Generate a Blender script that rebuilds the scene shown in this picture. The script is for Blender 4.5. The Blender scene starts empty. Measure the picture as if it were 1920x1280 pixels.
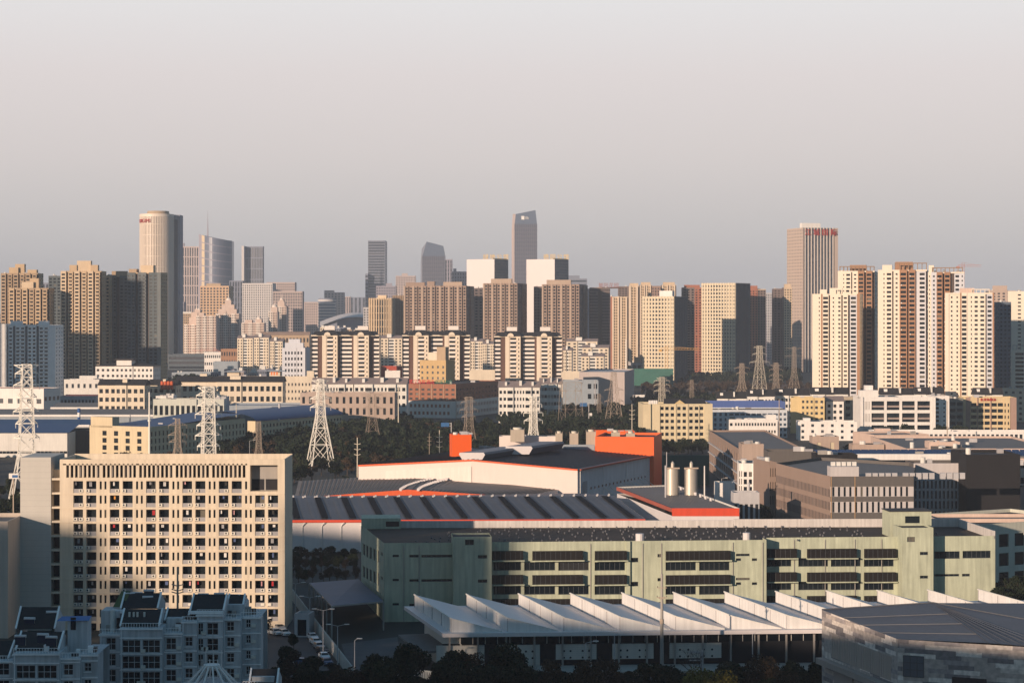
import bpy, math, random
from mathutils import Vector
S = bpy.context.scene
C = S.collection
rnd = random.Random(11)
R = math.radians
# ------------------------------------------------------------ camera
H, F = 73.0, 4000.0                      # eye height in metres, focal length in photo pixels
cam = bpy.data.cameras.new("camera"); cam.lens = 75; cam.sensor_width = 36
cam.shift_y = -55/1920; cam.clip_start = 1; cam.clip_end = 40000
camo = bpy.data.objects.new("camera", cam); C.objects.link(camo)
camo.location = (0, 0, H); camo.rotation_euler = (R(90), 0, 0)
S.camera = camo
# ------------------------------------------------------------ sky, sun, exposure
SUN_EL, SUN_AZ = 10.0, 37.0              # sun low behind the viewer, to the left
w = bpy.data.worlds.new("World"); S.world = w; w.use_nodes = True
nt = w.node_tree; nt.nodes.clear()
sky = nt.nodes.new('ShaderNodeTexSky'); sky.sky_type = 'NISHITA'; sky.sun_disc = False
sky.sun_elevation = R(SUN_EL); sky.sun_rotation = R(180+SUN_AZ)
sky.air_density = 1.0; sky.dust_density = 2.5; sky.ozone_density = 2.0; sky.altitude = 60
tint = nt.nodes.new('ShaderNodeMix'); tint.data_type = 'RGBA'; tint.blend_type = 'MIX'
geo = nt.nodes.new('ShaderNodeTexCoord'); sep = nt.nodes.new('ShaderNodeSeparateXYZ')
ramp = nt.nodes.new('ShaderNodeValToRGB')
nt.links.new(geo.outputs['Generated'], sep.inputs[0]); nt.links.new(sep.outputs['Z'], ramp.inputs[0])
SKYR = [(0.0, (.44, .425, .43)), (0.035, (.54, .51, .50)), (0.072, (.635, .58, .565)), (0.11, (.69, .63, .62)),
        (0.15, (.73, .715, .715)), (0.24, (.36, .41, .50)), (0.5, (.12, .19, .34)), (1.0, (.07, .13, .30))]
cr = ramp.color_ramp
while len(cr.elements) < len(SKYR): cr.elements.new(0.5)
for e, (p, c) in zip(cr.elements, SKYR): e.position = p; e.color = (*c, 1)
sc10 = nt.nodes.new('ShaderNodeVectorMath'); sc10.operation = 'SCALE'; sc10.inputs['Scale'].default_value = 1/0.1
# the sky behind the viewer is dimmed to dull blue to deepen shade, changing smoothly
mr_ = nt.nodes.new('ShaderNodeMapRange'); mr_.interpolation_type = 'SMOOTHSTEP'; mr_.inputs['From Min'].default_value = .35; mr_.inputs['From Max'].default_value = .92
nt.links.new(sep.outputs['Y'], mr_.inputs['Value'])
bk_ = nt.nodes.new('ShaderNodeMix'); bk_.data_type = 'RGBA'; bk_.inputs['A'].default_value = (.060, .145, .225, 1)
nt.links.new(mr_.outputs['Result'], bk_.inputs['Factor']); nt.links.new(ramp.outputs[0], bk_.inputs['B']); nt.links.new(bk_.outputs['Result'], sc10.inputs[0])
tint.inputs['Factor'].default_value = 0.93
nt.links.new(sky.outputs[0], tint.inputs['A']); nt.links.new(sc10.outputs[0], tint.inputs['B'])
bg = nt.nodes.new('ShaderNodeBackground'); bg.inputs['Strength'].default_value = 0.1
out = nt.nodes.new('ShaderNodeOutputWorld')
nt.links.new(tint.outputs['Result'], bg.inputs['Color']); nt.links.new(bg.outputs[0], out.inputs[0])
sl = bpy.data.lights.new("sun", 'SUN'); sl.energy = 5.0; sl.angle = R(0.53); sl.color = (1.0, 0.755, 0.56)
so = bpy.data.objects.new("sun", sl); C.objects.link(so)
to_sun = Vector((-math.sin(R(SUN_AZ))*math.cos(R(SUN_EL)), -math.cos(R(SUN_AZ))*math.cos(R(SUN_EL)), math.sin(R(SUN_EL))))
so.rotation_euler = to_sun.to_track_quat('Z', 'Y').to_euler(); so.location = (0, 0, 300)
vs = S.view_settings; S.display_settings.display_device = 'sRGB'
vs.view_transform = 'Standard'; vs.look = 'None'; vs.gamma = 1; vs.exposure = 0.25
try: vs.use_curve_mapping = False
except Exception: pass
S.cycles.max_bounces = 5; S.cycles.volume_bounces = 1; S.cycles.use_denoising = True

# ------------------------------------------------------------ photo geometry: real distance D in metres behind a photo column/row
def X(px, D): return (px-960)/F*D
def Zt(py, D): return H-(py-585)/F*D
def G(px, D): return Vector((X(px, D), D))
def DZ(py, z): return (H-z)*F/(py-585)     # distance at which height z shows on photo row py

# ------------------------------------------------------------ materials
MATS = {}
def mat(name, col, rough=.85, var=.18, scale=.12, streak=.15, metal=0., spec=.3, island=0.):
    if name in MATS: return MATS[name]
    m = bpy.data.materials.new(name); m.use_nodes = True; n = m.node_tree; b = n.nodes['Principled BSDF']
    b.inputs['Roughness'].default_value = rough; b.inputs['Metallic'].default_value = metal
    b.inputs['Specular IOR Level'].default_value = spec
    tc = n.nodes.new('ShaderNodeTexCoord')
    no = n.nodes.new('ShaderNodeTexNoise'); no.inputs['Scale'].default_value = scale; no.inputs['Detail'].default_value = 8
    no.inputs['Roughness'].default_value = .65
    mp = n.nodes.new('ShaderNodeMapping'); mp.inputs['Scale'].default_value = (1.6, 1.6, .12)
    n2 = n.nodes.new('ShaderNodeTexNoise'); n2.inputs['Scale'].default_value = .9; n2.inputs['Detail'].default_value = 5
    n.links.new(tc.outputs['Object'], no.inputs['Vector']); n.links.new(tc.outputs['Object'], mp.inputs['Vector'])
    n.links.new(mp.outputs[0], n2.inputs['Vector'])
    a = n.nodes.new('ShaderNodeMath'); a.operation = 'MULTIPLY_ADD'; a.inputs[1].default_value = var*2; a.inputs[2].default_value = 1-var
    n.links.new(no.outputs['Fac'], a.inputs[0])
    c = n.nodes.new('ShaderNodeMath'); c.operation = 'MULTIPLY_ADD'; c.inputs[1].default_value = streak*2; c.inputs[2].default_value = 1-streak
    n.links.new(n2.outputs['Fac'], c.inputs[0])
    d = n.nodes.new('ShaderNodeMath'); d.operation = 'MULTIPLY'; n.links.new(a.outputs[0], d.inputs[0]); n.links.new(c.outputs[0], d.inputs[1])
    last = d
    if island:
        g = n.nodes.new('ShaderNodeNewGeometry')
        e = n.nodes.new('ShaderNodeMath'); e.operation = 'MULTIPLY_ADD'; e.inputs[1].default_value = island*2; e.inputs[2].default_value = 1-island
        n.links.new(g.outputs['Random Per Island'], e.inputs[0])
        f = n.nodes.new('ShaderNodeMath'); f.operation = 'MULTIPLY'; n.links.new(d.outputs[0], f.inputs[0]); n.links.new(e.outputs[0], f.inputs[1]); last = f
    v = n.nodes.new('ShaderNodeVectorMath'); v.operation = 'SCALE'; v.inputs[0].default_value = col
    n.links.new(last.outputs[0], v.inputs['Scale']); n.links.new(v.outputs[0], b.inputs['Base Color'])
    MATS[name] = m; return m
def glass(name, cols, rough=.18, spec=.35):
    """window panes: a dark pane, some with curtains or blinds behind, picked per pane"""
    if name in MATS: return MATS[name]
    m = bpy.data.materials.new(name); m.use_nodes = True; n = m.node_tree; b = n.nodes['Principled BSDF']
    b.inputs['Roughness'].default_value = rough; b.inputs['Specular IOR Level'].default_value = spec
    g = n.nodes.new('ShaderNodeNewGeometry'); o = n.nodes.new('ShaderNodeObjectInfo')
    a = n.nodes.new('ShaderNodeMath'); a.operation = 'ADD'
    n.links.new(g.outputs['Random Per Island'], a.inputs[0]); n.links.new(o.outputs['Random'], a.inputs[1])
    f = n.nodes.new('ShaderNodeMath'); f.operation = 'FRACT'; n.links.new(a.outputs[0], f.inputs[0])
    r = n.nodes.new('ShaderNodeValToRGB'); r.color_ramp.interpolation = 'CONSTANT'
    while len(r.color_ramp.elements) < len(cols): r.color_ramp.elements.new(.5)
    for e, (p, c) in zip(r.color_ramp.elements, cols): e.position = p; e.color = (*c, 1)
    n.links.new(f.outputs[0], r.inputs[0]); n.links.new(r.outputs[0], b.inputs['Base Color'])
    MATS[name] = m; return m
GL = glass('window_glass', [(0, (.008, .013, .019)), (.4, (.014, .021, .028)), (.7, (.022, .027, .032)), (.88, (.05, .05, .05)), (.96, (.16, .15, .13))])
GD = glass('dark_glass', [(0, (.006, .010, .015)), (.5, (.011, .016, .021)), (.86, (.03, .032, .034)), (.97, (.14, .13, .11))], rough=.25, spec=.25)
GB = glass('blue_glass', [(0, (.05, .075, .11)), (.4, (.07, .095, .13)), (.75, (.10, .12, .15))], rough=.2, spec=.5)
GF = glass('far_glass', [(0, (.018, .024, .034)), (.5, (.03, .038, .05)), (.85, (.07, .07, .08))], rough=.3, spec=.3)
cream = mat('cream_paint', (.66, .57, .45)); white = mat('white_paint', (.74, .71, .68)); offw = mat('off_white_paint', (.68, .66, .62))
dormc = mat('dormitory_cream', (.66, .565, .44), var=.16, streak=.24); greyp = mat('grey_panel', (.34, .33, .34))
tan = mat('tan_wall', (.42, .31, .21)); brown = mat('brown_wall', (.27, .18, .125)); dbrown = mat('dark_brown_wall', (.13, .085, .07))
orange = mat('orange_wall', (.55, .24, .09)); brick = mat('red_brick_wall', (.30, .13, .08), scale=.3); dark = mat('dark_roof', (.05, .048, .05), var=.3, scale=.3)
rooft = mat('roof_tile', (.032, .03, .032), var=.35, scale=.4, streak=.3); roofg = mat('roof_grey', (.17, .165, .165), var=.25, scale=.2)
conc = mat('concrete', (.33, .31, .29), var=.25); lgrey = mat('light_grey_wall', (.46, .45, .46)); bgrey = mat('blue_grey_wall', (.30, .34, .38))
steel = mat('galvanised_steel', (.62, .56, .46), rough=.6, metal=.0, var=.1, streak=0); steeld = mat('weathered_steel', (.42, .34, .27), rough=.7, streak=0)
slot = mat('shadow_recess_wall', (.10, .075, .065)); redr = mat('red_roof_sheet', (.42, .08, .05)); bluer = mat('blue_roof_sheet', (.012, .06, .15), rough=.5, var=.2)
teal = mat('pale_green_render', (.43, .46, .35), var=.24, scale=.25, streak=.42); hor = mat('orange_red_panel', (.80, .115, .015), rough=.5, var=.06, streak=.03)
whitem = mat('white_metal', (.66, .62, .62), rough=.5, var=.06, streak=.05); redf = mat('red_fascia', (.62, .07, .03), rough=.5, var=.1)
yell = mat('yellow_render', (.60, .46, .24)); pinkw = mat('pink_render', (.58, .44, .37)); asph = mat('asphalt', (.045, .045, .05), var=.3, scale=.15, streak=0)
metalroof = mat('standing_seam_roof', (.085, .09, .105), rough=.55, var=.4, scale=.07, streak=.25)

# ------------------------------------------------------------ mesh collecting
class MB:
    def __init__(s): s.v = []; s.f = []; s.m = []; s.mats = []
    def mi(s, m):
        if m not in s.mats: s.mats.append(m)
        return s.mats.index(m)
    def face(s, pts, m):
        k = len(s.v); s.v.extend(pts); s.f.append(tuple(range(k, k+len(pts)))); s.m.append(s.mi(m))
    def box(s, o, u, n, x0, x1, d0, d1, z0, z1, m):
        """box in the frame of a wall: along u, outwards along n"""
        P = lambda x, d, z: (o[0]+u[0]*x+n[0]*d, o[1]+u[1]*x+n[1]*d, z)
        a = [P(x0, d1, z0), P(x1, d1, z0), P(x1, d0, z0), P(x0, d0, z0), P(x0, d1, z1), P(x1, d1, z1), P(x1, d0, z1), P(x0, d0, z1)]
        k = len(s.v); s.v.extend(a); i = s.mi(m)
        for f in ((0, 3, 2, 1), (4, 5, 6, 7), (0, 1, 5, 4), (1, 2, 6, 5), (2, 3, 7, 6), (3, 0, 4, 7)):
            s.f.append(tuple(k+q for q in f)); s.m.append(i)
    def abox(s, x0, x1, y0, y1, z0, z1, m): s.box((0, 0), (1, 0), (0, -1), x0, x1, -y1, -y0, z0, z1, m)
    def beam(s, a, b, t, m, t2=None):
        a = Vector(a); b = Vector(b); d = b-a
        if d.length < 1e-6: return
        d.normalize(); up = Vector((0, 0, 1)) if abs(d.z) < .9 else Vector((1, 0, 0))
        p = d.cross(up).normalized(); q = d.cross(p); t2 = t if t2 is None else t2
        k = len(s.v); i = s.mi(m)
        for c, r in ((a, t/2), (b, t2/2)):
            for sx, sy in ((-1, -1), (1, -1), (1, 1), (-1, 1)): s.v.append(tuple(c+p*sx*r+q*sy*r))
        for f in ((0, 1, 5, 4), (1, 2, 6, 5), (2, 3, 7, 6), (3, 0, 4, 7), (3, 2, 1, 0), (4, 5, 6, 7)):
            s.f.append(tuple(k+j for j in f)); s.m.append(i)
    def cyl(s, cx, cy, z0, z1, r0, r1, m, n=20, cap=True):
        k = len(s.v); i = s.mi(m)
        for z, r in ((z0, r0), (z1, r1)):
            for j in range(n): s.v.append((cx+r*math.cos(2*math.pi*j/n), cy+r*math.sin(2*math.pi*j/n), z))
        for j in range(n): s.f.append((k+j, k+(j+1) % n, k+n+(j+1) % n, k+n+j)); s.m.append(i)
        if cap: s.f.append(tuple(k+n+j for j in range(n))); s.m.append(i)
    def prism(s, pts, z0, z1, m, top=True, mt=None):
        n = len(pts)
        for i in range(n):
            a, b = pts[i], pts[(i+1) % n]
            s.face([(a[0], a[1], z0), (b[0], b[1], z0), (b[0], b[1], z1), (a[0], a[1], z1)], m)
        if top: s.face([(p[0], p[1], z1) for p in pts], mt or m)
    def mesh(s, name, origin=(0, 0, 0)):
        me = bpy.data.meshes.new(name); o = origin
        me.from_pydata([(v[0]-o[0], v[1]-o[1], v[2]-o[2]) for v in s.v], [], s.f)
        for m in s.mats: me.materials.append(m)
        me.polygons.foreach_set('material_index', s.m); me.update(); return me
def tag(o, label=None, cat=None, group=None, kind=None):
    if label: o['label'] = label
    if cat: o['category'] = cat
    if group: o['group'] = group
    if kind: o['kind'] = kind
    return o
def obj(name, mb, parent=None, origin=(0, 0, 0)):
    me = mb if isinstance(mb, bpy.types.Mesh) else mb.mesh(name, origin)
    o = bpy.data.objects.new(name, me); C.objects.link(o)
    if parent: o.parent = parent
    return o
def empty(name, loc, label, cat, group=None, rz=0):
    e = bpy.data.objects.new(name, None); C.objects.link(e); e.location = loc; e.rotation_euler = (0, 0, rz)
    return tag(e, label, cat, group)
def copy_thing(root, loc, rz=0, sc=None, label=None, group=None):
    r = root.copy(); C.objects.link(r); r.location = loc; r.rotation_euler = (0, 0, rz)
    if sc is not None: r.scale = (sc, sc, sc) if not hasattr(sc, '__len__') else sc
    if label: r['label'] = label
    if group: r['group'] = group
    for ch in root.children:
        c = ch.copy(); C.objects.link(c); c.parent = r
        for g in ch.children:
            d = g.copy(); C.objects.link(d); d.parent = c
    return r
PANES = {}
def pane_mesh(w, h, m):
    k = (round(w, 1), round(h, 1), m.name)
    if k not in PANES:
        b = MB(); b.face([(-w/2, 0, -h/2), (w/2, 0, -h/2), (w/2, 0, h/2), (-w/2, 0, h/2)], m); PANES[k] = b.mesh('window')
    return PANES[k]
def frame_mesh(w, h, nv, nh, m):
    k = ('f', round(w, 1), round(h, 1), nv, nh, m.name)
    if k not in PANES:
        b = MB(); t = .09
        for i in range(nv+1):
            x = -w/2+t/2+(w-t)*i/nv; b.abox(x-t/2, x+t/2, -.07, .02, -h/2, h/2, m)
        for i in range(nh+1):
            z = -h/2+t/2+(h-t)*i/nh; b.abox(-w/2+t, w/2-t, -.06, .015, z-t/2, z+t/2, m)
        PANES[k] = b.mesh('frame')
    return PANES[k]

W_AC = False
class Bd:
    """one building: an Empty at its base that parents wall, roof, windows ..."""
    def __init__(s, name, label, cat, o, group=None, frames=None):
        s.o = (o[0], o[1], 0.0); s.e = empty(name, s.o, label, cat, group); s.parts = {}; s.panes = []; s.frames = frames
    def p(s, name):
        if name not in s.parts: s.parts[name] = MB()
        return s.parts[name]
    def pane(s, x, y, z, u, w, h, m, fr=None): s.panes.append((x, y, z, math.atan2(u[1], u[0]), w, h, m, fr))
    def facade(s, A, B, z0, z1, bays, mats, nfl=None, fl=3.0, top=1.0, base=0.0, gl=None, rec=.35):
        A = Vector(A[:2]); B = Vector(B[:2]); L = (B-A).length; u = (B-A)/L; n = Vector((u.y, -u.x))
        gl = gl or GL; nf = nfl or max(1, round((z1-z0-top-base)/fl)); fh = (z1-z0-top-base)/nf
        W = sum(b[0] for b in bays); x = 0; prev = 0
        P = lambda xx, d, z: (A.x+u.x*xx+n.x*d, A.y+u.y*xx+n.y*d, z)
        for bi, b in enumerate(bays):
            wt, off, nw, fw, fhh, sill, key = b[:7]; opt = b[7] if len(b) > 7 else {}
            wd = L*wt/W; m = mats[key]; mb = s.p(key if key in ('wall', 'rib') else key)
            if abs(off-prev) > 1e-4:
                mm = mb if off > prev else s.p(bays[bi-1][6])
                mm.face([P(x, prev, z0), P(x, off, z0), P(x, off, z1), P(x, prev, z1)], m if off > prev else mats[bays[bi-1][6]])
            prev = off
            if abs(off) > 1e-4: mb.face([P(x, min(0, off) if off > 0 else 0, z1), P(x, off, z1), P(x+wd, off, z1), P(x+wd, 0, z1)], m)
            if nw == 0:
                mb.face([P(x, off, z0), P(x+wd, off, z0), P(x+wd, off, z1), P(x, off, z1)], m)
            else:
                cell = wd/nw; ww = cell*fw; g2 = opt.get('gl', gl); r = opt.get('rec', rec); zp = z0
                for k in range(nf):
                    zb = z0+base+k*fh+sill*fh; zt = zb+fhh*fh
                    mb.face([P(x, off, zp), P(x+wd, off, zp), P(x+wd, off, zb), P(x, off, zb)], m)
                    xp = x
                    for c in range(nw):
                        xa = x+c*cell+(cell-ww)/2; xb = xa+ww
                        if xa-xp > 1e-3: mb.face([P(xp, off, zb), P(xa, off, zb), P(xa, off, zt), P(xp, off, zt)], m)
                        q = [P(xa, off, zb), P(xb, off, zb), P(xb, off, zt), P(xa, off, zt)]; qi = [P(xa, off-r, zb), P(xb, off-r, zb), P(xb, off-r, zt), P(xa, off-r, zt)]
                        for i in range(4):
                            j = (i+1) % 4; mb.face([q[i], q[j], qi[j], qi[i]], m)
                        if A.y < 1500 and fh < 4.2 and W_AC and rnd.random() < .3:
                            mb.box(A, u, n, xa+.1, xa+.9, off+.004, off+.38, zb-.75, zb-.15, MATS['off_white_paint'])
                        c3 = P((xa+xb)/2, off-r, (zb+zt)/2); s.pane(*c3, u, ww, zt-zb, g2, opt.get('fr'))
                        xp = xb
                    if x+wd-xp > 1e-3: mb.face([P(xp, off, zb), P(x+wd, off, zb), P(x+wd, off, zt), P(xp, off, zt)], m)
                    zp = zt
                    if 'balc' in opt:
                        bd, bh, bk = opt['balc']; zf = z0+base+k*fh
                        s.p('balcony').box(A, u, n, x+.05*wd, x+.95*wd, off+.002, off+bd, zf, zf+bh, mats[bk])
                mb.face([P(x, off, zp), P(x+wd, off, zp), P(x+wd, off, z1), P(x, off, z1)], m)
            if 'rib' in opt:
                nr, rw, rd, rk = opt['rib']
                for i in range(nr):
                    xr = x+wd*(i+.5)/nr if nr > 1 else x+wd/2
                    s.p('rib').box(A, u, n, xr-rw/2, xr+rw/2, off-.05, off+rd, z0, z1+opt.get('ribup', .4), mats[rk])
            x += wd
        if abs(prev) > 1e-4: s.p(bays[-1][6]).face([P(x, prev, z0), P(x, 0, z0), P(x, 0, z1), P(x, prev, z1)], mats[bays[-1][6]])
    def done(s, frames=None):
        D0 = s.o
        for k, mb in s.parts.items():
            if mb.f:
                o_ = obj(k.split('#')[0], mb, s.e, s.o)
                if k == 'balcony' and len(mb.f) > 200: o_['kind'] = 'stuff'
        def size(p): return p[4]*p[5]*(F/max(50, p[1]))**2
        ps = sorted(s.panes, key=size, reverse=True)
        ind = [p for p in ps[:100] if size(p) >= 4.0]; rest = ps[len(ind):]
        for (x, y, z, rz, w_, h_, m, fr) in ind:
            o = bpy.data.objects.new('window', pane_mesh(w_, h_, m)); C.objects.link(o); o.parent = s.e
            o.location = (x-D0[0], y-D0[1], z-D0[2]); o.rotation_euler = (0, 0, rz)
            if fr:
                f = bpy.data.objects.new('frame', frame_mesh(w_, h_, fr[0], fr[1], fr[2])); C.objects.link(f); f.parent = o
        if rest:
            mb = MB(); fm = MB()
            for (x, y, z, rz, w_, h_, m, fr) in rest:
                c, d = math.cos(rz)*w_/2, math.sin(rz)*w_/2
                mb.face([(x-c, y-d, z-h_/2), (x+c, y+d, z-h_/2), (x+c, y+d, z+h_/2), (x-c, y-d, z+h_/2)], m)
                if fr:
                    u = (math.cos(rz), math.sin(rz)); n = (u[1], -u[0])
                    for i in range(fr[0]+1):
                        xx = -w_/2+.05+(w_-.1)*i/fr[0]; fm.box((x, y), u, n, xx-.05, xx+.05, -.02, .07, z-h_/2, z+h_/2, fr[2])
            o = obj('window', mb, s.e, s.o)
            if len(rest) > 1: o['kind'] = 'stuff'
            if fm.f: obj('frame', fm, o, (x*0+0, 0, 0)).location = (-D0[0], -D0[1], 0)
        return s.e

def plan(x0, x1, D, th=0., xs=None, depth=16.):
    """footprint corners A,B,C,E of a block seen between photo columns x0..x1, turned by th, its right side seen to xs"""
    A = G(x0, D); u = Vector((math.cos(R(th)), -math.sin(R(th)))); k = (x1-960)/F
    t = (k*A.y-A.x)/(u.x-k*u.y); B = A+u*t; q = Vector((-u.y, u.x))
    if xs is not None:
        k = (xs-960)/F; den = q.x-k*q.y; d = (k*B.y-B.x)/den if abs(den) > 1e-6 else depth
        depth = min(90, max(4, d)) if d > 0 else depth
    return A, B, B+q*depth, A+q*depth
PLAIN = [(1, 0, 0, 0, 0, 0, 'wall')]
def block(label, x0, x1, D, ytop, th=0., xs=None, depth=16., fl=3.0, front=PLAIN, side=PLAIN, left=None, mats=None, name='apartment_tower',
          cat='building', group=None, gl=None, rec=.35, top=1.0, base=0.0, roofs=(), roof='flat', zt=None, hip=3.0, par=.9, rm=None, nfl=None, fin=True, z0=0.0, over=.6, back=None):
    A, B, Cc, E = plan(x0, x1, D, th, xs, depth); z1 = zt if zt is not None else Zt(ytop, D)
    global W_AC
    W_AC = name in ('apartment_block', 'apartment_tower', 'twin_tower', 'villa_row', 'row_house', 'dormitory')
    mats = mats or {'wall': white}; b = Bd(name, label, cat, (A+Cc)/2, group)
    b.facade(A, B, z0, z1, front, mats, nfl, fl, top, base, gl, rec)
    b.facade(B, Cc, z0, z1, side, mats, nfl, fl, top, base, gl, rec)
    b.facade(Cc, E, z0, z1, back or PLAIN, mats, nfl, fl, top, base, gl, rec)
    b.facade(E, A, z0, z1, left or side, mats, nfl, fl, top, base, gl, rec)
    u = (B-A).normalized(); n = Vector((u.y, -u.x)); L = (B-A).length; dp = (Cc-B).length
    P = lambda x, d, z: (A.x+u.x*x+n.x*d, A.y+u.y*x+n.y*d, z)
    rmat = rm or roofg
    W_AC = False
    if roof == 'flat':
        zr = z1-par; b.p('roof').face([P(0, 0, zr), P(L, 0, zr), P(L, -dp, zr), P(0, -dp, zr)], rmat)
        w_ = mats['wall'] if 'wall' in mats else list(mats.values())[0]; t = .35; pp = b.p('parapet')
        pp.box(A, u, n, 0, L, -t, -.003, zr, z1+.02, w_); pp.box(A, u, n, 0, L, -dp+.003, -dp+t, zr, z1+.02, w_)
        pp.box(A, u, n, .003, t, -dp+t, -t, zr, z1+.02, w_); pp.box(A, u, n, L-t, L-.003, -dp+t, -t, zr, z1+.02, w_)
    elif roof in ('hip', 'gable'):
        o = over; i = min(dp/2+o, L*.45) if roof == 'hip' else 0; zr = z1
        e = [P(-o, o, zr), P(L+o, o, zr), P(L+o, -dp-o, zr), P(-o, -dp-o, zr)]; r1 = P(-o+i, -dp/2, zr+hip); r2 = P(L+o-i, -dp/2, zr+hip)
        m = b.p('roof'); m.face([e[0], e[1], r2, r1], rmat); m.face([e[2], e[3], r1, r2], rmat); m.face([e[3], e[0], r1], rmat); m.face([e[1], e[2], r2], rmat)
        m.face(e[::-1], mats['wall'])
    for (f0, f1, hh, dd, k) in roofs:
        zz = z1-par if roof == 'flat' else z1
        b.nr = getattr(b, 'nr', 0)+1; b.p('roof_house#%d' % b.nr).box(A, u, n, L*f0, L*f1, -dp*dd-min(6, dp*.5), -dp*dd, zz, z1+hh, mats.get(k) or MATS[k])
    if roof == 'flat' and name not in ('hall', 'shed', 'orange_block', 'hoarding', 'fence', 'roof_canopy', 'parapet_block') and 600 < D < 2700:
        for i in range(rnd.randint(2, 5)):       # roof plant: tanks, ducts, condensers
            x = rnd.uniform(.05, .85)*L; d = rnd.uniform(.15, .8)*dp; q = rnd.random(); zr = z1-par; hh_ = rnd.uniform(1.2, 2.6)
            nm = 'roof_tank#%d' % i if q < .35 else 'roof_unit#%d' % i
            if q < .35: pp_ = P(x, -d, 0); b.p(nm).cyl(pp_[0], pp_[1], zr+.02, zr+hh_, .9, .9, MATS['off_white_paint'], 10)
            else: b.p(nm).box(A, u, n, x, x+rnd.uniform(1.2, 3.5), -d-1.4, -d, zr+.02, zr+hh_*.8, rnd.choice([MATS['concrete'], MATS['light_grey_wall'], MATS['grey_panel']]))
    b.A, b.B, b.C, b.E, b.u, b.n, b.L, b.dp, b.z1, b.P = A, B, Cc, E, u, n, L, dp, z1, P
    return b.done() if fin else b
def text(body, size, m, loc, rz, parent, name='sign_letters', ext=.15, rx=90):
    cu = bpy.data.curves.new(name, 'FONT'); cu.body = body; cu.size = size; cu.extrude = ext; cu.align_x = 'CENTER'
    t = bpy.data.objects.new('tmp', cu); C.objects.link(t)
    dg = bpy.context.evaluated_depsgraph_get(); me = bpy.data.meshes.new_from_object(t.evaluated_get(dg))
    bpy.data.objects.remove(t); me.materials.clear(); me.materials.append(m)
    o = bpy.data.objects.new(name, me); C.objects.link(o); o.location = loc; o.rotation_euler = (R(rx), 0, rz); o.parent = parent
    return o
ones = ['', 'first', 'second', 'third', 'fourth', 'fifth', 'sixth', 'seventh', 'eighth', 'ninth', 'tenth', 'eleventh', 'twelfth', 'thirteenth', 'fourteenth', 'fifteenth', 'sixteenth', 'seventeenth', 'eighteenth', 'nineteenth']
tens = {20: 'twent', 30: 'thirt', 40: 'fort', 50: 'fift', 60: 'sixt', 70: 'sevent', 80: 'eight', 90: 'ninet'}
def ordinal(n):
    if n >= 100: return 'hundred-and-'+ordinal(n-100) if n > 100 else 'hundredth'
    if n < 20: return ones[n]
    t, o = n//10*10, n % 10
    return tens[t]+('ieth' if o == 0 else 'y-'+ones[o])
# ============================================================ tools for walls read off the photograph
class Wall:
    """a vertical wall from A along u; px/py are turned into metres along it and heights"""
    def __init__(s, A, B): s.A = Vector(A[:2]); s.B = Vector(B[:2]); s.L = (s.B-s.A).length; s.u = (s.B-s.A)/s.L; s.n = Vector((s.u.y, -s.u.x))
    def x(s, px): k = (px-960)/F; return (k*s.A.y-s.A.x)/(s.u.x-k*s.u.y)
    def z(s, px, py): return Zt(py, s.A.y+s.u.y*s.x(px))
    def P(s, x, d, z): return (s.A.x+s.u.x*x+s.n.x*d, s.A.y+s.u.y*x+s.n.y*d, z)
    def rect(s, a): return (s.x(a[0]), s.x(a[2]), s.z((a[0]+a[2])/2, a[3]), s.z((a[0]+a[2])/2, a[1]))
def holed(b, W, x0, x1, z0, z1, rects, m, rec=.4, gl=None, fr=None, part='wall', off=0., pane=True):
    """a wall with window openings: rects in metres (xa, xb, za, zb)"""
    mb = b.p(part); rects = [r for r in rects if r[1] > x0 and r[0] < x1]
    xs = sorted({x0, x1, *[min(max(v, x0), x1) for r in rects for v in r[:2]]}); zs = sorted({z0, z1, *[min(max(v, z0), z1) for r in rects for v in r[2:4]]})
    P = lambda x, d, z: W.P(x, d+off, z)
    for k in range(len(zs)-1):
        zc = (zs[k]+zs[k+1])/2; st = None
        for i in range(len(xs)-1):
            xc = (xs[i]+xs[i+1])/2; hole = any(r[0] < xc < r[1] and r[2] < zc < r[3] for r in rects)
            if not hole and st is None: st = xs[i]
            if (hole or i == len(xs)-2) and st is not None:
                e = xs[i] if hole else xs[i+1]
                mb.face([P(st, 0, zs[k]), P(e, 0, zs[k]), P(e, 0, zs[k+1]), P(st, 0, zs[k+1])], m); st = None
    for r in rects:
        a, c, zb, zt = max(r[0], x0), min(r[1], x1), max(r[2], z0), min(r[3], z1); rr = r[4] if len(r) > 4 else rec
        q = [P(a, 0, zb), P(c, 0, zb), P(c, 0, zt), P(a, 0, zt)]; qi = [P(a, -rr, zb), P(c, -rr, zb), P(c, -rr, zt), P(a, -rr, zt)]
        for i in range(4): j = (i+1) % 4; mb.face([q[i], q[j], qi[j], qi[i]], m)
        if pane:
            f = fr(c-a, zt-zb) if callable(fr) else fr
            cc = P((a+c)/2, -rr, (zb+zt)/2); b.pane(*cc, W.u, c-a, zt-zb, gl or GL, f)
fwhite = mat('window_frame_white', (.55, .55, .55), streak=0, var=.05); fdark = mat('window_frame_dark', (.08, .09, .10), streak=0, var=.05)

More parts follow.
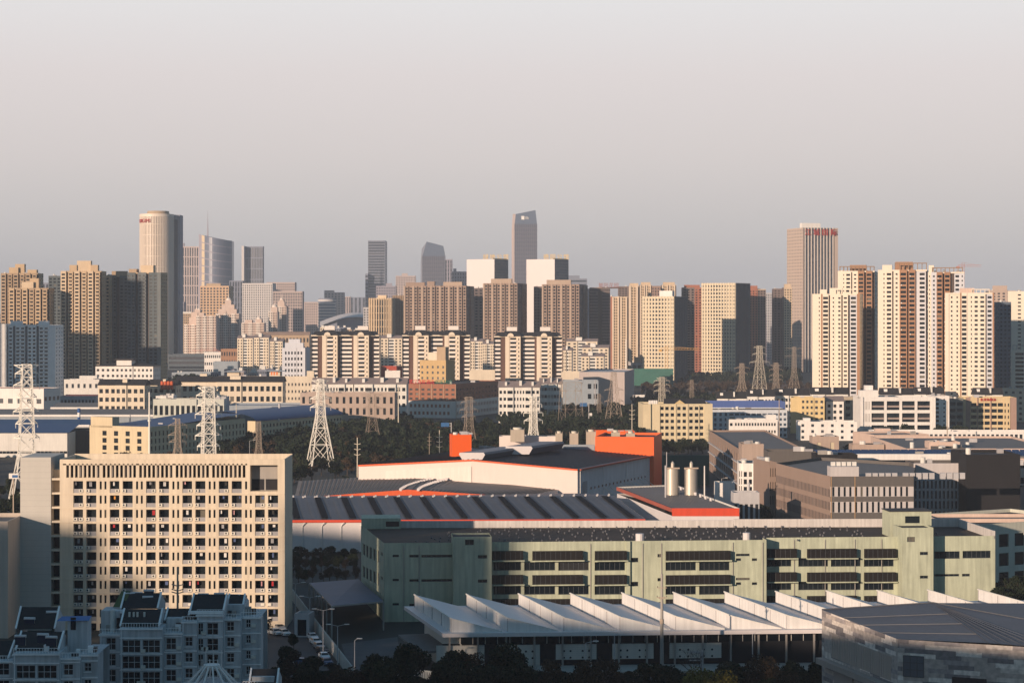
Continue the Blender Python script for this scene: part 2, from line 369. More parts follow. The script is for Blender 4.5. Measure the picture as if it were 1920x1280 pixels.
# ============================================================ the cream dormitory
D = 490.; s_ = D/F
A = G(112, D); Bp = G(534, D)
W = Wall(A, Bp); zt = Zt(861, D)
b = Bd('dormitory', 'tall cream dormitory slab with rows of balconies and air conditioners, left foreground', 'dormitory', (A+Bp)/2+Vector((0, 8)))
DP = 17.0
pit = 26.62*s_; x68 = 68.15*s_
rows = [830+245/3.43+26.62*k for k in range(12)]
rects = []; balc = []
for g in range(6):
    for k in range(11):
        if g == 5 and k == 0: continue
        y0 = rows[k]; X0 = 137.6+68.15*g
        for a, c in ((0, 18), (24.2, 43)):
            if k == 10 and g == 5: continue
            r = W.rect((X0+a, y0, X0+c, y0+22.5)); rects.append((*r, 1.3)); balc.append((r, a > 10, g, k))
        for a, c in ((49.3, 53.2), (58.2, 62.0)):
            if g < 5 or True:
                if X0+c < 530: rects.append((*W.rect((X0+a, y0+.5, X0+c, y0+15.5)), .3))
        if g == 5 and k > 0: pass
for k in (10, 11):
    for a in (491, 500): rects.append((*W.rect((a, rows[10]+27 if k == 11 else rows[10], a+5, rows[10]+(43 if k == 11 else 16))), .3))
rects = [r for r in rects if not any(q is not r and q[0] < (r[0]+r[1])/2 < q[1] and q[2] < (r[2]+r[3])/2 < q[3] for q in rects)]
log1 = (*W.rect((118, 869, 463.5, 895)), 2.2); log2 = (*W.rect((469, 868, 520.5, 920.5)), 2.6)
rects = [log1, log2]+[r for r in rects if r[3] < log2[2] or r[0] < log2[0]-1 and r[3] < log1[2]]
pi_ = len(b.panes)
holed(b, W, 0, W.L, 0, zt, rects, dormc, gl=GD)
b.panes = [p for p in b.panes if not (p[4] > 6)]
# top loggias: back walls and fins
for lg, m in ((log1, greyp), (log2, conc)):
    b.p('loggia_back').face([W.P(lg[0], -lg[4], lg[2]), W.P(lg[1], -lg[4], lg[2]), W.P(lg[1], -lg[4], lg[3]), W.P(lg[0], -lg[4], lg[3])], m)
xx = log1[0]
i = 0
while xx < log1[1]-.3:
    wide = (i % 8 == 0)
    b.p('fin#%d' % i).box(W.A, W.u, W.n, xx, xx+(.75 if wide else .38), -.6, -.004, log1[2], log1[3], dormc); xx += 1.0+(.38 if wide else 0); i += 1
for k in range(12):                                   # dark doors and gaps behind the fins
    x0 = log1[0]+1+k*3.5; b.p('door#%d' % k).box(W.A, W.u, W.n, x0, x0+2.0+.8*rnd.random(), -2.2, -2.1, log1[2], log1[3]-.5, mat('dark_opening', (.02, .02, .025)))
b.p('door#a').box(W.A, W.u, W.n, log2[0]+.1, log2[0]+2.9, -2.6, -2.5, log2[2]+.1, log2[2]+2.6, MATS['dark_opening']); b.p('door#b').box(W.A, W.u, W.n, log2[0]+3.3, log2[1]-.1, -2.6, -2.5, log2[2]+.1, log2[2]+2.6, MATS['dark_opening'])
# balcony panels
for (r, right, g, k) in balc:
    if r[2] > log2[2]-1 and r[0] > log2[0]-1: continue
    b.p('balcony_panel#%d_%d_%d' % (g, k, right)).box(W.A, W.u, W.n, r[0]+.003, r[1]-.003, -.28, -.14, r[2], r[2]+.95, greyp)
# slab courses, piers a few cm proud
for k in range(12):
    z = W.z(300, rows[k]+24.4); b.p('floor_band').box(W.A, W.u, W.n, 0.02, W.L-.02, .003, .09, z-.12, z+.12, dormc)
# sides, back, roof
for (p, q) in (((W.L, 0), (W.L, -DP)), ((W.L, -DP), (0, -DP)), ((0, -DP), (0, 0))):
    b.p('wall').face([W.P(*p, 0), W.P(*q, 0), W.P(*q, zt), W.P(*p, zt)], dormc)
b.p('roof').face([W.P(0, 0, zt-1.3), W.P(W.L, 0, zt-1.3), W.P(W.L, -DP, zt-1.3), W.P(0, -DP, zt-1.3)], roofg)
pp = b.p('parapet')
pp.box(W.A, W.u, W.n, 0, W.L, -.3, -.004, zt-1.3, zt+.01, dormc); pp.box(W.A, W.u, W.n, 0, W.L, -DP, -DP+.3, zt-1.3, zt+.2, dormc)
pp.box(W.A, W.u, W.n, 0, .3, -DP+.3, -.3, zt-1.3, zt+.01, dormc); pp.box(W.A, W.u, W.n, W.L-.3, W.L-.004, -DP+.3, -.3, zt-1.3, zt+.01, dormc)
# stair link and left wing
xl0, xl1 = W.x(38), W.x(95.5); zw = Zt(857, D)
b.p('wing').box(W.A, W.u, W.n, xl0, xl1, -15, 0, 0, zw, mat('wing_tile', (.52, .50, .46), var=.08, streak=.05))
for k in range(30):
    z = zw-.8-k*1.3
    b.p('wing_joint').box(W.A, W.u, W.n, xl0, xl1, .002, .012, z-.03, z, mat('joint', (.33, .32, .31)))
b.p('link').box(W.A, W.u, W.n, xl1+.01, -.01, -14, -3.2, 0, zw-8.5, mat('dark_opening', (.02, .02, .025)))
b.p('link_top').box(W.A, W.u, W.n, xl1+.01, -.01, -14, -3.0, zw-8.48, zw-3, dormc)
for k in range(11):
    z = W.z(105, rows[k]-4); b.p('landing#%d' % k).box(W.A, W.u, W.n, xl1+.01, -.01, -3.1, -.2, z-.3, z+.15, dormc)
# air conditioners, each a part
acm = MB(); acm.abox(-.42, .42, -.32, 0, -.3, .3, mat('ac_casing', (.72, .68, .60), streak=.05))
fan = mat('ac_fan', (.05, .05, .055))
acm.face([(.12+.22*math.cos(t*math.pi/6)-.18, -.325, .22*math.sin(t*math.pi/6)) for t in range(12)], fan)
acm.abox(-.5, .5, -.3, 0, -.36, -.32, steel); acme = acm.mesh('air_conditioner'); ncnt = 0; acrest = MB()
for (r, right, g, k) in sorted(balc, key=lambda t: t[3]):
    if r[2] > log2[2]-1 and r[0] > log2[0]-1: continue
    xs = [r[0]+.35 if right else r[1]-.45]
    if g == 0 and k > 1 and not right: xs.append(r[0]+.5)
    if rnd.random() < .04: continue
    for xa in xs:
        p = W.P(xa, -.13, r[2]+.55)
        if ncnt < 100:
            o = obj('air_conditioner', acme, b.e); o.location = (p[0]-b.o[0], p[1]-b.o[1], p[2]); ncnt += 1
        else: acrest.box(W.A, W.u, W.n, xa-.42, xa+.42, -.13, .19, r[2]+.25, r[2]+.85, MATS['ac_casing'])
if acrest.f: tag(obj('air_conditioner', acrest, b.e, b.o), kind='stuff')
b.done()
# laundry on the balconies: hung cloths, top-level
cols = {'white': (.7, .68, .66), 'red': (.40, .03, .04), 'blue': (.10, .14, .28), 'orange': (.65, .30, .06), 'pink': (.62, .34, .36), 'black': (.03, .03, .03), 'grey': (.3, .3, .32)}
LW = {}
for cn, cc in cols.items():
    mb = MB(); m = mat('cloth_'+cn, cc, streak=.1)
    for i in range(6):
        x0 = -.3+i*.1; y = .03*math.sin(i*2.1); y2 = .03*math.sin((i+1)*2.1)
        mb.face([(x0, y, -1.1+.05*(i % 2)), (x0+.1, y2, -1.1+.05*((i+1) % 2)), (x0+.1, y2, 0), (x0, y, 0)], m)
    LW[cn] = mb.mesh('garment')
ords = ['top', 'second', 'third', 'fourth', 'fifth', 'sixth', 'seventh', 'eighth', 'ninth', 'tenth', 'eleventh']
bays_ = ['leftmost', 'second', 'third', 'fourth', 'fifth', 'rightmost']
for (r, right, g, k) in balc:
    if r[2] > log2[2]-1 and r[0] > log2[0]-1 or k > 9: continue
    if rnd.random() < .62:
        cn = rnd.choice(['white', 'white', 'grey', 'red', 'blue', 'pink', 'black', 'orange', 'white', 'blue', 'black', 'grey', 'white']) if g > 0 else 'grey'
        o = obj('hanging_garment', LW[cn]); x = r[0]+.3+rnd.random()*(r[1]-r[0]-.7); p = W.P(x, -.55, r[3]-.25); o.location = p
        o.scale = (.5+.6*rnd.random(), 1, .5+.5*rnd.random()); o.rotation_euler = (0, 0, rnd.uniform(-.4, .4))
        tag(o, f"{cn} laundry on {ords[k]} balcony row from top, {bays_[g]} dormitory bay, {'right' if right else 'left'} balcony", 'laundry', 'laundry hung on the dormitory balconies')

# small cream building cut by the left edge
block('cream building corner cut off by the left photo edge', -70, 15, 478, 977, depth=20, mats={'wall': mat('edge_cream', (.55, .47, .40))}, name='apartment_building')

# ============================================================ pale green factory building
zg = 18.6
A = Vector((X(720, 503), 503)); ang = R(4.6); u = Vector((math.cos(ang), math.sin(ang)))
W = Wall(A, A+u*146.0); gx = W.x
b = Bd('factory_building', 'long pale green four-storey factory with dark sunshade bands and vent-dotted roof', 'factory', A+u*70+Vector((0, 20)))
q = Vector((math.sin(R(-11)), math.cos(R(-11)))); DG = 44.0; A0 = A+q*DG
Er = gx(1866); WL = Er
def frm(nv, nh, m=fdark): return lambda w_, h_: (max(1, round(w_/nv)), max(1, round(h_/nh)), m)
rowu = [1032, 1077, 1122]
def rr(a): return W.rect(a)
def seg(px0, px1, rects, off=0., top=zg, z0=0.):
    holed(b, W, gx(px0), gx(px1), z0, top, [rr(r) if len(r) == 4 else r for r in rects], teal, gl=GD, fr=frm(1.2, 1.6), off=off, rec=.45)
sh = mat('sunshade_louvre', (.010, .008, .008), var=.3, scale=.6)
def shade(px0, px1, py0, py1, off=0.):
    r = rr((px0, py0, px1, py1)); b.ns = getattr(b, 'ns', 0)+1; mb = b.p('sunshade#%d' % b.ns); mb.box(W.A, W.u, W.n, r[0], r[1], off+.003, off+1.5, r[2], r[3], sh)
    mb.box(W.A, W.u, W.n, r[0]-.2, r[1]+.3, off+.003, off+1.7, r[2]-.28, r[2]-.004, teal)
    for i in range(int((r[1]-r[0])/1.2)): mb.box(W.A, W.u, W.n, r[0]+.6+i*1.2, r[0]+.66+i*1.2, off+1.5, off+1.56, r[2], r[3], fdark)
seg(720, 850, [(736, y, 748, y+4.5) for y in (1039.5, 1084.5, 1130)]+[(767.5, y, 785, y+5) for y in (1039.5, 1085, 1131)]+[(790, y, 848, y+5) for y in (1039.5, 1085, 1131)])
off = 5.0
def prowork(px0, px1, ztop, rects, off=5.0):
    """stair tower standing proud of the facade"""
    Wp = Wall(W.P(0, off, 0), W.P(10, off, 0)); x0, x1 = Wp.x(px0), Wp.x(px1)
    holed(b, Wp, x0, x1, 0, ztop, [Wp.rect(r) for r in rects], teal, gl=GD, fr=frm(1.2, 1.6), part='stair_tower#%d' % px0, rec=.4)
    mb = b.p('stair_tower#%d' % px0)
    for xx in (x0, x1): mb.face([Wp.P(xx, 0, 0), Wp.P(xx, -off-4, 0), Wp.P(xx, -off-4, ztop), Wp.P(xx, 0, ztop)], teal)
    mb.face([Wp.P(x0, -off-4, zg-1), Wp.P(x1, -off-4, zg-1), Wp.P(x1, -off-4, ztop), Wp.P(x0, -off-4, ztop)], teal)
    b.p('tower_roof#%d' % px0).face([Wp.P(x0, 0, ztop-.4), Wp.P(x1, 0, ztop-.4), Wp.P(x1, -off-4, ztop-.4), Wp.P(x0, -off-4, ztop-.4)], dark)
    mb.face([Wp.P(x0, -.25, ztop), Wp.P(x1, -.25, ztop), Wp.P(x1, 0, ztop), Wp.P(x0, 0, ztop)], teal)
prowork(850, 922, 20.4, [(872, 1011, 888.5, 1021.5), (896, 1040, 913.5, 1046.5), (896, 1085.5, 913.5, 1092)])
def mainseg(rws, off=0., dy=0., ups=(), lows=(), sm=(), px0=0, px1=0, top=zg):
    rects = []
    for y in rws:
        for (a, c) in lows: rects.append((a, y+21+dy, c, y+37+dy))
        for (a, y0, c, y1) in sm: rects.append((a, y+y0, c, y+y1))
    seg(px0, px1, rects, off=off, top=top)
    for y in rws:
        for (a, c) in ups: shade(a, c, y, y+16.5, off)
mainseg(rowu, ups=((923, 980), (998, 1092), (1115, 1174)), lows=((925, 977), (983, 1041), (1047, 1104), (1115, 1172)), px0=922, px1=1180)
r0 = rr((1174, 1012, 1181, 1200)); b.p('pilaster').box(W.A, W.u, W.n, r0[0], r0[1], .003, .6, 0, zg, teal)
mainseg(rowu, ups=((1248, 1368),), lows=((1248, 1305), (1311, 1368)), sm=((1183, 13, 1197, 21.5), (1233, 6, 1242, 12), (1380, 5.5, 1406, 10), (1380, 14, 1390, 19), (1410, 14, 1420, 19)), px0=1180, px1=1437)
mb = b.p('wall'); xr = gx(1437); mb.face([W.P(xr, 0, 0), W.P(xr, -4.6, 0), W.P(xr, -4.6, zg), W.P(xr, 0, zg)], teal)
Wsave = W; W = Wall(Wsave.P(0, -4.6, 0), Wsave.P(146, -4.6, 0)); gx = W.x; rr = lambda a: W.rect(a)
rowr = [1028, 1072, 1116]
mainseg(rowr, dy=-3.5, ups=((1438, 1492), (1513, 1604), (1620, 1678)), lows=((1438, 1484), (1497, 1553), (1558, 1614), (1620, 1676)), px0=1437, px1=1682)
prowork(1692, 1750, 21.2, [(1701, 1006, 1716, 1015.5), (1725, 1034, 1740.5, 1040), (1725, 1078.5, 1740.5, 1084)], off=4.8)
seg(1682, 1866, [(1752, 1033, 1800, 1047), (1805, 1032, 1858, 1046), (1752, 1075.5, 1799, 1080), (1804, 1075, 1819, 1080), (1752, 1120, 1799, 1125)])
xe = gx(1866); be = W.P(xe, -30, 0); W2 = W; W = Wsave; gx = W.x
rr = lambda a: W.rect(a)
# end wall, narrow tall windows
for i, pxq in enumerate((757, 786, 930, 1107, 1178, 1205, 1240, 1374, 1430)): b.p('downpipe#%d' % i).beam(W.P(gx(pxq), .12, 0), W.P(gx(pxq), .12, zg-.6), .16, conc)
for i, pxq in enumerate((1498, 1556, 1612, 1662)): b.p('downpipe#r%d' % i).beam(W2.P(W2.x(pxq)-1.2, .12, 0), W2.P(W2.x(pxq)-1.2, .12, zg-.6), .16, conc)
We = Wall(A0, A); holed(b, We, 0, We.L, 0, zg, [We.rect((a, 1019+i*3.0+dy, a+3.8, 1041+i*3.3+dy)) for dy in (0, 42) for i, a in enumerate((680.5, 686.5, 693, 700, 707))]+[We.rect((673, 1009+dy, 677.5, 1015+dy)) for dy in (0, 43)]+[We.rect((714, 1035+dy, 717.5, 1042+dy)) for dy in (0, 45)], teal, gl=GD, rec=.3, fr=frm(.9, 1.2))
P0 = [tuple(A0), tuple(A), W.P(gx(1437), 0, 0)[:2], W.P(gx(1437), -4.6, 0)[:2], W2.P(xe, 0, 0)[:2], be[:2]]
mb = b.p('wall')
for a_, c_ in ((P0[4], P0[5]), (P0[5], P0[0])): mb.face([(*a_, 0), (*c_, 0), (*c_, zg), (*a_, zg)], teal)
grn = mat('roof_turf', (.05, .035, .026), var=.9, scale=.06, streak=.6); b.p('roof').face([(*p, zg-.8) for p in P0], grn)
pw = mat('weathered_parapet', (.55, .52, .50), var=.2, streak=.4)
bu = (Vector(P0[5])-Vector(P0[0])); bl = bu.length; bu.normalize(); bn = Vector((bu.y, -bu.x))
b.p('parapet').box(P0[0], bu, bn, 8, bl*.62, 0, .4, zg-.8, zg+1.0, pw); b.p('parapet').box(P0[0], bu, bn, bl*.62+.1, bl, 0, .4, zg-.8, zg+1.3, pw)
eu = Vector(P0[5])-Vector(P0[4]); el = eu.length; eu.normalize(); b.p('parapet').box(P0[4], eu, Vector((eu.y, -eu.x)), 0, el, -.4, -.004, zg-.8, zg+1.2, pw)
# stair boxes on the roof
k = Vector(A0); b.p('roof_house#n1').box(k, u, Vector((u.y, -u.x)), .05, 10.0, -7, -.05+3, zg-.8, zg+1.9, teal)
b.p('roof_house#n2').box(k, u, Vector((u.y, -u.x)), 6.2, 9.6, 2.9, 2.99, zg-.2, zg+1.1, GD)
kk = Vector(W2.P(W2.x(1680), -9, 0)[:2]); b.p('roof_house#n3').box(kk, u, Vector((u.y, -u.x)), .2, 10.6, -5, 2.5, zg-.8, zg+5.4, teal)
b.p('roof_house#n4').box(kk, u, Vector((u.y, -u.x)), 4.0, 7.6, 2.5, 2.56, zg+2.6, zg+4.3, GD)
b.p('roof_house#n5').box(kk, u, Vector((u.y, -u.x)), 0, 10.8, -5.1, 2.7, zg+5.41, zg+5.6, dark)
b.p('roof_house#n6').cyl(*W.P(gx(1202), -2.2, 0)[:2], zg-.8, zg+1.5, 1.0, 1.0, whitem, 12)
b.p('roof_house#n7').cyl(*W.P(gx(1403), -2.2, 0)[:2], zg-.8, zg+1.5, .9, .9, whitem, 12)
for pv in (1262, 1358): pass
vm = MB(); vm.cyl(0, 0, 0, .3, .15, .24, greyp, 8); vm.cyl(0, 0, .3, .5, .24, .08, greyp, 8); vm.mats = [mat('vent_zinc', (.14, .14, .155))]; vme = vm.mesh('roof_vent')
pts = []
for i in range(46):
    for j in range(9):
        x = 6+i*3.0+j*1.9+rnd.uniform(-.9, .9); y = -4.5-j*4.1+rnd.uniform(-1.2, 1.2)
        if x > 138 or rnd.random() < .3: continue
        if abs(x-gx(922)+4) < 10 and y > -8: continue
        if x > 100 and y > -9 or x > gx(1670)-1 and x < gx(1760) : continue
        pts.append((x, y))
pts.sort(key=lambda p: -p[1]); rest = MB()
for i, (x, y) in enumerate(pts):
    p = W.P(x, y, zg-.8)
    if i < 100: o = obj('roof_vent', vme, b.e); o.location = (p[0]-b.o[0], p[1]-b.o[1], p[2])
    else: rest.cyl(p[0], p[1], zg-.8, zg-.5, .15, .24, MATS['vent_zinc'], 6); rest.cyl(p[0], p[1], zg-.5, zg-.3, .24, .08, MATS['vent_zinc'], 6)
tag(obj('roof_vent', rest, b.e, b.o), kind='stuff')
b.done()

# ============================================================ saw-tooth roofed hall
zs = 10.0
A = Vector((X(831, DZ(1187, zs)), DZ(1187, zs))); ang = R(4.0); u = Vector((math.cos(ang), math.sin(ang))); n = Vector((u.y, -u.x))
q = Vector((-math.sin(R(14)), math.cos(R(14)))); LS = 150.; DS = 40.
b = Bd('sawtooth_hall', 'white single-storey hall with a saw-tooth skylight roof in front of the green factory', 'hall', A+u*60+q*20)
W = Wall(A, A+u*LS)
def Q(x, t, z): p = A+u*x+q*t; return (p.x, p.y, z)
sl_ = b.p('roof_slab')
c4 = [Q(0, 0, 0), Q(LS, 0, 0), Q(LS, DS, 0), Q(0, DS, 0)]
sl_.prism([c[:2] for c in c4], zs-.75, zs, whitem); sl_.face([(c[0], c[1], zs-.75) for c in c4], whitem)
tile = mat('white_wall_tile', (.62, .60, .55), var=.1, streak=.15)
TW = 11.15; hT = 2.65
x0 = 2.0; t0 = 1.6; t1 = DS-1.5
skyp = mat('skylight_panel', (.70, .68, .66), var=.12, streak=.25)
for k in range(13):
    xa = x0+k*TW-(0 if k else 0); xb = xa+10.0; mb = MB()
    a, c, a2, c2 = Q(xa, t0, zs), Q(xb, t0, zs), Q(xa, t1, zs), Q(xb, t1, zs); at_, at2 = Q(xa, t0, zs+hT), Q(xa, t1, zs+hT)
    mb.face([a, c, at_], skyp); mb.face([a2, c2, at2], skyp); mb.face([at_, c, c2, at2], whitem); mb.face([a, a2, at2, at_], skyp)
    for j in range(5):
        t = t0+.2+(t1-t0-.4)*j/4; p = Vector(Q(xa, t, zs)); mb.beam(p+Vector((-.04, 0, 0)), p+Vector((-.04, 0, hT)), .14, greyp)
    mb.beam(Vector(at_)+Vector((-.1, 0, .05)), Vector(at2)+Vector((-.1, 0, .05)), .25, offw); mb.beam(Vector(at_)+Vector((-.1, 0, .05)), Vector(c)+Vector((0, 0, .08)), .16, offw)
    obj('skylight', mb, b.e, b.o)
# walls set back under the eave: dark clerestory, white tiled panels with round holes, posts
Wb = Wall(A+q*3.0+u*4.0, A+q*3.0+u*LS)
b.p('clerestory').box(Wb.A, Wb.u, Wb.n, 0, Wb.L, -.3, 0, zs-2.6, zs-.76, GD)
for i in range(60): b.p('mullion').box(Wb.A, Wb.u, Wb.n, i*2.45, i*2.45+.1, .004, .08, zs-2.6, zs-.76, offw)
b.p('wall').box(Wb.A, Wb.u, Wb.n, -4+.5, Wb.L, -.8, -.31, 0, zs-2.6, mat('dark_opening', (.02, .02, .025)))
hole = mat('dark_opening', (.02, .02, .025))
for (pa, pc, za, zb, up) in ((818, 908, 1.0, 7.2, 0), (935, 1012, 2.2, 7.2, .1), (1042, 1118, 4.2, 7.2, .1), (1148, 1225, 4.2, 7.2, .1), (1255, 1352, 4.2, 7.2, .1)):
    xa, xc = Wb.x(pa), Wb.x(pc); b.p('wall_panel').box(Wb.A, Wb.u, Wb.n, xa, xc, .01, .35, za, zb, tile)
    for i in range(1, 16):
        z = za+i*.4
        if z < zb-.1: b.p('wall_panel').box(Wb.A, Wb.u, Wb.n, xa, xc, .351, .356, z-.02, z, mat('joint', (.33, .32, .31)))
    if up:
        for fx in (.2, .36, .66, .82):
            for z in ((zb-1.3), (zb-2.6)):
                if z > za+.3: p = Wb.P(xa+(xc-xa)*fx, .37, z); b.p('round_window').face([(p[0]+.22*math.cos(t)*Wb.u.x, p[1]+.22*math.cos(t)*Wb.u.y-.01, p[2]+.22*math.sin(t)) for t in [i*math.pi/5 for i in range(10)]], hole)
for i in range(14):
    x = Wb.x(822)+2+i*5.6; b.p('post').box(Wb.A, Wb.u, Wb.n, x, x+.35, .6, .95, 0, zs-.76, conc)
Wl = Wall(A+q*(DS-2)+u*4, A+q*3+u*4)
b.p('wall').box(Wl.A, Wl.u, Wl.n, 0, Wl.L, -.3, 0, 0, zs-.76, tile); b.p('window_band').box(Wl.A, Wl.u, Wl.n, Wl.L-9, Wl.L-3, .004, .06, .5, 5.5, GD)
b.p('canopy').box(Wl.A, Wl.u, Wl.n, 4, Wl.L-8, .01, 6.5, 4.6, 5.0, roofg)
# low annexe with a white grille in front
b.p('annexe').box(Wb.A, Wb.u, Wb.n, Wb.x(925)+.5, Wb.L, 2.0, 9.5, 0, 2.9, mat('annexe_wall', (.26, .26, .27), var=.3))
b.p('annexe').box(Wb.A, Wb.u, Wb.n, Wb.x(925)+.2, Wb.L, 1.8, 10, 2.91, 3.3, conc)
for i in range(18): x = Wb.x(925)+2+i*5; b.p('annexe_window').box(Wb.A, Wb.u, Wb.n, x, x+3, 9.51, 9.56, .6, 2.4, GD)
b.done()
fe = Bd('fence', 'white slatted fence panels at left end of the saw-tooth hall', 'fence', G(810, 405))
f0, f1 = G(738, 418), G(938, 404); Wf = Wall(f0, f1)
for i in range(60): fe.p('slat').box(Wf.A, Wf.u, Wf.n, i*Wf.L/60, i*Wf.L/60+.22, 0, .1, .3, 3.6, offw)
fe.p('rail').box(Wf.A, Wf.u, Wf.n, 0, Wf.L, -.1, -.01, 3.3, 3.6, offw); fe.p('rail').box(Wf.A, Wf.u, Wf.n, 0, Wf.L, -.1, -.01, 1.0, 1.3, offw); fe.done()

# ============================================================ mosaic brick building, lower right
zb_ = 19.4
Pn = G(1683, 350); Pl = Vector((X(1541, 381), 381)); Pr = Vector((X(2010, 339), 339)); Pb = Vector((125, 392))
b = Bd('brick_building', 'brown and grey mosaic brick building with folded metal roof, bottom right corner', 'building', (Pn+Pb)/2)
def brickmat():
    m = bpy.data.materials.new('mosaic_brick'); m.use_nodes = True; nn = m.node_tree; bs = nn.nodes['Principled BSDF']; bs.inputs['Roughness'].default_value = .85
    uv = nn.nodes.new('ShaderNodeUVMap'); uv.uv_map = 'UVMap'; sp = nn.nodes.new('ShaderNodeSeparateXYZ'); nn.links.new(uv.outputs[0], sp.inputs[0])
    def M(op, a, bb=None):
        x = nn.nodes.new('ShaderNodeMath'); x.operation = op
        for i, v in enumerate((a, bb)):
            if v is None: continue
            if isinstance(v, (int, float)): x.inputs[i].default_value = v
            else: nn.links.new(v, x.inputs[i])
        return x.outputs[0]
    row = M('FLOOR', M('DIVIDE', sp.outputs['Y'], .75)); wn = nn.nodes.new('ShaderNodeTexWhiteNoise'); wn.noise_dimensions = '1D'; nn.links.new(row, wn.inputs['W'])
    col = M('FLOOR', M('ADD', M('DIVIDE', sp.outputs['X'], 4.2), M('MULTIPLY', wn.outputs['Value'], 7.0)))
    w2 = nn.nodes.new('ShaderNodeTexWhiteNoise'); w2.noise_dimensions = '2D'; cb = nn.nodes.new('ShaderNodeCombineXYZ'); nn.links.new(row, cb.inputs[0]); nn.links.new(col, cb.inputs[1]); nn.links.new(cb.outputs[0], w2.inputs['Vector'])
    r = nn.nodes.new('ShaderNodeValToRGB'); r.color_ramp.interpolation = 'CONSTANT'
    cs = [(0, (.36, .315, .29)), (.42, (.17, .155, .16)), (.64, (.50, .45, .41)), (.80, (.26, .235, .235)), (.92, (.62, .56, .51))]
    while len(r.color_ramp.elements) < len(cs): r.color_ramp.elements.new(.5)
    for e, (p, c) in zip(r.color_ramp.elements, cs): e.position = p; e.color = (*c, 1)
    nn.links.new(w2.outputs['Value'], r.inputs[0])
    no = nn.nodes.new('ShaderNodeTexNoise'); no.inputs['Scale'].default_value = 1.2; no.inputs['Detail'].default_value = 8
    nn.links.new(uv.outputs[0], no.inputs['Vector']); mx = nn.nodes.new('ShaderNodeMix'); mx.data_type = 'RGBA'; mx.blend_type = 'MULTIPLY'; mx.inputs['Factor'].default_value = .8
    nn.links.new(r.outputs[0], mx.inputs['A']); nn.links.new(no.outputs['Fac'], mx.inputs['B']); sc = nn.nodes.new('ShaderNodeVectorMath'); sc.operation = 'SCALE'; sc.inputs['Scale'].default_value = 2.0
    nn.links.new(mx.outputs['Result'], sc.inputs[0]); nn.links.new(sc.outputs[0], bs.inputs['Base Color']); return m
bm_ = brickmat()
def uvwall(name, A, B, za, zb2, m, off=0., parent=None):
    A = Vector(A); B = Vector(B); L = (B-A).length; me = bpy.data.meshes.new(name)
    me.from_pydata([(A.x-b.o[0], A.y-b.o[1], za), (B.x-b.o[0], B.y-b.o[1], za), (B.x-b.o[0], B.y-b.o[1], zb2[1]), (A.x-b.o[0], A.y-b.o[1], zb2[0])], [], [(0, 1, 2, 3)])
    me.materials.append(m); uvl = me.uv_layers.new(name='UVMap')
    for i, c in enumerate(((0, za), (L, za), (L, zb2[1]), (0, zb2[0]))): uvl.data[i].uv = c
    o = bpy.data.objects.new(name, me); C.objects.link(o); o.parent = b.e; return o
Wn = Wall(Pl, Pn); Wr = Wall(Pn, Pr)
lean = Vector((-1.6, .4))
uvwall('wall', Pl+Vector((0, 0)), Pn, 0, (zb_+.5, zb_), bm_); uvwall('wall', Pn, Pr, 0, (zb_, zb_), bm_)
uvwall('wall', Pb, Pl, 0, (zb_, zb_+.5), bm_); uvwall('wall', Pr, Pb, 0, (zb_, zb_), bm_)
# raised panels on the lit left face
pan = mat('ribbed_panel', (.44, .38, .34), var=.1)
for k in range(34):
    x = Wn.x(1560)+k*(Wn.x(1672)-Wn.x(1560))/34; b.p('ribbed_panel').box(Wn.A, Wn.u, Wn.n, x, x+.5, .01, .12, 12.2, 16.2, pan)
b.p('canopy').box(Wn.A, Wn.u, Wn.n, Wn.x(1545), Wn.x(1675), .01, 1.6, 10.6, 11.6, mat('canopy_stone', (.36, .31, .28)))
b.p('door').box(Wn.A, Wn.u, Wn.n, Wn.x(1567), Wn.x(1601), .01, .3, 0, 10.0, mat('panel_stone', (.34, .30, .28)))
r = Wr.rect((1694, 1229, 1732, 1268)); b.p('window').box(Wr.A, Wr.u, Wr.n, r[0], r[1], .01, .06, r[2], r[3], GB)
for i in range(4): x = r[0]+(r[1]-r[0])*i/3; b.p('frame').box(Wr.A, Wr.u, Wr.n, x-.06, x+.06, .061, .12, r[2], r[3], fdark)
for i in range(4): z = r[2]+(r[3]-r[2])*i/3; b.p('frame').box(Wr.A, Wr.u, Wr.n, r[0], r[1], .065, .115, z-.06, z+.06, fdark)
r = Wr.rect((1785, 1270, 1850, 1300)); b.p('garage_opening').box(Wr.A, Wr.u, Wr.n, r[0], r[1], .01, .06, r[2], r[3], hole)
mr = b.p('roof'); ridge0 = (Pl.x+12, Pl.y+3, zb_+.3)
mr.face([(Pl.x, Pl.y, zb_+.5), (Pn.x, Pn.y, zb_), (Pn.x+14, Pn.y-4, zb_), (Pl.x+20, Pl.y+1, zb_+1.6)], metalroof)
mr.face([(Pn.x+14, Pn.y-4, zb_), (Pr.x, Pr.y, zb_), (Pr.x+6, Pr.y+22, zb_+.2), (Pl.x+20, Pl.y+1, zb_+1.6)], metalroof)
mr.face([(Pr.x+6, Pr.y+22, zb_+.2), (Pb.x, Pb.y, zb_), (Pl.x+20, Pl.y+1, zb_+1.6)], metalroof)
mr.face([(Pl.x, Pl.y, zb_+.5), (Pl.x+20, Pl.y+1, zb_+1.6), (Pb.x, Pb.y, zb_)], metalroof)
se = b.p('roof_seam')
for i in range(7):
    f_ = i/7; a_ = Vector((Pl.x+20, Pl.y+1, zb_+1.66)); e_ = Vector((Pn.x+14+f_*(Pr.x-Pn.x-14), Pn.y-4+f_*(Pr.y-Pn.y+4), zb_+.06)); se.beam(a_, e_, .08, metalroof)
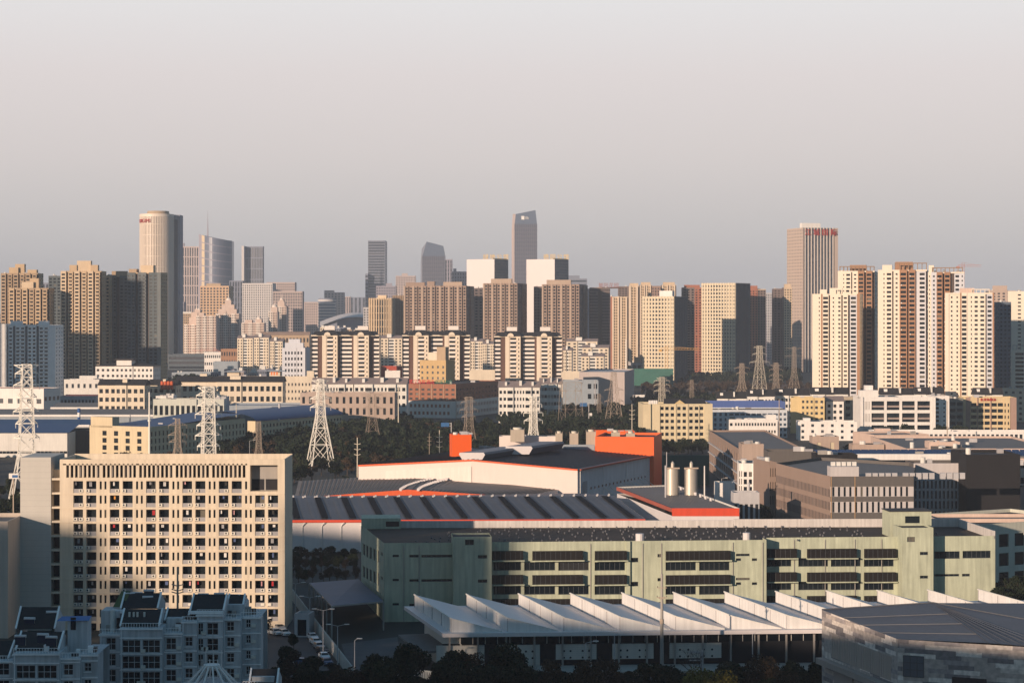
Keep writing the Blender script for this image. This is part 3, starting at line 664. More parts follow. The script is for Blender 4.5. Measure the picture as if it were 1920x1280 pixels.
se.beam((Pl.x, Pl.y, zb_+.56), (Pl.x+20, Pl.y+1, zb_+1.66), .2, metalroof); se.beam((Pl.x+20, Pl.y+1, zb_+1.66), (Pr.x+6, Pr.y+22, zb_+.26), .2, metalroof)
for k in (.3, .55, .8):
    se.beam(Vector((Pl.x, Pl.y, zb_+.56)).lerp(Vector((Pn.x, Pn.y, zb_+.06)), k), Vector((Pl.x+20, Pl.y+1, zb_+1.66)).lerp(Vector((Pn.x+14, Pn.y-4, zb_+.06)), k), .08, roofg)
b.done()

# ============================================================ foreground flats in shade, lower left
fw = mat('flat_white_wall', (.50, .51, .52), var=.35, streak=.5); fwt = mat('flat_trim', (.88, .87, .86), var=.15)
def frf(w_, h_): return (max(2, round(w_/1.0)), 2, fwhite)
def flats(label, D, segs, ztop, depth, pit=2.9, rowtop=None, roofd=None):
    x0, x1 = segs[0][0], segs[-1][1]; A = G(x0, D); Bq = G(x1, D); W = Wall(A, Bq)
    b = Bd('apartment_block', label, 'flats', (A+Bq)/2+Vector((0, depth/2)))
    prev = 0
    for (p0, p1, off, zt_, wins, wh) in segs:
        Wo = Wall(W.P(0, off, 0), W.P(10, off, 0)); xa, xb = Wo.x(p0), Wo.x(p1); rects = []
        for kf in range(6):
            z1 = rowtop-kf*pit
            for (a, c) in wins:
                if z1-wh > .2 and z1 < zt_: rects.append((Wo.x(a), Wo.x(c), z1-wh, z1))
        holed(b, Wo, xa, xb, 0, zt_, rects, fw, gl=GD, fr=frf, rec=.35)
        mb = b.p('wall')
        for xx in (xa, xb): mb.face([Wo.P(xx, 0, 0), Wo.P(xx, -off-depth*.5, 0), Wo.P(xx, -off-depth*.5, zt_), Wo.P(xx, 0, zt_)], fw)
        mb.face([Wo.P(xa, 0, zt_), Wo.P(xb, 0, zt_), Wo.P(xb, -depth-off, zt_), Wo.P(xa, -depth-off, zt_)], fw); mb.face([Wo.P(xa, -depth-off, 0), Wo.P(xb, -depth-off, 0), Wo.P(xb, -depth-off, zt_), Wo.P(xa, -depth-off, zt_)], fw)
        for kf in range(6):
            z = rowtop-kf*pit+.35
            if .3 < z < zt_-.1: b.p('floor_band').box(Wo.A, Wo.u, Wo.n, xa-.05, xb+.05, .003, .12, z-.1, z+.1, fwt)
        b.p('cornice').box(Wo.A, Wo.u, Wo.n, xa-.15, xb+.15, .13, .3, zt_-.35, zt_-.05, fwt)
        for (a, c) in wins:
            for kf in range(6):
                z1 = rowtop-kf*pit
                if z1-wh > .2 and z1 < zt_ and rnd.random() < .55:
                    xq = Wo.x(c)+.15 if Wo.x(c)+1.0 < xb else Wo.x(a)-1.0
                    if xa < xq < xb-.8: b.p('air_conditioner#%d_%d_%d' % (a, kf, p0)).box(Wo.A, Wo.u, Wo.n, xq, xq+.8, .004, .36, z1-wh+.1, z1-wh+.7, MATS['ac_casing'])
                if z1-wh > .2 and z1 < zt_: b.p('sill').box(Wo.A, Wo.u, Wo.n, Wo.x(a)-.1, Wo.x(c)+.1, .121, .22, z1-wh-.14, z1-wh-.02, fwt)
        b.p('downpipe#%d' % p0).beam(Wo.P(xa+.25, .14, 0), Wo.P(xa+.25, .14, zt_-.4), .12, fwt)
        for i in range(rnd.randint(1, 3)):        # things left on the roof terrace
            xq = rnd.uniform(xa+.3, xb-1.4); dq = rnd.uniform(1.2, 4); b.p('roof_clutter#%d_%d' % (p0, i)).box(Wo.A, Wo.u, Wo.n, xq, xq+rnd.uniform(.6, 1.6), -dq-1, -dq, zt_+.02, zt_+rnd.uniform(.5, 1.5), rnd.choice([conc, greyp, dark, dbrown, fwt]))
        mb = b.p('railing#%d' % p0)
        for i in range(int((xb-xa)/.5)): mb.box(Wo.A, Wo.u, Wo.n, xa+i*.5, xa+i*.5+.06, -.12, -.06, zt_+.01, zt_+.8, fwt)
        mb.box(Wo.A, Wo.u, Wo.n, xa, xb, -.14, -.04, zt_+.8, zt_+.88, fwt)
    return b, W
def pitched(b, W, px0, px1, d0, d1, zlo, zhi, m=rooft, w2=fw):
    """a lean dark tiled slope rising away from the viewer, with white side walls"""
    xa, xb = W.x(px0), W.x(px1); P = W.P; mb = b.p('roof')
    mb.face([P(xa, d0, zlo), P(xb, d0, zlo), P(xb, d1, zhi), P(xa, d1, zhi)], m); mb.face([P(xb, d1, zhi), P(xa, d1, zhi), P(xa, d1-5, zlo), P(xb, d1-5, zlo)], m)
    for xx in (xa, xb): b.p('gable_wall').face([P(xx, d0, zlo-2), P(xx, d0, zlo), P(xx, d1, zhi), P(xx, d1-5, zlo), P(xx, d1-5, zlo-2)], w2)
    for xx in (xa, xb): mb.beam(P(xx, d0, zlo+.1), P(xx, d1, zhi+.1), .3, fwt)
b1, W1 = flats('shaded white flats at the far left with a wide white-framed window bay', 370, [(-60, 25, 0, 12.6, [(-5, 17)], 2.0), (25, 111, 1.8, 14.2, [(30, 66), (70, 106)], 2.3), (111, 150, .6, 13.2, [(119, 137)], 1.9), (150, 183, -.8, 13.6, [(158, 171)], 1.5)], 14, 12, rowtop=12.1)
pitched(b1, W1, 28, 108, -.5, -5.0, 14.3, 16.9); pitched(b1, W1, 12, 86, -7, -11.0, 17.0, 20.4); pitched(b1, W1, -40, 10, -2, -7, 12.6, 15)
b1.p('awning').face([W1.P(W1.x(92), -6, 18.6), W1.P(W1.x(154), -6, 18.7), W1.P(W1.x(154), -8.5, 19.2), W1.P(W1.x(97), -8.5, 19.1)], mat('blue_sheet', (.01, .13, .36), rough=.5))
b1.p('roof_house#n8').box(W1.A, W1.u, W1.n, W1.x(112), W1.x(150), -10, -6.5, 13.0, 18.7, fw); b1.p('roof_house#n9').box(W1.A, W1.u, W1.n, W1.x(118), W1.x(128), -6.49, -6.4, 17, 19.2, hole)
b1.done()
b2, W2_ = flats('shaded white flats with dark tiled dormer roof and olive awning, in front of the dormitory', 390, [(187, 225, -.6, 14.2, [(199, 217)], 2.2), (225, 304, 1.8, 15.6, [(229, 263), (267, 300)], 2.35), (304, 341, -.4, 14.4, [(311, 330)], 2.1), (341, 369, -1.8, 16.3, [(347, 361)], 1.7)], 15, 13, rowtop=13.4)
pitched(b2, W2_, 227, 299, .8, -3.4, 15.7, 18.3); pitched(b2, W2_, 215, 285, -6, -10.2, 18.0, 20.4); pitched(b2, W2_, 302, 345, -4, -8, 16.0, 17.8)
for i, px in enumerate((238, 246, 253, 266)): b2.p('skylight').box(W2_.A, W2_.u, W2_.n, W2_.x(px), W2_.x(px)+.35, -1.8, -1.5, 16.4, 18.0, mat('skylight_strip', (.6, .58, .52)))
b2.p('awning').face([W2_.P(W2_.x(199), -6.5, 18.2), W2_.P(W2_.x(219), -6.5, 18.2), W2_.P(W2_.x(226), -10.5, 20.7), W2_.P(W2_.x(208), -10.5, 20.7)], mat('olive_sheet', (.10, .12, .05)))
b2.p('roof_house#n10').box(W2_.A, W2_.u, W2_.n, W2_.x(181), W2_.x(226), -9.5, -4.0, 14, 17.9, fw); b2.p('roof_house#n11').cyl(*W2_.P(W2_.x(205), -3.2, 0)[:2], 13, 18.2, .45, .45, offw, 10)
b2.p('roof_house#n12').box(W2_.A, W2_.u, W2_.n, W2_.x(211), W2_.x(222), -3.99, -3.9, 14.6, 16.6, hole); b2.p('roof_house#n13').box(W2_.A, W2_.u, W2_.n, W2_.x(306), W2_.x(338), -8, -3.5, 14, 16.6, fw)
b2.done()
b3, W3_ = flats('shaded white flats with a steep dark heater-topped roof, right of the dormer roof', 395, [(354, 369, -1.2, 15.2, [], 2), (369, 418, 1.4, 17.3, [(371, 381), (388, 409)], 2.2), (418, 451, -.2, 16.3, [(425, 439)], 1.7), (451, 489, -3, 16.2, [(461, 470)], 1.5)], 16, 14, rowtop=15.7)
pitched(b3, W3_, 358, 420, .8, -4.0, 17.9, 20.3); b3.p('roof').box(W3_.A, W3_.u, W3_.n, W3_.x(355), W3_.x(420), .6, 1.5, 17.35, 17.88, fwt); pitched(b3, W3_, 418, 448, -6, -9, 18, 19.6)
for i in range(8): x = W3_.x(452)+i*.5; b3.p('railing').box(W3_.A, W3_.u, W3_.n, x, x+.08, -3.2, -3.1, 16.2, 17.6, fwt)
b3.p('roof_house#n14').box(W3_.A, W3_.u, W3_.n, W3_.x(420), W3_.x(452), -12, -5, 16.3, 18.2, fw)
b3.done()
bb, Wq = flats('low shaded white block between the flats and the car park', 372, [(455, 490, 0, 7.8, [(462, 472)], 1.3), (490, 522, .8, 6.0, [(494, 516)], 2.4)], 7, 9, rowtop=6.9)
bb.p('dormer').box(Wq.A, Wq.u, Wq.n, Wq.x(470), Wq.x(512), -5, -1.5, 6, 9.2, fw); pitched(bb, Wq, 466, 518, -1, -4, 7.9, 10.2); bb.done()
# solar water heaters
hs = MB(); hs.abox(-.9, .9, -.06, .0, .1, 1.5, mat('solar_tubes', (.02, .03, .06), rough=.3)); hsm = hs.mesh('collector')
tk = MB()
for i in range(12):
    a, c = 2*math.pi*i/12, 2*math.pi*(i+1)/12; r_ = .26
    tk.face([(-1.0, .15+r_*math.cos(a), 1.6+r_*math.sin(a)), (1.0, .15+r_*math.cos(a), 1.6+r_*math.sin(a)), (1.0, .15+r_*math.cos(c), 1.6+r_*math.sin(c)), (-1.0, .15+r_*math.cos(c), 1.6+r_*math.sin(c))], whitem)
for sx in (-1.0, 1.0): tk.face([(sx, .15+r_*math.cos(2*math.pi*i/12), 1.6+r_*math.sin(2*math.pi*i/12)) for i in range(12)], whitem)
for sx in (-.9, .9): tk.beam((sx, .2, 0), (sx, .15, 1.5), .05, steel)
tkm = tk.mesh('tank')
hroot = None
spots = [(50, 1147, 381, 'at the peak of the leftmost roof'), (97, 1146, 380, 'behind the blue awning, leftmost roof'), (38, 1191, 369, 'on the front slope of the leftmost roof, left one'), (55, 1158, 378, 'below the peak of the leftmost roof'), (80, 1188, 369, 'on the front slope of the leftmost roof, middle one'), (96, 1193, 368, 'on the front slope of the leftmost roof, right one'),
         (243, 1112, 400, 'at the left of the upper dormer roof'), (257, 1111, 401, 'at the middle of the upper dormer roof'), (277, 1118, 399, 'at the right of the upper dormer roof'), (279, 1106, 403, 'topmost above the dormer roof'), (235, 1147, 393, 'on the lower dormer roof, left one'), (256, 1147, 393, 'on the lower dormer roof, middle one'),
         (376, 1121, 400, 'on the steep roof, left one'), (381, 1113, 401, 'at the peak of the steep roof, left one'), (411, 1112, 401, 'at the peak of the steep roof, right one'), (416, 1121, 400, 'on the steep roof, right one'), (441, 1115, 404, 'right of the steep roof')]
for (px, py, Ds, where) in spots:
    loc = (X(px, Ds), Ds, Zt(py, Ds)-1.7)
    if hroot is None:
        hroot = empty('solar_water_heater', loc, 'white solar water heater '+where, 'water heater', 'solar water heaters on the flats'); obj('collector', hsm, hroot); obj('tank', tkm, hroot)
    else: copy_thing(hroot, loc, rnd.uniform(-.15, .15), None, 'white solar water heater '+where)
# white cable-stayed tent top, bottom edge
b = Bd('tensile_roof', 'top of a white cable-stayed tent roof poking up at the bottom edge', 'tent', G(397, 330)); o = Vector((X(397, 330), 330, 0)); zt_ = Zt(1240, 330)
for i in range(14):
    a = 2*math.pi*i/14; b.p('mast').beam(o+Vector((1.2*math.cos(a), 1.2*math.sin(a), zt_-.6)), o+Vector((8*math.cos(a), 8*math.sin(a), zt_-7.5)), .22, white)
for i in range(6): b.p('mast').beam(o+Vector((-1.5+.6*i, 0, zt_-4)), o+Vector((-1.5+.6*i, 0, zt_+1.4*(i % 2)+.4)), .1, white)
b.p('ring').cyl(o.x, o.y, zt_-.8, zt_-.4, 1.3, 1.3, white, 16); b.p('canopy').cyl(o.x, o.y, zt_-8, zt_-2.5, 7.2, 1.3, mat('tent_membrane', (.5, .5, .52)), 14); b.p('post').beam(o, o+Vector((0, 0, zt_-3)), .5, white); b.done()

# ============================================================ loading shed, gatehouse, car park wall
b = Bd('loading_shed', 'open shed with a blue-grey sheet roof beside the green factory end wall', 'shed', (X(650, 490), 490))
q4 = [Vector((X(622, 472), 472)), Vector((X(719, 490), 490)), Vector((X(672, 540), 540)), Vector((X(580, 545), 545))]
zz = [Zt(1135, 472), Zt(1126, 490), Zt(1085, 540), Zt(1092, 545)]
b.p('roof').face([(p.x, p.y, z) for p, z in zip(q4, zz)], mat('shed_roof', (.06, .09, .14), rough=.6, var=.25)); b.p('roof').face([(p.x, p.y, z-.35) for p, z in zip(q4, zz)], conc)
for i in range(4):
    j = (i+1) % 4; b.p('fascia').face([(q4[i].x, q4[i].y, zz[i]), (q4[j].x, q4[j].y, zz[j]), (q4[j].x, q4[j].y, zz[j]-.35), (q4[i].x, q4[i].y, zz[i]-.35)], conc)
for i in (0, 3, 1): b.p('post').beam((q4[i].x, q4[i].y, 0), (q4[i].x, q4[i].y, zz[i]-.3), .35, conc)
for k in range(1, 5): v_ = q4[0].lerp(q4[3], k/5); b.p('post').beam((v_.x, v_.y, 0), (v_.x, v_.y, zz[0]+(zz[3]-zz[0])*k/5-.3), .3, conc)
b.done()
block('small grey gatehouse with a dark doorway behind the parked cars', 552, 580, 480, 1150, th=8, depth=5, mats={'wall': lgrey}, front=[(1, 0, 1, .6, .75, .05, 'wall')], fl=3.2, name='gatehouse', gl=GD, nfl=1, top=.3)
b = Bd('wall', 'long concrete perimeter wall running beside the car park', 'wall', (X(620, 450), 450)); pa = [G(536, 560), G(600, 480), G(640, 442), G(668, 418)]
for i in range(3):
    Wf = Wall(pa[i], pa[i+1]); b.p('panel').box(Wf.A, Wf.u, Wf.n, 0, Wf.L, -.15, .15, 0, 2.6, conc)
    for k in range(int(Wf.L/1.5)): b.p('post').box(Wf.A, Wf.u, Wf.n, k*1.5, k*1.5+.4, .151, .3, 0, 2.9, offw)
b.done()
# ============================================================ shade: unseen tower blocks left of and behind the viewer, shaped to cast it
def sunpt(u, v):          # u across the sun's direction, v along it (metres)
    s, c = math.sin(R(SUN_AZ)), math.cos(R(SUN_AZ)); return Vector((u*c+v*s, -u*s+v*c))
def occ(label, u0, u1, v0, h, dep=18):
    a, b_ = sunpt(u0, v0-dep), sunpt(u1, v0-dep); c_, d_ = sunpt(u1, v0), sunpt(u0, v0)
    b = Bd('apartment_tower', label, 'building', (a+c_)/2, 'unseen shade-casting blocks off the frame'); b.p('wall').prism([tuple(a), tuple(b_), tuple(c_), tuple(d_)], 0, h, offw); return b
TAN = math.tan(R(SUN_EL))
def hh(z, v, v0): return z+(v-v0)*TAN
for (i, (u0, u1, v0, z, v)) in enumerate(((-400, -370, -250, 24, 328), (-369, -362, -300, 11, 345), (-358, -338, -170, 3, 350), (-336, -303, -330, 21, 405), (-302, -262, -150, 13.6, 345), (-261, -196, -150, 12.4, 345), (-195, -130, -60, 21, 311), (-470, -401, -150, 7.5, 480),
                                          (-1362, -1331, 820, 58, 1181), (-1330, -1300, 820, 104, 1190), (-1298, -1262, 820, 70, 1077))):
    b = occ('unseen white tower block added out of frame to cast evening shade (%s)' % ords[i], u0, u1, v0, hh(z, v, v0)); b.done()

# ============================================================ warehouse with the long grey front roof
b = Bd('warehouse', 'long low warehouse with grey seamed roof, red eave and white wall', 'warehouse', G(870, 670)); b.o = (b.o[0], b.o[1], 0)
e0, e1 = G(545, 649), G(1210, 652); ze = 9.8; zr = 12.8; r0 = Vector((X(534, 693), 693)); r1 = Vector((X(1150, 700), 700))
W = Wall(e0, e1); mr = b.p('roof'); mr.face([(e0.x, e0.y, ze), (e1.x, e1.y, ze), (r1.x, r1.y, zr), (r0.x, r0.y, zr)], metalroof)
bk0, bk1 = r0+Vector((-2, 45)), r1+Vector((-8, 45)); mr.face([(r0.x, r0.y, zr), (r1.x, r1.y, zr), (bk1.x, bk1.y, ze), (bk0.x, bk0.y, ze)], metalroof)
ins = W.P(W.L-.5, -.8, 0); i0 = W.P(.5, -.8, 0)
b.p('wall').prism([i0[:2], ins[:2], (bk1.x-1, bk1.y-1), (bk0.x+1, bk0.y-1)], 0, ze-.15, whitem, top=False)
b.p('fascia').face([(e0.x, e0.y, ze+.02), (e1.x, e1.y, ze+.02), (e1.x, e1.y, ze-.75), (e0.x, e0.y, ze-.75)], redf)
b.p('fascia').face([(e0.x, e0.y, ze+.02), (r0.x, r0.y, zr+.02), (r0.x, r0.y, zr-.9), (e0.x, e0.y, ze-.75)], redf); b.p('fascia').face([(e1.x, e1.y, ze+.02), (r1.x, r1.y, zr+.02), (r1.x, r1.y, zr-.9), (e1.x, e1.y, ze-.75)], whitem)
dk = mat('skylight_band', (.010, .011, .015), rough=.9, spec=.1)
for k in range(38):
    f0 = (k+.35)/38; wd = .019 if k % 3 == 0 else .0016; t_ = .12
    p = lambda f, g: (e0.lerp(e1, f).lerp(r0.lerp(r1, f), g), ze+(zr-ze)*g+(.38 if wd > .005 else .42))
    q_ = [p(f0, .03), p(f0+wd, .03), p(f0+wd, .95), p(f0, .95)]; b.p('skylight_strip' if wd > .005 else 'roof_seam').face([(v.x, v.y, z) for v, z in q_], dk if wd > .005 else roofg)
for k in range(28):
    v = r0.lerp(r1, (k+.5)/28); b.p('ridge_vent').box((v.x, v.y-1), (1, 0), (0, -1), 0, .6, -.4, .4, zr, zr+.55, lgrey); v = v+Vector((.011*900/28, 2.5)); b.p('ridge_vent').box((v.x, v.y), (1, 0), (0, -1), 0, .5, -.4, .4, zr-.1, zr+.5, lgrey)
for k in range(19): x = 3.5+k*5.9; b.p('downpipe').beam(W.P(x, -.6, 0), W.P(x, -.6, ze-2), .22, white); b.p('downpipe').beam(W.P(x, -.6, ze-2), W.P(x+.8, -.05, ze-.8), .22, white)
b.done()
# ---- hall with the flat brown roof and orange gable fascia
b = Bd('warehouse', 'low warehouse with brown-grey roof and a long orange gable fascia', 'warehouse', G(760, 730))
g0, gm, g1 = G(552, 716), G(765, 722), G(978, 728); z0_, zm = Zt(934, 716), Zt(918, 722); z1_ = Zt(932, 728)
for a_, c_, za, zc in ((g0, gm, z0_, zm), (gm, g1, zm, z1_)):
    b.p('fascia').face([(a_.x, a_.y, za-1.9), (c_.x, c_.y, zc-1.9), (c_.x, c_.y, zc+.1), (a_.x, a_.y, za+.1)], mat('orange_fascia', (.75, .13, .045)))
    b.p('wall').face([(a_.x, a_.y+.3, 0), (c_.x, c_.y+.3, 0), (c_.x, c_.y+.3, zc-1.8), (a_.x, a_.y+.3, za-1.8)], whitem)
bk = [Vector((g0.x-6, 790)), Vector((gm.x+2, 795)), Vector((26, 800))]
brr = mat('brown_sheet_roof', (.24, .205, .185), var=.4, scale=.08, streak=.3)
b.p('roof').face([(g0.x, g0.y, z0_), (gm.x, gm.y, zm), (bk[1].x, bk[1].y, zm), (bk[0].x, bk[0].y, z0_)], brr); b.p('roof').face([(gm.x, gm.y, zm), (g1.x, g1.y, z1_), (bk[2].x+8, bk[2].y, z1_), (bk[1].x, bk[1].y, zm)], brr)
b.p('wall').face([(g1.x, g1.y, 0), (bk[2].x+8, 800, 0), (bk[2].x+8, 800, z1_), (g1.x, g1.y, z1_)], whitem)
for k in range(24):
    for s_ in (0, 1): f_ = k/24; v = Vector((gm.x-3+s_*6, gm.y)).lerp(Vector((bk[1].x-3+s_*6+18*f_, bk[1].y)), f_); b.p('ridge_vent').box((v.x, v.y), (1, 0), (0, -1), 0, .9, -.45, .45, zm-.3, zm+.5, whitem)
for k in range(1, 30):
    f_ = k/30; a_ = g0.lerp(gm, f_); c_ = bk[0].lerp(bk[1], f_); z = z0_+(zm-z0_)*f_; b.p('roof_seam').beam((a_.x, a_.y, z+.15), (c_.x, c_.y, z+.15), .12, mat('seam_dark', (.04, .04, .045)))
    a_ = gm.lerp(g1, f_); c_ = bk[1].lerp(Vector((bk[2].x+8, bk[2].y)), f_); z = zm+(z1_-zm)*f_; b.p('roof_seam').beam((a_.x, a_.y, z+.15), (c_.x, c_.y, z+.15), .12, MATS['seam_dark'])
b.done()
b = Bd('warehouse', 'big factory hall with wide low gable roof, pink-lit front wall and two roof hoods', 'factory hall', G(950, 800))
p0, pa, p1 = G(672, 781), G(884, 765), G(1083, 757); ze0, zap, ze1 = Zt(872, 781), Zt(864, 765)+.4, Zt(880, 757)
qv = Vector((30.5, 72)); f1 = p1+qv; f0 = p0+qv; fa = pa+qv; zf1 = ze1
mr = b.p('roof'); mr.face([(p0.x, p0.y, ze0), (pa.x, pa.y, zap), (fa.x, fa.y, zap), (f0.x, f0.y, ze0)], brr); mr.face([(pa.x, pa.y, zap), (p1.x+1, p1.y, ze1), (f1.x+1, f1.y, zf1), (fa.x, fa.y, zap)], metalroof)
lw = mat('hall_wall', (.70, .62, .58), var=.06, streak=.05)
b.p('wall').face([(p0.x, p0.y+.5, 0), (pa.x, pa.y+.5, 0), (pa.x, pa.y+.5, zap-.3), (p0.x, p0.y+.5, ze0-.3)], lw); b.p('wall').face([(pa.x, pa.y+.5, 0), (p1.x, p1.y+.5, 0), (p1.x, p1.y+.5, ze1-.3), (pa.x, pa.y+.5, zap-.3)], lw)
b.p('side_wall').face([(p1.x, p1.y+.5, 0), (f1.x, f1.y, 0), (f1.x, f1.y, zf1-.3), (p1.x, p1.y+.5, ze1-.3)], mat('shaded_hall_wall', (.50, .53, .56), var=.15, streak=.25))  # bluish shade of the side wall put into its colour
b.p('wall').face([(f0.x, f0.y, 0), (p0.x, p0.y+.5, 0), (p0.x, p0.y+.5, ze0-.3), (f0.x, f0.y, ze0-.3)], lw); b.p('wall').face([(f1.x, f1.y, 0), (f0.x, f0.y, 0), (f0.x, f0.y, ze0-.3), (fa.x, fa.y, zap-.3), (f1.x, f1.y, zf1-.3)], lw)
for a_, c_, za, zc in ((p0, pa, ze0, zap), (pa, p1, zap, ze1)): b.p('fascia').beam((a_.x, a_.y-.1, za-.1), (c_.x, c_.y-.1, zc-.1), .5, mat('orange_fascia', (.75, .13, .045)))
b.p('fascia').beam((p1.x+1, p1.y, ze1-.1), (f1.x+1, f1.y, zf1-.1), .6, mat('dull_red_fascia', (.35, .09, .06)))
for a_, c_, za, zc in ((p0, pa, ze0, zap), (pa, p1, zap, ze1)):
    n_ = 26
    for k in range(n_): v = a_.lerp(c_, k/n_); z = za+(zc-za)*k/n_; b.p('roof_seam').beam((v.x, v.y, z+.2), (v.x+qv.x, v.y+qv.y, z+.2), .16, mat('seam_dark', (.04, .04, .045)))
b.p('inner_panel').face([(X(722, 776), 776-.1+.3, 8.8), (X(884, 765), 765.2, 8.8), (X(884, 765), 765.2, zap-2.3), (X(722, 776), 776.2, ze0-1.7)], mat('hall_panel', (.74, .66, .61), var=.04))
Ws = Wall(p1, f1)
for k in range(9): x = 26+k*5.6; b.p('brace').beam(Ws.P(x, .1, 9.0), Ws.P(x-1, 7.5, 4.2), .16, steel)
b.p('canopy').box(Ws.A, Ws.u, Ws.n, 12, 77, .02, 8.0, 3.6, 4.0, mat('canopy_sheet', (.20, .22, .24)))
for k in range(16): x = 13+k*3.9; b.p('small_window').box(Ws.A, Ws.u, Ws.n, x, x+.9, .01, .05, 9.2, 10.0, GD)
b.p('door').box(Ws.A, Ws.u, Ws.n, 5.5, 9.5, .01, .05, 3, 12.5, greyp)
for k in range(3): b.p('downpipe').beam(Ws.P(2+k*24, .2, 0), Ws.P(2+k*24, .2, ze1-.5), .2, white)
def hood(px0, px1, Df, zb, ln):
    a, c = X(px0, Df), X(px1, Df); v = Vector((ln*.42, ln)); hgt = 3.0; mb = MB()
    sec = [(a+1.3, zb), (c-1.6, zb), (c-.3, zb+hgt*.75), (c-.8, zb+hgt), (a+.2, zb+hgt), (a-.1, zb+hgt*.8)]
    mb.face([(x, Df, z) for x, z in sec], whitem)
    for i in range(6): (x0_, z0__), (x1_, z1__) = sec[i], sec[(i+1) % 6]; mb.face([(x0_, Df, z0__), (x1_, Df, z1__), (x1_+v.x, Df+v.y, z1__), (x0_+v.x, Df+v.y, z0__)], mat('hood_metal', (.12, .12, .14), rough=.45) if i else whitem)
    obj('roof_hood', mb, b.e, b.o)
hood(861, 911, 767, zap-.5, 34); hood(948, 1000, 792, zap+.2, 30)
b.done()
# ---- orange-red volumes and plant on top of the hall
orl = [('orange-red cubic roof house at the left end of the factory hall roof', 848, 884, 800, 815, 862, -8, 9), ('orange-red box standing behind the big orange slab on the hall', 1112, 1190, 868, 808, 860, 0, 8)]
for lab, x0, x1, D, yt, yb, th, dp in orl: block(lab, x0, x1, D, yt, th=th, depth=dp, mats={'wall': hor}, name='roof_house', cat='roof house', rm=dark)
A, B_, Cc, E = plan(1116, 1226, 828, 8, 1241, 14)
block('big bright orange-red slab block at the back right corner of the factory hall', 1116, 1226, 832, 818, th=10, xs=1241, mats={'wall': hor}, name='orange_block', cat='building', rm=dark)
block('long white parapet block behind the roof hoods', 884, 975, 812, 832, depth=6, mats={'wall': whitem}, name='plant_room', cat='plant room', zt=20.8)
block('white plant room with a water tank on it, behind the roof hoods', 936, 1044, 850, 818, depth=8, mats={'wall': mat('hall_wall', (.7, .62, .58))}, name='plant_room', cat='plant room', roofs=())
block('pale blue low parapet left of the orange slab', 1050, 1115, 835, 834, depth=3, mats={'wall': bgrey}, name='parapet_block', cat='parapet')
def cyl_thing(name, label, cat, px, D, z0, z1, r, m, n=16, group=None, cone=0):
    b = Bd(name, label, cat, G(px, D), group); p = G(px, D); b.p('drum').cyl(p.x, p.y, z0, z1, r, r, m, n); b.p('cap').cyl(p.x, p.y, z1, z1+.3+cone, r*1.05, r*.4, m, n); return b
for i, (px, D, yb, yt, wpx, lab) in enumerate(((970, 845, 818, 801, 26, 'square grey cooling tower on the white plant room'), (1048, 850, 824, 808, 13, 'small cooling tower right of the white plant room'), (1076, 850, 824, 808, 16, 'boxy cooling tower between plant room and orange slab'), (1108, 850, 826, 805, 18, 'cooling tower partly hidden by the orange slab'), (1154, 850, 822, 806, 16, 'grey cooling tower on top of the orange slab, left one'), (1182, 845, 822, 808, 16, 'grey cooling tower on top of the orange slab, right one'))):
    b = Bd('cooling_tower', lab, 'cooling tower', G(px, D), 'cooling towers on the factory hall'); p = G(px, D); r_ = wpx/2*D/F
    z0, z1 = Zt(yb, D), Zt(yt, D); b.p('casing').box((p.x, p.y), (1, 0), (0, -1), -r_, r_, -r_, r_, z0-2, z1-.8, mat('cooling_casing', (.44, .38, .31))); b.p('fan_stack').cyl(p.x, p.y, z1-.8, z1, r_*.7, r_*.6, steel); 
    for s_ in (-1, 1): b.p('rail').box((p.x, p.y), (1, 0), (0, -1), s_*r_-.05, s_*r_+.05, -r_, r_, z1-.8, z1-.2, steeld)
    b.done()
stm = mat('stainless', (.60, .54, .46), rough=.45, metal=.4, var=.15, scale=.5, streak=.25)
for px, lab in ((1260, 'left stainless steel silo beside the factory hall'), (1295, 'right stainless steel silo beside the factory hall')):
    b = Bd('silo', lab, 'silo', G(px, 700), 'stainless silos'); p = G(px, 700); r_ = 2.05
    zt_ = Zt(878, 700); b.p('tank').cyl(p.x, p.y, 0, zt_, r_, r_, stm, 28); b.p('top').cyl(p.x, p.y, zt_, zt_+.35, r_*1.03, r_*.6, stm, 28); b.p('filter').cyl(p.x+.2, p.y, zt_+.2, Zt(868, 700), .55, .55, stm, 14); b.p('filter').cyl(p.x+.2, p.y, Zt(868, 700), Zt(864.5, 700), .55, .15, stm, 14)
    b.p('rail').box((p.x, p.y), (1, 0), (0, -1), -r_*1.15, r_*1.15, r_*1.02, r_*1.1, zt_+.05, zt_+.5, steeld); b.p('ladder').beam((p.x+r_+.2, p.y-.2, 0), (p.x+r_+.2, p.y-.2, zt_), .18, steeld); b.done()
# ---- red-fascia annexe on the right
b = Bd('warehouse', 'grey-roofed warehouse annexe with thick red fascia at its right end', 'warehouse', G(1290, 680)); zt_ = 13.6
c4 = [G(1260, DZ(967, zt_-2.4)), G(1386, DZ(967, zt_-2.4)), G(1266, 735), G(1157, 726)]
b.p('wall').prism([tuple(c) for c in c4], 0, zt_-2.3, whitem, top=False); b.p('roof').face([(c.x, c.y, zt_-.5) for c in c4], metalroof)
for i, m_ in ((0, redf), (1, offw), (2, offw), (3, mat('dull_red_fascia', (.35, .09, .06)))):
    a_, c_ = c4[i], c4[(i+1) % 4]; Wf = Wall(a_, c_); hgt = 2.4 if i == 0 else (1.3 if i < 3 else 1.2)
    b.p('fascia').box(Wf.A, Wf.u, Wf.n, 0, Wf.L, .003, .2, zt_-hgt, zt_, m_)
for k in range(7): v = c4[2].lerp(c4[1], .18+.08*k); b.p('roof_vent').cyl(v.x-1.5, v.y, zt_-.5, zt_+.5, .4, .5, whitem, 8)
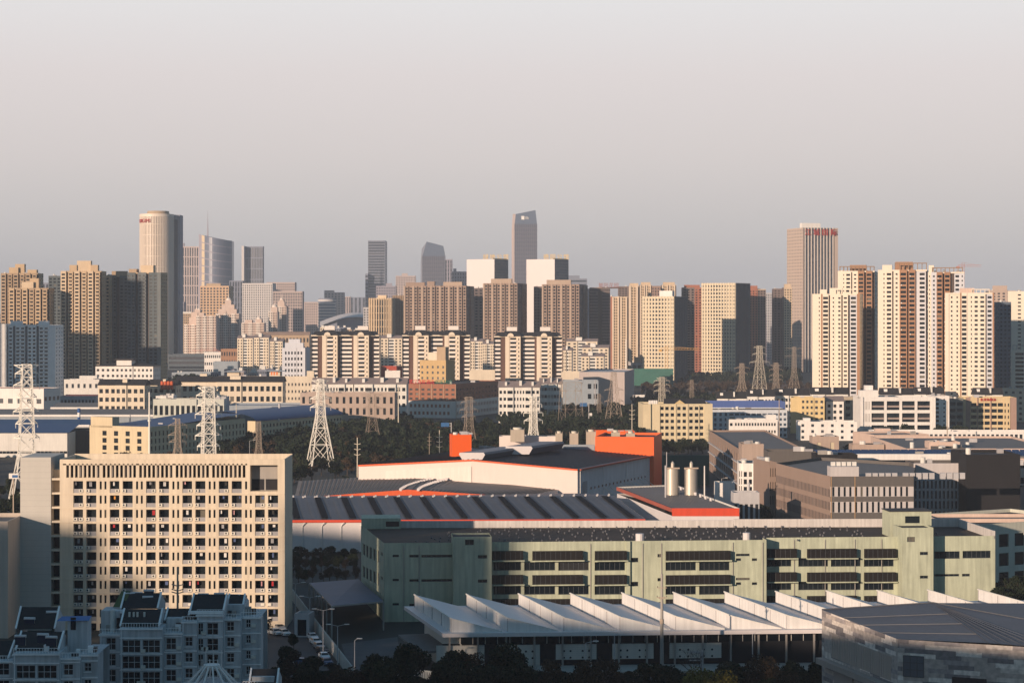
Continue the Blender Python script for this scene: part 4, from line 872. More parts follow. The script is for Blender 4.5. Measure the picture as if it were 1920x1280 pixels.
for k in range(20): v0, v1 = c4[0].lerp(c4[1], k/20), c4[3].lerp(c4[2], k/20); b.p('roof_seam').beam((v0.x, v0.y, zt_-.44), (v1.x, v1.y, zt_-.44), .1, roofg)
b.done()

# ============================================================ brown office complex on the right
stonec = mat('brown_stone_cladding', (.30, .22, .18), var=.12, streak=.08); gcl = mat('grey_stone_cladding', (.115, .105, .10), var=.1); pcl = mat('pale_cladding', (.50, .47, .47), var=.08); blk = mat('charcoal_cladding', (.016, .015, .017), var=.2)
zt_ = 20.6
c0 = G(1455, DZ(868, zt_)); c1 = Vector((X(1557, DZ(893, zt_)), DZ(893, zt_))); c2 = G(1713, DZ(893, zt_)+1); 
b = Bd('office_block', 'brown stone office block with rows of slit windows and grey roof box', 'office building', (c0+c2)/2+Vector((10, 10)))
m_ = {'wall': stonec, 'grey': gcl, 'pale': pcl, 'rib': pcl}
b.facade(c0, c1, 0, zt_, [(1, 0, 40, .5, .62, .12, 'wall')], m_, nfl=4, top=3.0, base=1.0, gl=GF, rec=.05)
Wf = Wall(c1, c2); fl_ = 4.6
b.facade(c1, c2, 0, 7.2, PLAIN, {'wall': gcl})
b.p('soffit_gap').box(Wf.A, Wf.u, Wf.n, 0, Wf.L, -3, .02, 5.0, 7.1, hole)
for z0_, z1_ in ((9.1, 12.6), (14.2, 17.4)):
    holed(b, Wf, 0, Wf.L, z0_, z1_, [(.6+i*1.82, .6+i*1.82+.75, z0_+.05, z1_-.1) for i in range(14)], pcl, gl=GD, rec=.35, part='window_band')
for z0_, z1_ in ((7.2, 9.1), (12.6, 14.2), (17.4, zt_)): b.p('band').box(Wf.A, Wf.u, Wf.n, 0, Wf.L, -.3, .12, z0_, z1_, gcl)
for xx in (.0, 7.6): b.p('band').box(Wf.A, Wf.u, Wf.n, xx+.15, xx+.35, .121, .18, 7.2, zt_, mat('copper_strip', (.45, .28, .14)))
d3 = c2+Vector((12, 60)); d4 = c0+Vector((20, 30))
for a_, c_ in ((c2, d3), (d3, d4), (d4, c0)): b.facade(a_, c_, 0, zt_, PLAIN, {'wall': gcl})
b.p('roof').face([(v.x, v.y, zt_-1.1) for v in (c0, c1, c2, d3, d4)], roofg)
for a_, c_ in ((c0, c1), (c1, c2)): Wp = Wall(a_, c_); b.p('parapet').box(Wp.A, Wp.u, Wp.n, 0, Wp.L, -.3, -.004, zt_-1.1, zt_+.02, stonec)
for i in range(14):
    x = 12+i*2.1+(i//5)*1.5; b.p('roof_unit#%d' % i).box(c1, Wf.u, Wf.n, x, x+1.6, -3.6, -2.2, zt_-1.08, zt_+.9, MATS['light_grey_wall'])
for i in range(5): x = 1+i*1.7; b.p('roof_unit#b%d' % i).box(c1, Wf.u, Wf.n, x, x+1.3, -5, -3.7, zt_+3.12, zt_+4.4, MATS['off_white_paint'])
b.p('roof_box').box(c1, Wf.u, Wf.n, .1, 9.2, -6, -.35, zt_-1, zt_+3.1, pcl)
b.done()
block('narrow brown stone wing left of the slit-window office block', 1443, 1456, 748, 866, th=-10, depth=20, mats={'wall': stonec}, front=[(1, 0, 3, .4, .62, .15, 'wall')], fl=4.6, name='office_wing', cat='building')
block('dark recessed office facade with pale window strips beside the charcoal block', 1713, 1812, 735, 868, depth=16, mats={'wall': gcl, 'pale': pcl}, nfl=4, top=5.4, base=1.6, front=[(1, 0, 13, .45, .78, .05, 'pale')], gl=GD, name='office_block', cat='office building')
block('windowless charcoal office cube at the right, under the solar roof', 1812, 1913, 722, 852, depth=26, mats={'wall': blk}, name='office_cube', cat='office building', rm=dark)
block('charcoal low roof block behind the slit-window offices', 1530, 1608, 772, 852, depth=12, mats={'wall': blk}, name='roof_block', cat='building', rm=dark)
block('dark roof box with blue tarpaulin behind the slit-window offices', 1440, 1530, 790, 846, depth=14, mats={'wall': gcl}, name='roof_block', cat='building', rm=dark)
b = block('long dark glass office wing with solar panels on its roof', 1600, 1830, 800, 858, depth=46, mats={'wall': mat('dark_glass_wall', (.03, .04, .06), rough=.35)}, name='office_wing', cat='office building', rm=roofg, fin=False)
b.p('canopy').box(b.A, b.u, b.n, -10, b.L*.98, .3, 3.0, b.z1-.6, b.z1+1.6, white)
for i in range(16): x = b.L*.42+i*2.3+(i//6)*5; b.p('roof_unit#u%d' % i).box(b.A, b.u, b.n, x, x+1.7, 1.2, 2.6, b.z1-2.6, b.z1-.7, MATS['light_grey_wall'])
b.done()
b = Bd('solar_array', 'rows of blue solar panels on the dark glass office wing', 'solar panels', G(1700, 830)); p = G(1480, 836)
for i in range(30):
    for j in range(2):
        x = p.x+i*3.1; y = 822+j*9; z = Zt(858, 800)-.6; mb = MB(); mb.face([(x, y, z), (x+2.8, y, z), (x+2.8, y+4, z+1.5), (x, y+4, z+1.5)], mat('solar_cell', (.02, .04, .10), rough=.25, spec=.6)); obj('panel', mb, b.e, b.o)
b.p('frame').box((p.x, 830), (1, 0), (0, -1), 0, 93, -9, 12, Zt(858, 800)-1.4, Zt(858, 800)-.7, roofg)
b.done()
# white block with dark windows + long brown wing going back
b = block('white office block with tall dark windows and an angled corner, left of the brown complex', 1385, 1444, 790, 868, th=4, depth=16, mats={'wall': white, 'mid': tan}, nfl=4, top=2.6, base=3.5, fin=False,
      front=[(.5, 0, 2, .4, .8, .1, 'wall'), (1.25, .5, 2, .62, .66, .14, 'wall'), (1.05, 1.2, 0, 0, 0, 0, 'wall'), (1.05, -.3, 1, .95, .72, .1, 'mid')], gl=GD, name='office_block', cat='office building', rm=dark); b.done()
block('pale brown boxy roof room behind the white office block', 1391, 1432, 830, 832, depth=12, th=0, zt=Zt(832, 830), mats={'wall': mat('roof_room', (.40, .31, .26))}, name='roof_house', cat='building', rm=dark)
A_ = G(1330, 985); B_ = G(1392, 838)
b = Bd('office_wing', 'long brown office wing with blue-grey bands running back left of the white block', 'office building', (A_+B_)/2)
zt2 = 18.5; b.facade(A_, B_, 0, zt2, [(1, 0, 15, .42, .7, .14, 'wall')], {'wall': stonec}, nfl=4, top=1.4, gl=GF, rec=.25)
Wf = Wall(A_, B_)
for z in (4.4, 8.7, 13.0): b.p('band').box(Wf.A, Wf.u, Wf.n, 0, Wf.L, .01, .7, z-.25, z+.2, lgrey)
c_, d_ = B_+Vector((26, 3)), A_+Vector((26, 3))
for a2, c2_ in ((B_, c_), (c_, d_), (d_, A_)): b.facade(a2, c2_, 0, zt2, PLAIN, {'wall': stonec})
b.p('roof').face([(v.x, v.y, zt2-.8) for v in (A_, B_, c_, d_)], roofg); b.done()
block('pinkish stair house on the far end of the brown wing', 1334, 1378, 985, 820, depth=12, mats={'wall': mat('roof_room', (.40, .31, .26))}, name='roof_house', cat='building', front=[(1, 0, 0, 0, 0, 0, 'wall')], rm=dark)
block('pink-brown low long block with dark openings at the right edge', 1752, 1990, 575, 972, depth=14, mats={'wall': pinkw}, nfl=2, fl=3, top=2.2, front=[(1, 0, 9, .45, .62, .12, 'wall')], gl=GD, name='office_wing', cat='building', zt=Zt(972, 575))
b = block('pale cream-green building with big square windows at the right edge below the pink block', 1838, 2040, 560, 983, th=-30, depth=30, mats={'wall': mat('pale_mint', (.55, .55, .47))}, nfl=3, fl=4.5, top=2.2, front=[(1, 0, 7, .62, .68, .18, 'wall')], gl=GD, name='office_block', cat='building', zt=Zt(983, 560), rm=dark)

# ============================================================ buildings of the right middle ground
sw = (1, 0, 6, .5, .55, .28, 'wall')
b = block('cream six-storey building with small triangular gable and a blank left bay, mid right', 1205, 1336, 1180, 757, th=-2, depth=26, mats={'wall': mat('cream_yellow_render', (.62, .53, .36))}, nfl=6, top=.9, gl=GD, fin=False,
      front=[(.85, 1.0, 0, 0, 0, 0, 'wall'), (1.0, 0, 0, 0, 0, 0, 'wall'), (.45, -.5, 1, .8, .5, .3, 'wall'), (1.15, 0, 2, .62, .5, .3, 'wall'), (.12, .4, 0, 0, 0, 0, 'wall'), (1.15, 0, 2, .62, .5, .3, 'wall'), (.12, .4, 0, 0, 0, 0, 'wall'), (1.2, 0, 2, .62, .5, .3, 'wall'), (.5, -.5, 1, .7, .5, .3, 'wall'), (.9, .2, 0, 0, 0, 0, 'wall')], name='office_block', cat='building', rm=rooft)
P = b.P; xg = b.L*.53; b.p('gable').face([P(xg-3, .15, b.z1), P(xg+3, .15, b.z1), P(xg, .15, b.z1+2.2)], yell); b.p('gable').face([P(xg-3, .15, b.z1), P(xg, .15, b.z1+2.2), P(xg, -8, b.z1+2.2), P(xg-3, -8, b.z1)], rooft); b.p('gable').face([P(xg+3, .15, b.z1), P(xg, .15, b.z1+2.2), P(xg, -8, b.z1+2.2), P(xg+3, -8, b.z1)], rooft)
b.p('hip_roof').face([P(b.L*.3, -1, b.z1), P(b.L*.92, -1, b.z1), P(b.L*.9, -9, b.z1+2.6), P(b.L*.33, -9, b.z1+2.6)], rooft)
for i in range(5): b.p('roof_tank').cyl(*P(4.2+i*1.0, -4, 0)[:2], b.z1-1, b.z1+1.8, .55, .55, white, 8)
b.done()
block('white-blue office with long blue roof edge behind the white three-row block', 1336, 1476, 1240, 768, depth=30, mats={'wall': mat('blue_white_render', (.55, .58, .62)), 'glassy': bgrey}, nfl=5, top=1.2, gl=GB, front=[(1.1, 0, 3, .45, .6, .2, 'wall'), (3.4, .3, 9, .8, .42, .3, 'wall'), (.6, 0, 2, .6, .5, .3, 'wall')], name='office_block', cat='office building', roofs=((.0, .98, .2, .2, 'dark_roof'),))
block('blue steel roof strip above the white-blue office', 1325, 1472, 1300, 754, depth=18, zt=Zt(753, 1300), mats={'wall': mat('blue_steel', (.07, .12, .33), rough=.5)}, name='roof_canopy', cat='roof')
block('bright white building with three rows of little windows, mid right', 1365, 1458, 1195, 786, th=2, depth=14, mats={'wall': white}, nfl=3, top=.8, front=[(.5, 0, 1, .4, .4, .3, 'wall'), (3.2, 0, 15, .6, .4, .32, 'wall'), (.1, 0, 0, 0, 0, 0, 'wall')], gl=GD, name='office_block', cat='building', roofs=((.78, .97, 2.6, .1, 'white_paint'),))
block('small bright white two-row building with five windows per row', 1496, 1607, 1215, 790, th=4, depth=16, mats={'wall': white}, nfl=3, top=.6, front=[(1, 0, 6, .28, .46, .3, 'wall')], gl=GF, name='house', cat='building', roofs=((.1, .22, 1.8, .2, 'white_paint'),))
block('ochre yellow building with blue-grey side, behind the small white one', 1482, 1546, 1285, 745, th=10, depth=18, mats={'wall': yell}, nfl=6, top=.8, front=[(1, 0, 0, 0, 0, 0, 'wall'), (1.2, .6, 3, .5, .45, .3, 'wall'), (1, 0, 2, .5, .45, .3, 'wall')], gl=GF, name='apartment_block', cat='building', rm=rooft)
block('white townhouse with grey pitched roof right of the ochre building', 1549, 1582, 1290, 752, depth=12, mats={'wall': white}, nfl=5, front=[(1, 0, 3, .5, .5, .25, 'wall')], gl=GD, roof='gable', hip=3, rm=mat('grey_tile', (.25, .2, .19)), name='apartment_block')
block('grey-ochre building just left of the big white office', 1582, 1614, 1310, 744, depth=12, mats={'wall': mat('grey_ochre', (.40, .34, .26))}, nfl=5, front=[(1, 0, 2, .5, .5, .25, 'wall')], gl=GD, name='apartment_block')
b = block('big white office with deep framed window bays and a fin corner, right', 1613, 1754, 1250, 744, th=-1, depth=24, mats={'wall': white, 'brownband': mat('brown_band', (.30, .24, .22))}, nfl=3, top=1.6, base=.6, rec=1.2, gl=GD, fin=False,
      front=[(.35, .8, 0, 0, 0, 0, 'wall'), (.9, 0, 5, .3, .7, .15, 'wall'), (1.9, .0, 1, .84, .74, .14, 'wall'), (1.9, .0, 1, .84, .74, .14, 'wall'), (1.9, .0, 1, .84, .74, .14, 'wall'), (1.9, 0, 1, .84, .74, .14, 'wall'), (.5, .3, 0, 0, 0, 0, 'wall')], name='office_block', cat='office building', roofs=((.0, .25, 3.8, .1, 'white_paint'), (.1, .2, 6.5, .3, 'white_paint')))
for k in range(3):
    z = .6+k*(b.z1-2.2)/3+(b.z1-2.2)/3*.44; b.p('spandrel').box(b.A, b.u, b.n, b.L*.15, b.L*.95, -1.15, -.9, z-.6, z+.5, mat('brown_band', (.30, .24, .22)))
b.done()
block('white blank stair block with one column of dots, right end of the big white office', 1754, 1780, 1262, 742, depth=20, mats={'wall': white}, nfl=9, front=[(.3, 0, 1, .8, .6, .2, 'wall'), (.8, 0, 1, .18, .3, .4, 'wall')], gl=GD, name='stair_tower', cat='building')
block('dark green-grey office between the white and the yellow-brown building', 1780, 1806, 1290, 747, depth=16, mats={'wall': mat('green_grey', (.18, .18, .16))}, nfl=5, front=[(1, 0, 2, .8, .5, .2, 'wall')], gl=GD, name='office_block', cat='building')
b = block('yellow office with brown piers, wide dark windows and small red sign', 1806, 1906, 1300, 745, th=3, depth=20, mats={'wall': mat('yellow_office', (.60, .47, .28)), 'pier': mat('pinkbrown_pier', (.33, .22, .18))}, nfl=5, top=2.4, gl=GD, rec=.5, fin=False,
      front=[(.3, .4, 0, 0, 0, 0, 'wall'), (.6, 0, 0, 0, 0, 0, 'pier'), (.8, 0, 1, .86, .56, .2, 'wall'), (.12, .5, 0, 0, 0, 0, 'pier'), (1.5, 0, 2, .86, .56, .2, 'wall'), (.12, .5, 0, 0, 0, 0, 'pier'), (1.5, 0, 2, .86, .56, .2, 'wall'), (.8, .3, 2, .4, .5, .2, 'wall'), (.8, 0, 0, 0, 0, 0, 'pier')], name='office_block', cat='office building')
text('金龙鱼粮油', 1.9, mat('sign_red', (.5, .02, .02)), (b.P(b.L*.46, .6, b.z1-1.9)[0]-b.o[0], b.P(b.L*.46, .6, 0)[1]-b.o[1], b.z1-1.9), math.atan2(b.u.y, b.u.x), b.e); b.done()
block('long white arcade row with many square openings, right', 1636, 1990, 1130, 808, th=2, depth=16, mats={'wall': white}, nfl=2, fl=3.4, top=.6, front=[(1, 0, 40, .62, .6, .2, 'wall')], gl=GF, name='arcade', cat='building', roofs=((.02, .1, 1.2, .2, 'pink_render'),))
block('pink factory block with small chimneys in front of the arcade', 1640, 1742, 1070, 815, th=-12, depth=30, mats={'wall': pinkw}, nfl=3, fl=3.4, top=1.0, front=[(1, 0, 10, .4, .5, .28, 'wall')], gl=GF, name='factory_block', cat='factory')
block('brown-pink flat block with wide grey roof at the right edge', 1700, 1990, 900, 835, depth=90, zt=15.5, mats={'wall': pinkw}, front=[(1, 0, 14, .4, .4, .1, 'wall')], nfl=2, top=2.4, gl=GD, name='factory_block', cat='factory', rm=roofg)
block('pink roof house standing on the wide grey roof', 1742, 1800, 915, 828, depth=10, mats={'wall': pinkw}, name='roof_house', cat='building', rm=pinkw)
block('brown-grey wall box under the pink roof house', 1758, 1812, 850, 840, depth=14, mats={'wall': gcl}, name='roof_block', cat='building', rm=dark)
block('small square brown pavilion with cream doors among trees', 1523, 1573, 1000, 818, depth=10, mats={'wall': mat('roof_room', (.40, .31, .26))}, front=[(1, 0, 2, .28, .7, .05, 'wall')], nfl=2, gl=glass('cream_door', [(0, (.55, .48, .35)), (1, (.55, .48, .35))]), name='pavilion', cat='building', rm=roofg)
block('low brown pavilion right of the square one', 1598, 1658, 950, 833, depth=10, mats={'wall': mat('roof_room', (.40, .31, .26))}, name='pavilion', cat='building', rm=roofg)
# dark-roofed housing row below the right towers
k = 0
for (x0, x1, D, y, lab) in ((1345, 1400, 1365, 742, 'white row house with dark roof left end of the right-hand housing row'), (1402, 1452, 1345, 738, 'row house with dark hipped roof right of the left end'), (1455, 1520, 1355, 736, 'dark-roofed row house below the gap left of the right towers'), (1522, 1590, 1335, 734, 'dark-roofed row house under the leftmost right-hand tower'), (1592, 1650, 1445, 735, 'dark-roofed row house behind the big white office, left part'), (1652, 1715, 1335, 735, 'dark-roofed row house behind the big white office, middle part'), (1717, 1770, 1325, 734, 'dark-roofed row house behind the white stair block'), (1772, 1826, 1445, 734, 'dark-roofed row house behind the green-grey office'), (1828, 1880, 1325, 735, 'dark-roofed row house behind the yellow office')):
    block(lab, x0, x1, D, y+5, th=4, depth=13, mats={'wall': offw}, nfl=5, front=[(1, 0, 3, .5, .5, .25, 'wall'), (.7, -1, 1, .8, .5, .25, 'wall'), (1, .3, 3, .5, .5, .25, 'wall')], gl=GD, roof='gable', hip=4.2, rm=rooft, name='row_house', group='dark-roofed housing row', roofs=((.1, .2, 3.5, .2, 'white_paint'), (.55, .6, 4.2, .1, 'off_white_paint')), cat='row house')
block('cream corner building at the far right edge below the towers', 1880, 1960, 1420, 728, depth=14, mats={'wall': cream}, nfl=6, front=[(1, 0, 6, .4, .45, .28, 'wall')], gl=GF, name='apartment_block')
block('long white-roofed low hall with pipe-like eaves behind the white-blue office', 1350, 1500, 1380, 745, zt=18.2, depth=20, mats={'wall': pinkw}, name='hall', cat='building', rm=white)

# ============================================================ left middle ground
yw = mat('yellow_factory_wall', (.60, .50, .34), var=.12)
blueg = mat('blue_sheet_roof', (.008, .055, .16), rough=.5, var=.15)
def lean(b, x0, x1, d0, d1, z0, z1, m, part='roof'): b.p(part).face([b.P(x0, d0, z0), b.P(x1, d0, z0), b.P(x1, d1, z1), b.P(x0, d1, z1)], m)
b = block('cream-fronted blue-roofed factory with four window columns, left of centre', 168, 281, 1062, 797, th=24, xs=463, fin=False, mats={'wall': yw}, nfl=4, top=2.0, base=.5, gl=GD, front=[(1, 0, 0, 0, 0, 0, 'wall'), (5, 0, 4, .36, .66, .2, 'wall'), (.5, 0, 0, 0, 0, 0, 'wall')], side=[(1, 0, 26, .4, .66, .2, 'wall')], name='factory', cat='factory', roofs=((0.02, .38, 4.3, .0, 'yellow_factory_wall'),))
lean(b, 3, b.L-.5, -3, -b.dp, b.z1-.8, b.z1+2.6, blueg, 'blue_roof'); b.done()
b = block('long blue-roofed factory with two rows of square windows running back to the pylon', 464, 479, 1196, 789, th=28, xs=655, fin=False, mats={'wall': yw}, nfl=3, top=1.3, base=.2, gl=GD, front=[(1, 0, 0, 0, 0, 0, 'wall')], side=[(1, 0, 27, .55, .5, .3, 'wall')], name='factory', cat='factory')
P = b.P; n_ = 10
for i in range(n_):
    a0, a1 = math.pi*.5*i/n_, math.pi*.5*(i+1)/n_; W_ = 26
    b.p('blue_roof').face([P(b.L+.5-W_*(1-math.cos(a0)), .5, b.z1+5*math.sin(a0)), P(b.L+.5-W_*(1-math.cos(a1)), .5, b.z1+5*math.sin(a1)), P(b.L+.5-W_*(1-math.cos(a1)), -b.dp, b.z1+5*math.sin(a1)), P(b.L+.5-W_*(1-math.cos(a0)), -b.dp, b.z1+5*math.sin(a0))], blueg)
b.p('blue_roof').face([P(b.L+.5-W_, .5, b.z1+5), P(b.L+.5-W_, -b.dp, b.z1+5), P(b.L-2*W_, -b.dp, b.z1), P(b.L-2*W_, .5, b.z1)], blueg); b.done()
b = block('white low hall with a dark window band at the left edge below the blue roofs', -60, 126, 1075, 812, depth=30, mats={'wall': offw}, nfl=1, base=1.5, top=8, front=[(1, 0, 26, .95, .5, .1, 'wall')], gl=GD, name='hall', cat='hall', rm=blueg, fin=False)
lean(b, -1, b.L+1, .5, -28, b.z1+.3, b.z1+3.4, blueg, 'blue_roof'); b.done()
for (x0, x1, D, y, dep, rmn, lab) in ((-60, 168, 1165, 797, 34, bluer, 'blue-roofed shed with bright white gutter, left edge, nearest row'), (-60, 450, 1270, 778, 55, roofg, 'grey-roofed shed with long bright white gutter, second row left'), (95, 470, 1400, 764, 40, roofg, 'grey-roofed shed with a thin white gutter, third row left')):
    b = block(lab, x0, x1, D, y, depth=dep, mats={'wall': bgrey}, name='shed', cat='shed', rm=rmn, fin=False)
    b.p('gutter').box(b.A, b.u, b.n, 0, b.L, .02, .9, b.z1-.9, b.z1+.35, white); lean(b, 0, b.L, -.4, -dep*.5, b.z1+.06, b.z1+2.4, rmn, 'roof_slope'); lean(b, 0, b.L, -dep, -dep*.5, b.z1+.06, b.z1+2.4, rmn, 'roof_slope'); b.done()
block('dark gap shed with a slanted grey roof left of the cream-fronted factory', 127, 168, 1095, 806, th=-5, depth=20, mats={'wall': dark}, name='shed', cat='shed', rm=roofg)
block('bright white barrel hall with red roof at the left edge', -60, 82, 1480, 727, depth=30, mats={'wall': white}, nfl=2, top=2, front=[(1, 0, 8, .5, .35, .1, 'wall')], side=[(1, 0, 4, .6, .3, .3, 'wall')], gl=GF, th=16, xs=113, name='hall', cat='hall', rm=redr, par=.3)
block('low blue-grey hall with flat red roof beside the bright white hall', 113, 178, 1520, 742, depth=30, mats={'wall': bgrey}, nfl=2, front=[(1, 0, 10, .6, .5, .2, 'wall')], name='hall', cat='hall', rm=redr, par=.2, gl=GF)
block('low cream building with seven little windows behind the red-roofed hall', 120, 186, 1560, 711, depth=16, mats={'wall': offw}, nfl=3, front=[(1, 0, 6, .4, .4, .3, 'wall')], name='house', gl=GF, roofs=((.4, .9, 2.5, .3, 'off_white_paint'),))
b = block('small white hotel with stepped pagoda roofs and chequered windows', 179, 287, 1640, 686, depth=18, th=6, xs=301, mats={'wall': white}, nfl=7, front=[(1.4, 0, 4, .5, .42, .3, 'wall'), (1.2, .8, 4, .5, .42, .3, 'wall'), (1.4, 0, 5, .5, .42, .3, 'wall')], side=[(1, 0, 4, .3, .4, .3, 'wall')], gl=GD, name='hotel', cat='hotel', roof='hip', hip=2.2, over=1.6, rm=rooft, fin=False)
b.p('upper_storey').box(b.A, b.u, b.n, b.L*.36, b.L*.62, -12, -1, b.z1, b.z1+4.6, white); b.p('roof').box(b.A, b.u, b.n, b.L*.33, b.L*.66, -14, .6, b.z1+4.61, b.z1+5.6, rooft); b.done()
low = [('cream dark-roofed low flats with arched dormers, left middle', 184, 271, 1330, 722, 5, cream, 5, 10), ('cream low flats with orange tanks right of the arched dormers', 277, 330, 1360, 722, 5, cream, 5, 6), ('long cream three-storey flats under a dark tiled roof', 330, 530, 1390, 716, 2, cream, 4, 22),
       ('small white clustered house in front of the long cream flats', 292, 325, 1280, 742, 0, white, 3, 3), ('low white-green building with paired windows in front of the cream flats', 287, 420, 1230, 748, 0, mat('mint_white', (.55, .56, .50)), 2, 16)]
for (lab, x0, x1, D, y, th, m_, nf, nw) in low:
    block(lab, x0, x1, D, y, th=th, depth=14, mats={'wall': m_}, nfl=nf, front=[(1, 0, max(2, nw//3), .6, .5, .25, 'wall'), (.6, .9, max(1, nw//5), .6, .5, .25, 'wall'), (1, 0, max(2, nw//3), .6, .5, .25, 'wall')], side=[(1, 0, 2, .3, .5, .25, 'wall')], gl=GD, roof='gable' if nf > 3 else 'flat', hip=3.6, rm=rooft, name='apartment_block', roofs=((.5, .6, 3.8, .2, 'cream_paint'),) if nf > 3 else ())
for i, px in enumerate((304, 310, 316, 322)):
    b = cyl_thing('water_tank', 'red-orange water tank on the cream low flats, %s from the left' % ('first', 'second', 'third', 'fourth')[i], 'water tank', px, 1355, Zt(724, 1355)-2, Zt(715, 1355), .95, mat('red_tank', (.55, .12, .05)), 10, 'red water tanks'); b.done()
block('long cream low row with small gables under the white-blue tower', 370, 590, 1500, 706, depth=12, mats={'wall': cream}, nfl=5, top=3, front=[(1, 0, 34, .4, .4, .3, 'wall')], gl=GF, name='school', cat='building', roofs=((.02, .08, 2, .1, 'cream_paint'), (.93, .99, 4, .2, 'cream_paint')))
b = block('small temple-like building with upswept roof edges above the long cream row', 426, 448, 1620, 697, depth=10, mats={'wall': cream}, name='pavilion', cat='pavilion', roof='hip', hip=.8, over=3.5, rm=offw)
b = block('temple-like pavilion with upswept roof near orange banners', 505, 525, 1620, 696, depth=10, mats={'wall': cream}, name='pavilion', cat='pavilion', roof='hip', hip=.8, over=3.5, rm=offw)
for (lab, x0, x1, D, y) in (('white villa row with dark roofs in front of the left twin tower, left half', 585, 662, 1390, 716), ('white villa row with dark roofs in front of the left twin tower, right half', 664, 762, 1385, 716), ('white villas with grey roofs in front of the right twin tower', 935, 1012, 1400, 722), ('shaded white villas right of the front villa rows', 1012, 1052, 1420, 716)):
    block(lab, x0, x1, D, y+4, th=3, depth=14, mats={'wall': offw}, nfl=5, front=[(1, 0, 2, .6, .45, .3, 'wall'), (.8, 1.2, 1, .8, .45, .3, 'wall'), (1.4, 0, 4, .5, .45, .3, 'wall'), (.8, 1.2, 1, .8, .45, .3, 'wall'), (1, 0, 2, .6, .45, .3, 'wall')], gl=GD, roof='gable', hip=4, rm=mat('grey_tile', (.25, .2, .19)), name='villa_row', cat='villas', roofs=((.15, .2, 3.5, .1, 'off_white_paint'), (.5, .56, 4.3, .1, 'off_white_paint'), (.8, .85, 3.6, .1, 'off_white_paint')))
block('low brown-pink wall building with eight square windows behind the central pylon', 563, 740, 1320, 736, th=3, depth=18, mats={'wall': mat('dusty_pink', (.42, .33, .28))}, nfl=2, top=1.5, base=8, front=[(1, 0, 14, .4, .6, .25, 'wall')], gl=GD, name='workshop', cat='workshop', rm=roofg)
block('pale low roof hall in front of the brown-pink workshop', 423, 580, 1290, 755, depth=40, zt=Zt(760, 1290), mats={'wall': bgrey}, name='hall', cat='hall', rm=lgrey)
block('grey low annexe roof right of the long blue-roofed factory', 655, 745, 1330, 772, depth=20, mats={'wall': bgrey}, nfl=1, front=[(1, 0, 8, .5, .5, .3, 'wall')], gl=GD, name='hall', cat='hall')
block('small white box building left of the pale low roof hall', 404, 424, 1240, 744, depth=14, mats={'wall': lgrey}, name='house')
# red brick building with tan block on top
b = block('red brick building with pale lower floors and red and green roof lettering', 765, 855, 1480, 719, th=20, xs=937, fin=False, mats={'wall': brick}, nfl=3, top=2.4, base=11.5, z0=0, gl=GD, front=[(1, 0, 2, .5, .45, .3, 'wall')]*4, side=[(1, 0, 14, .4, .45, .3, 'wall')], name='brick_building', cat='building', par=.6, rm=dark)
for (a_, c_) in ((b.A, b.B), (b.B, b.C)):
    Wf = Wall(a_, c_); holed(b, Wf, 0, Wf.L, 0, 11.4, [(1.5+i*3.1, 3.2+i*3.1, z, z+2.2) for z in (2.2, 7.2) for i in range(int(Wf.L/3.1)-1)], offw, gl=GD, rec=.3, part='lower_wall', off=.25)
    b.p('lower_wall').box(Wf.A, Wf.u, Wf.n, 0, Wf.L, -.1, .25, 11.41, 11.7, offw)
for k in range(5): x = b.L*k/4; b.p('pilaster#%d' % k).box(b.A, b.u, b.n, max(0, x-.2), min(b.L, x+.2), .003, .35, 11.8, b.z1, tan)
text('武汉海鲜酒店', 3.2, mat('sign_red2', (.55, .03, .04)), (b.P(b.L*.29, .4, 0)[0]-b.o[0], b.P(b.L*.29, .4, 0)[1]-b.o[1], b.z1+.3), math.atan2(b.u.y, b.u.x), b.e)
text('如家快捷', 3.2, mat('sign_green', (.02, .13, .09)), (b.P(b.L*.75, .4, 0)[0]-b.o[0], b.P(b.L*.75, .4, 0)[1]-b.o[1], b.z1+.3), math.atan2(b.u.y, b.u.x), b.e)
b.done()
b = block('tan block with stepped top rising from the red brick building', 787, 836, 1530, 675, th=20, xs=853, mats={'wall': mat('tan_gold', (.52, .36, .18)), 'dk': brown}, nfl=9, top=3, gl=GF, front=[(1, 0, 1, .35, .45, .3, 'wall')]*5, name='tower_block', roofs=((.3, .62, 5.5, .1, 'cream_paint'), (.62, .95, 9.5, .1, 'tan_wall')), side=PLAIN)
block('low grey block behind the red brick building, right', 937, 985, 1500, 745, depth=14, mats={'wall': bgrey}, nfl=2, front=[(1, 0, 5, .5, .5, .25, 'wall')], gl=GD, name='house')
# white and grey box halls right of the twin towers
block('white box hall with dark notch right of the right-hand twin tower', 1053, 1086, 1620, 697, depth=16, mats={'wall': cream}, name='hall', cat='hall')
block('big plain pink-grey box hall with pale cornice, centre right', 1085, 1171, 1660, 697, th=8, xs=1190, mats={'wall': mat('pinkgrey_box', (.46, .40, .38), var=.06)}, name='hall', cat='hall', rm=lgrey)
block('shaded blue-grey annexe with one dark window in front of the box hall', 1056, 1122, 1560, 713, depth=18, mats={'wall': bgrey}, nfl=3, front=[(2, 0, 0, 0, 0, 0, 'wall'), (1, 0, 2, .6, .5, .3, 'wall')], gl=GD, name='hall_annexe', cat='building')
block('low cream box between the middle and right twin towers', 880, 928, 1640, 694, depth=14, mats={'wall': cream}, name='hall', cat='hall')
block('small white box on red brown base between the first two twin towers', 722, 750, 1700, 695, depth=10, mats={'wall': white}, name='house')
block('low red wall strip between the first two twin towers', 711, 756, 1800, 686, depth=6, mats={'wall': redr}, name='wall', cat='wall')
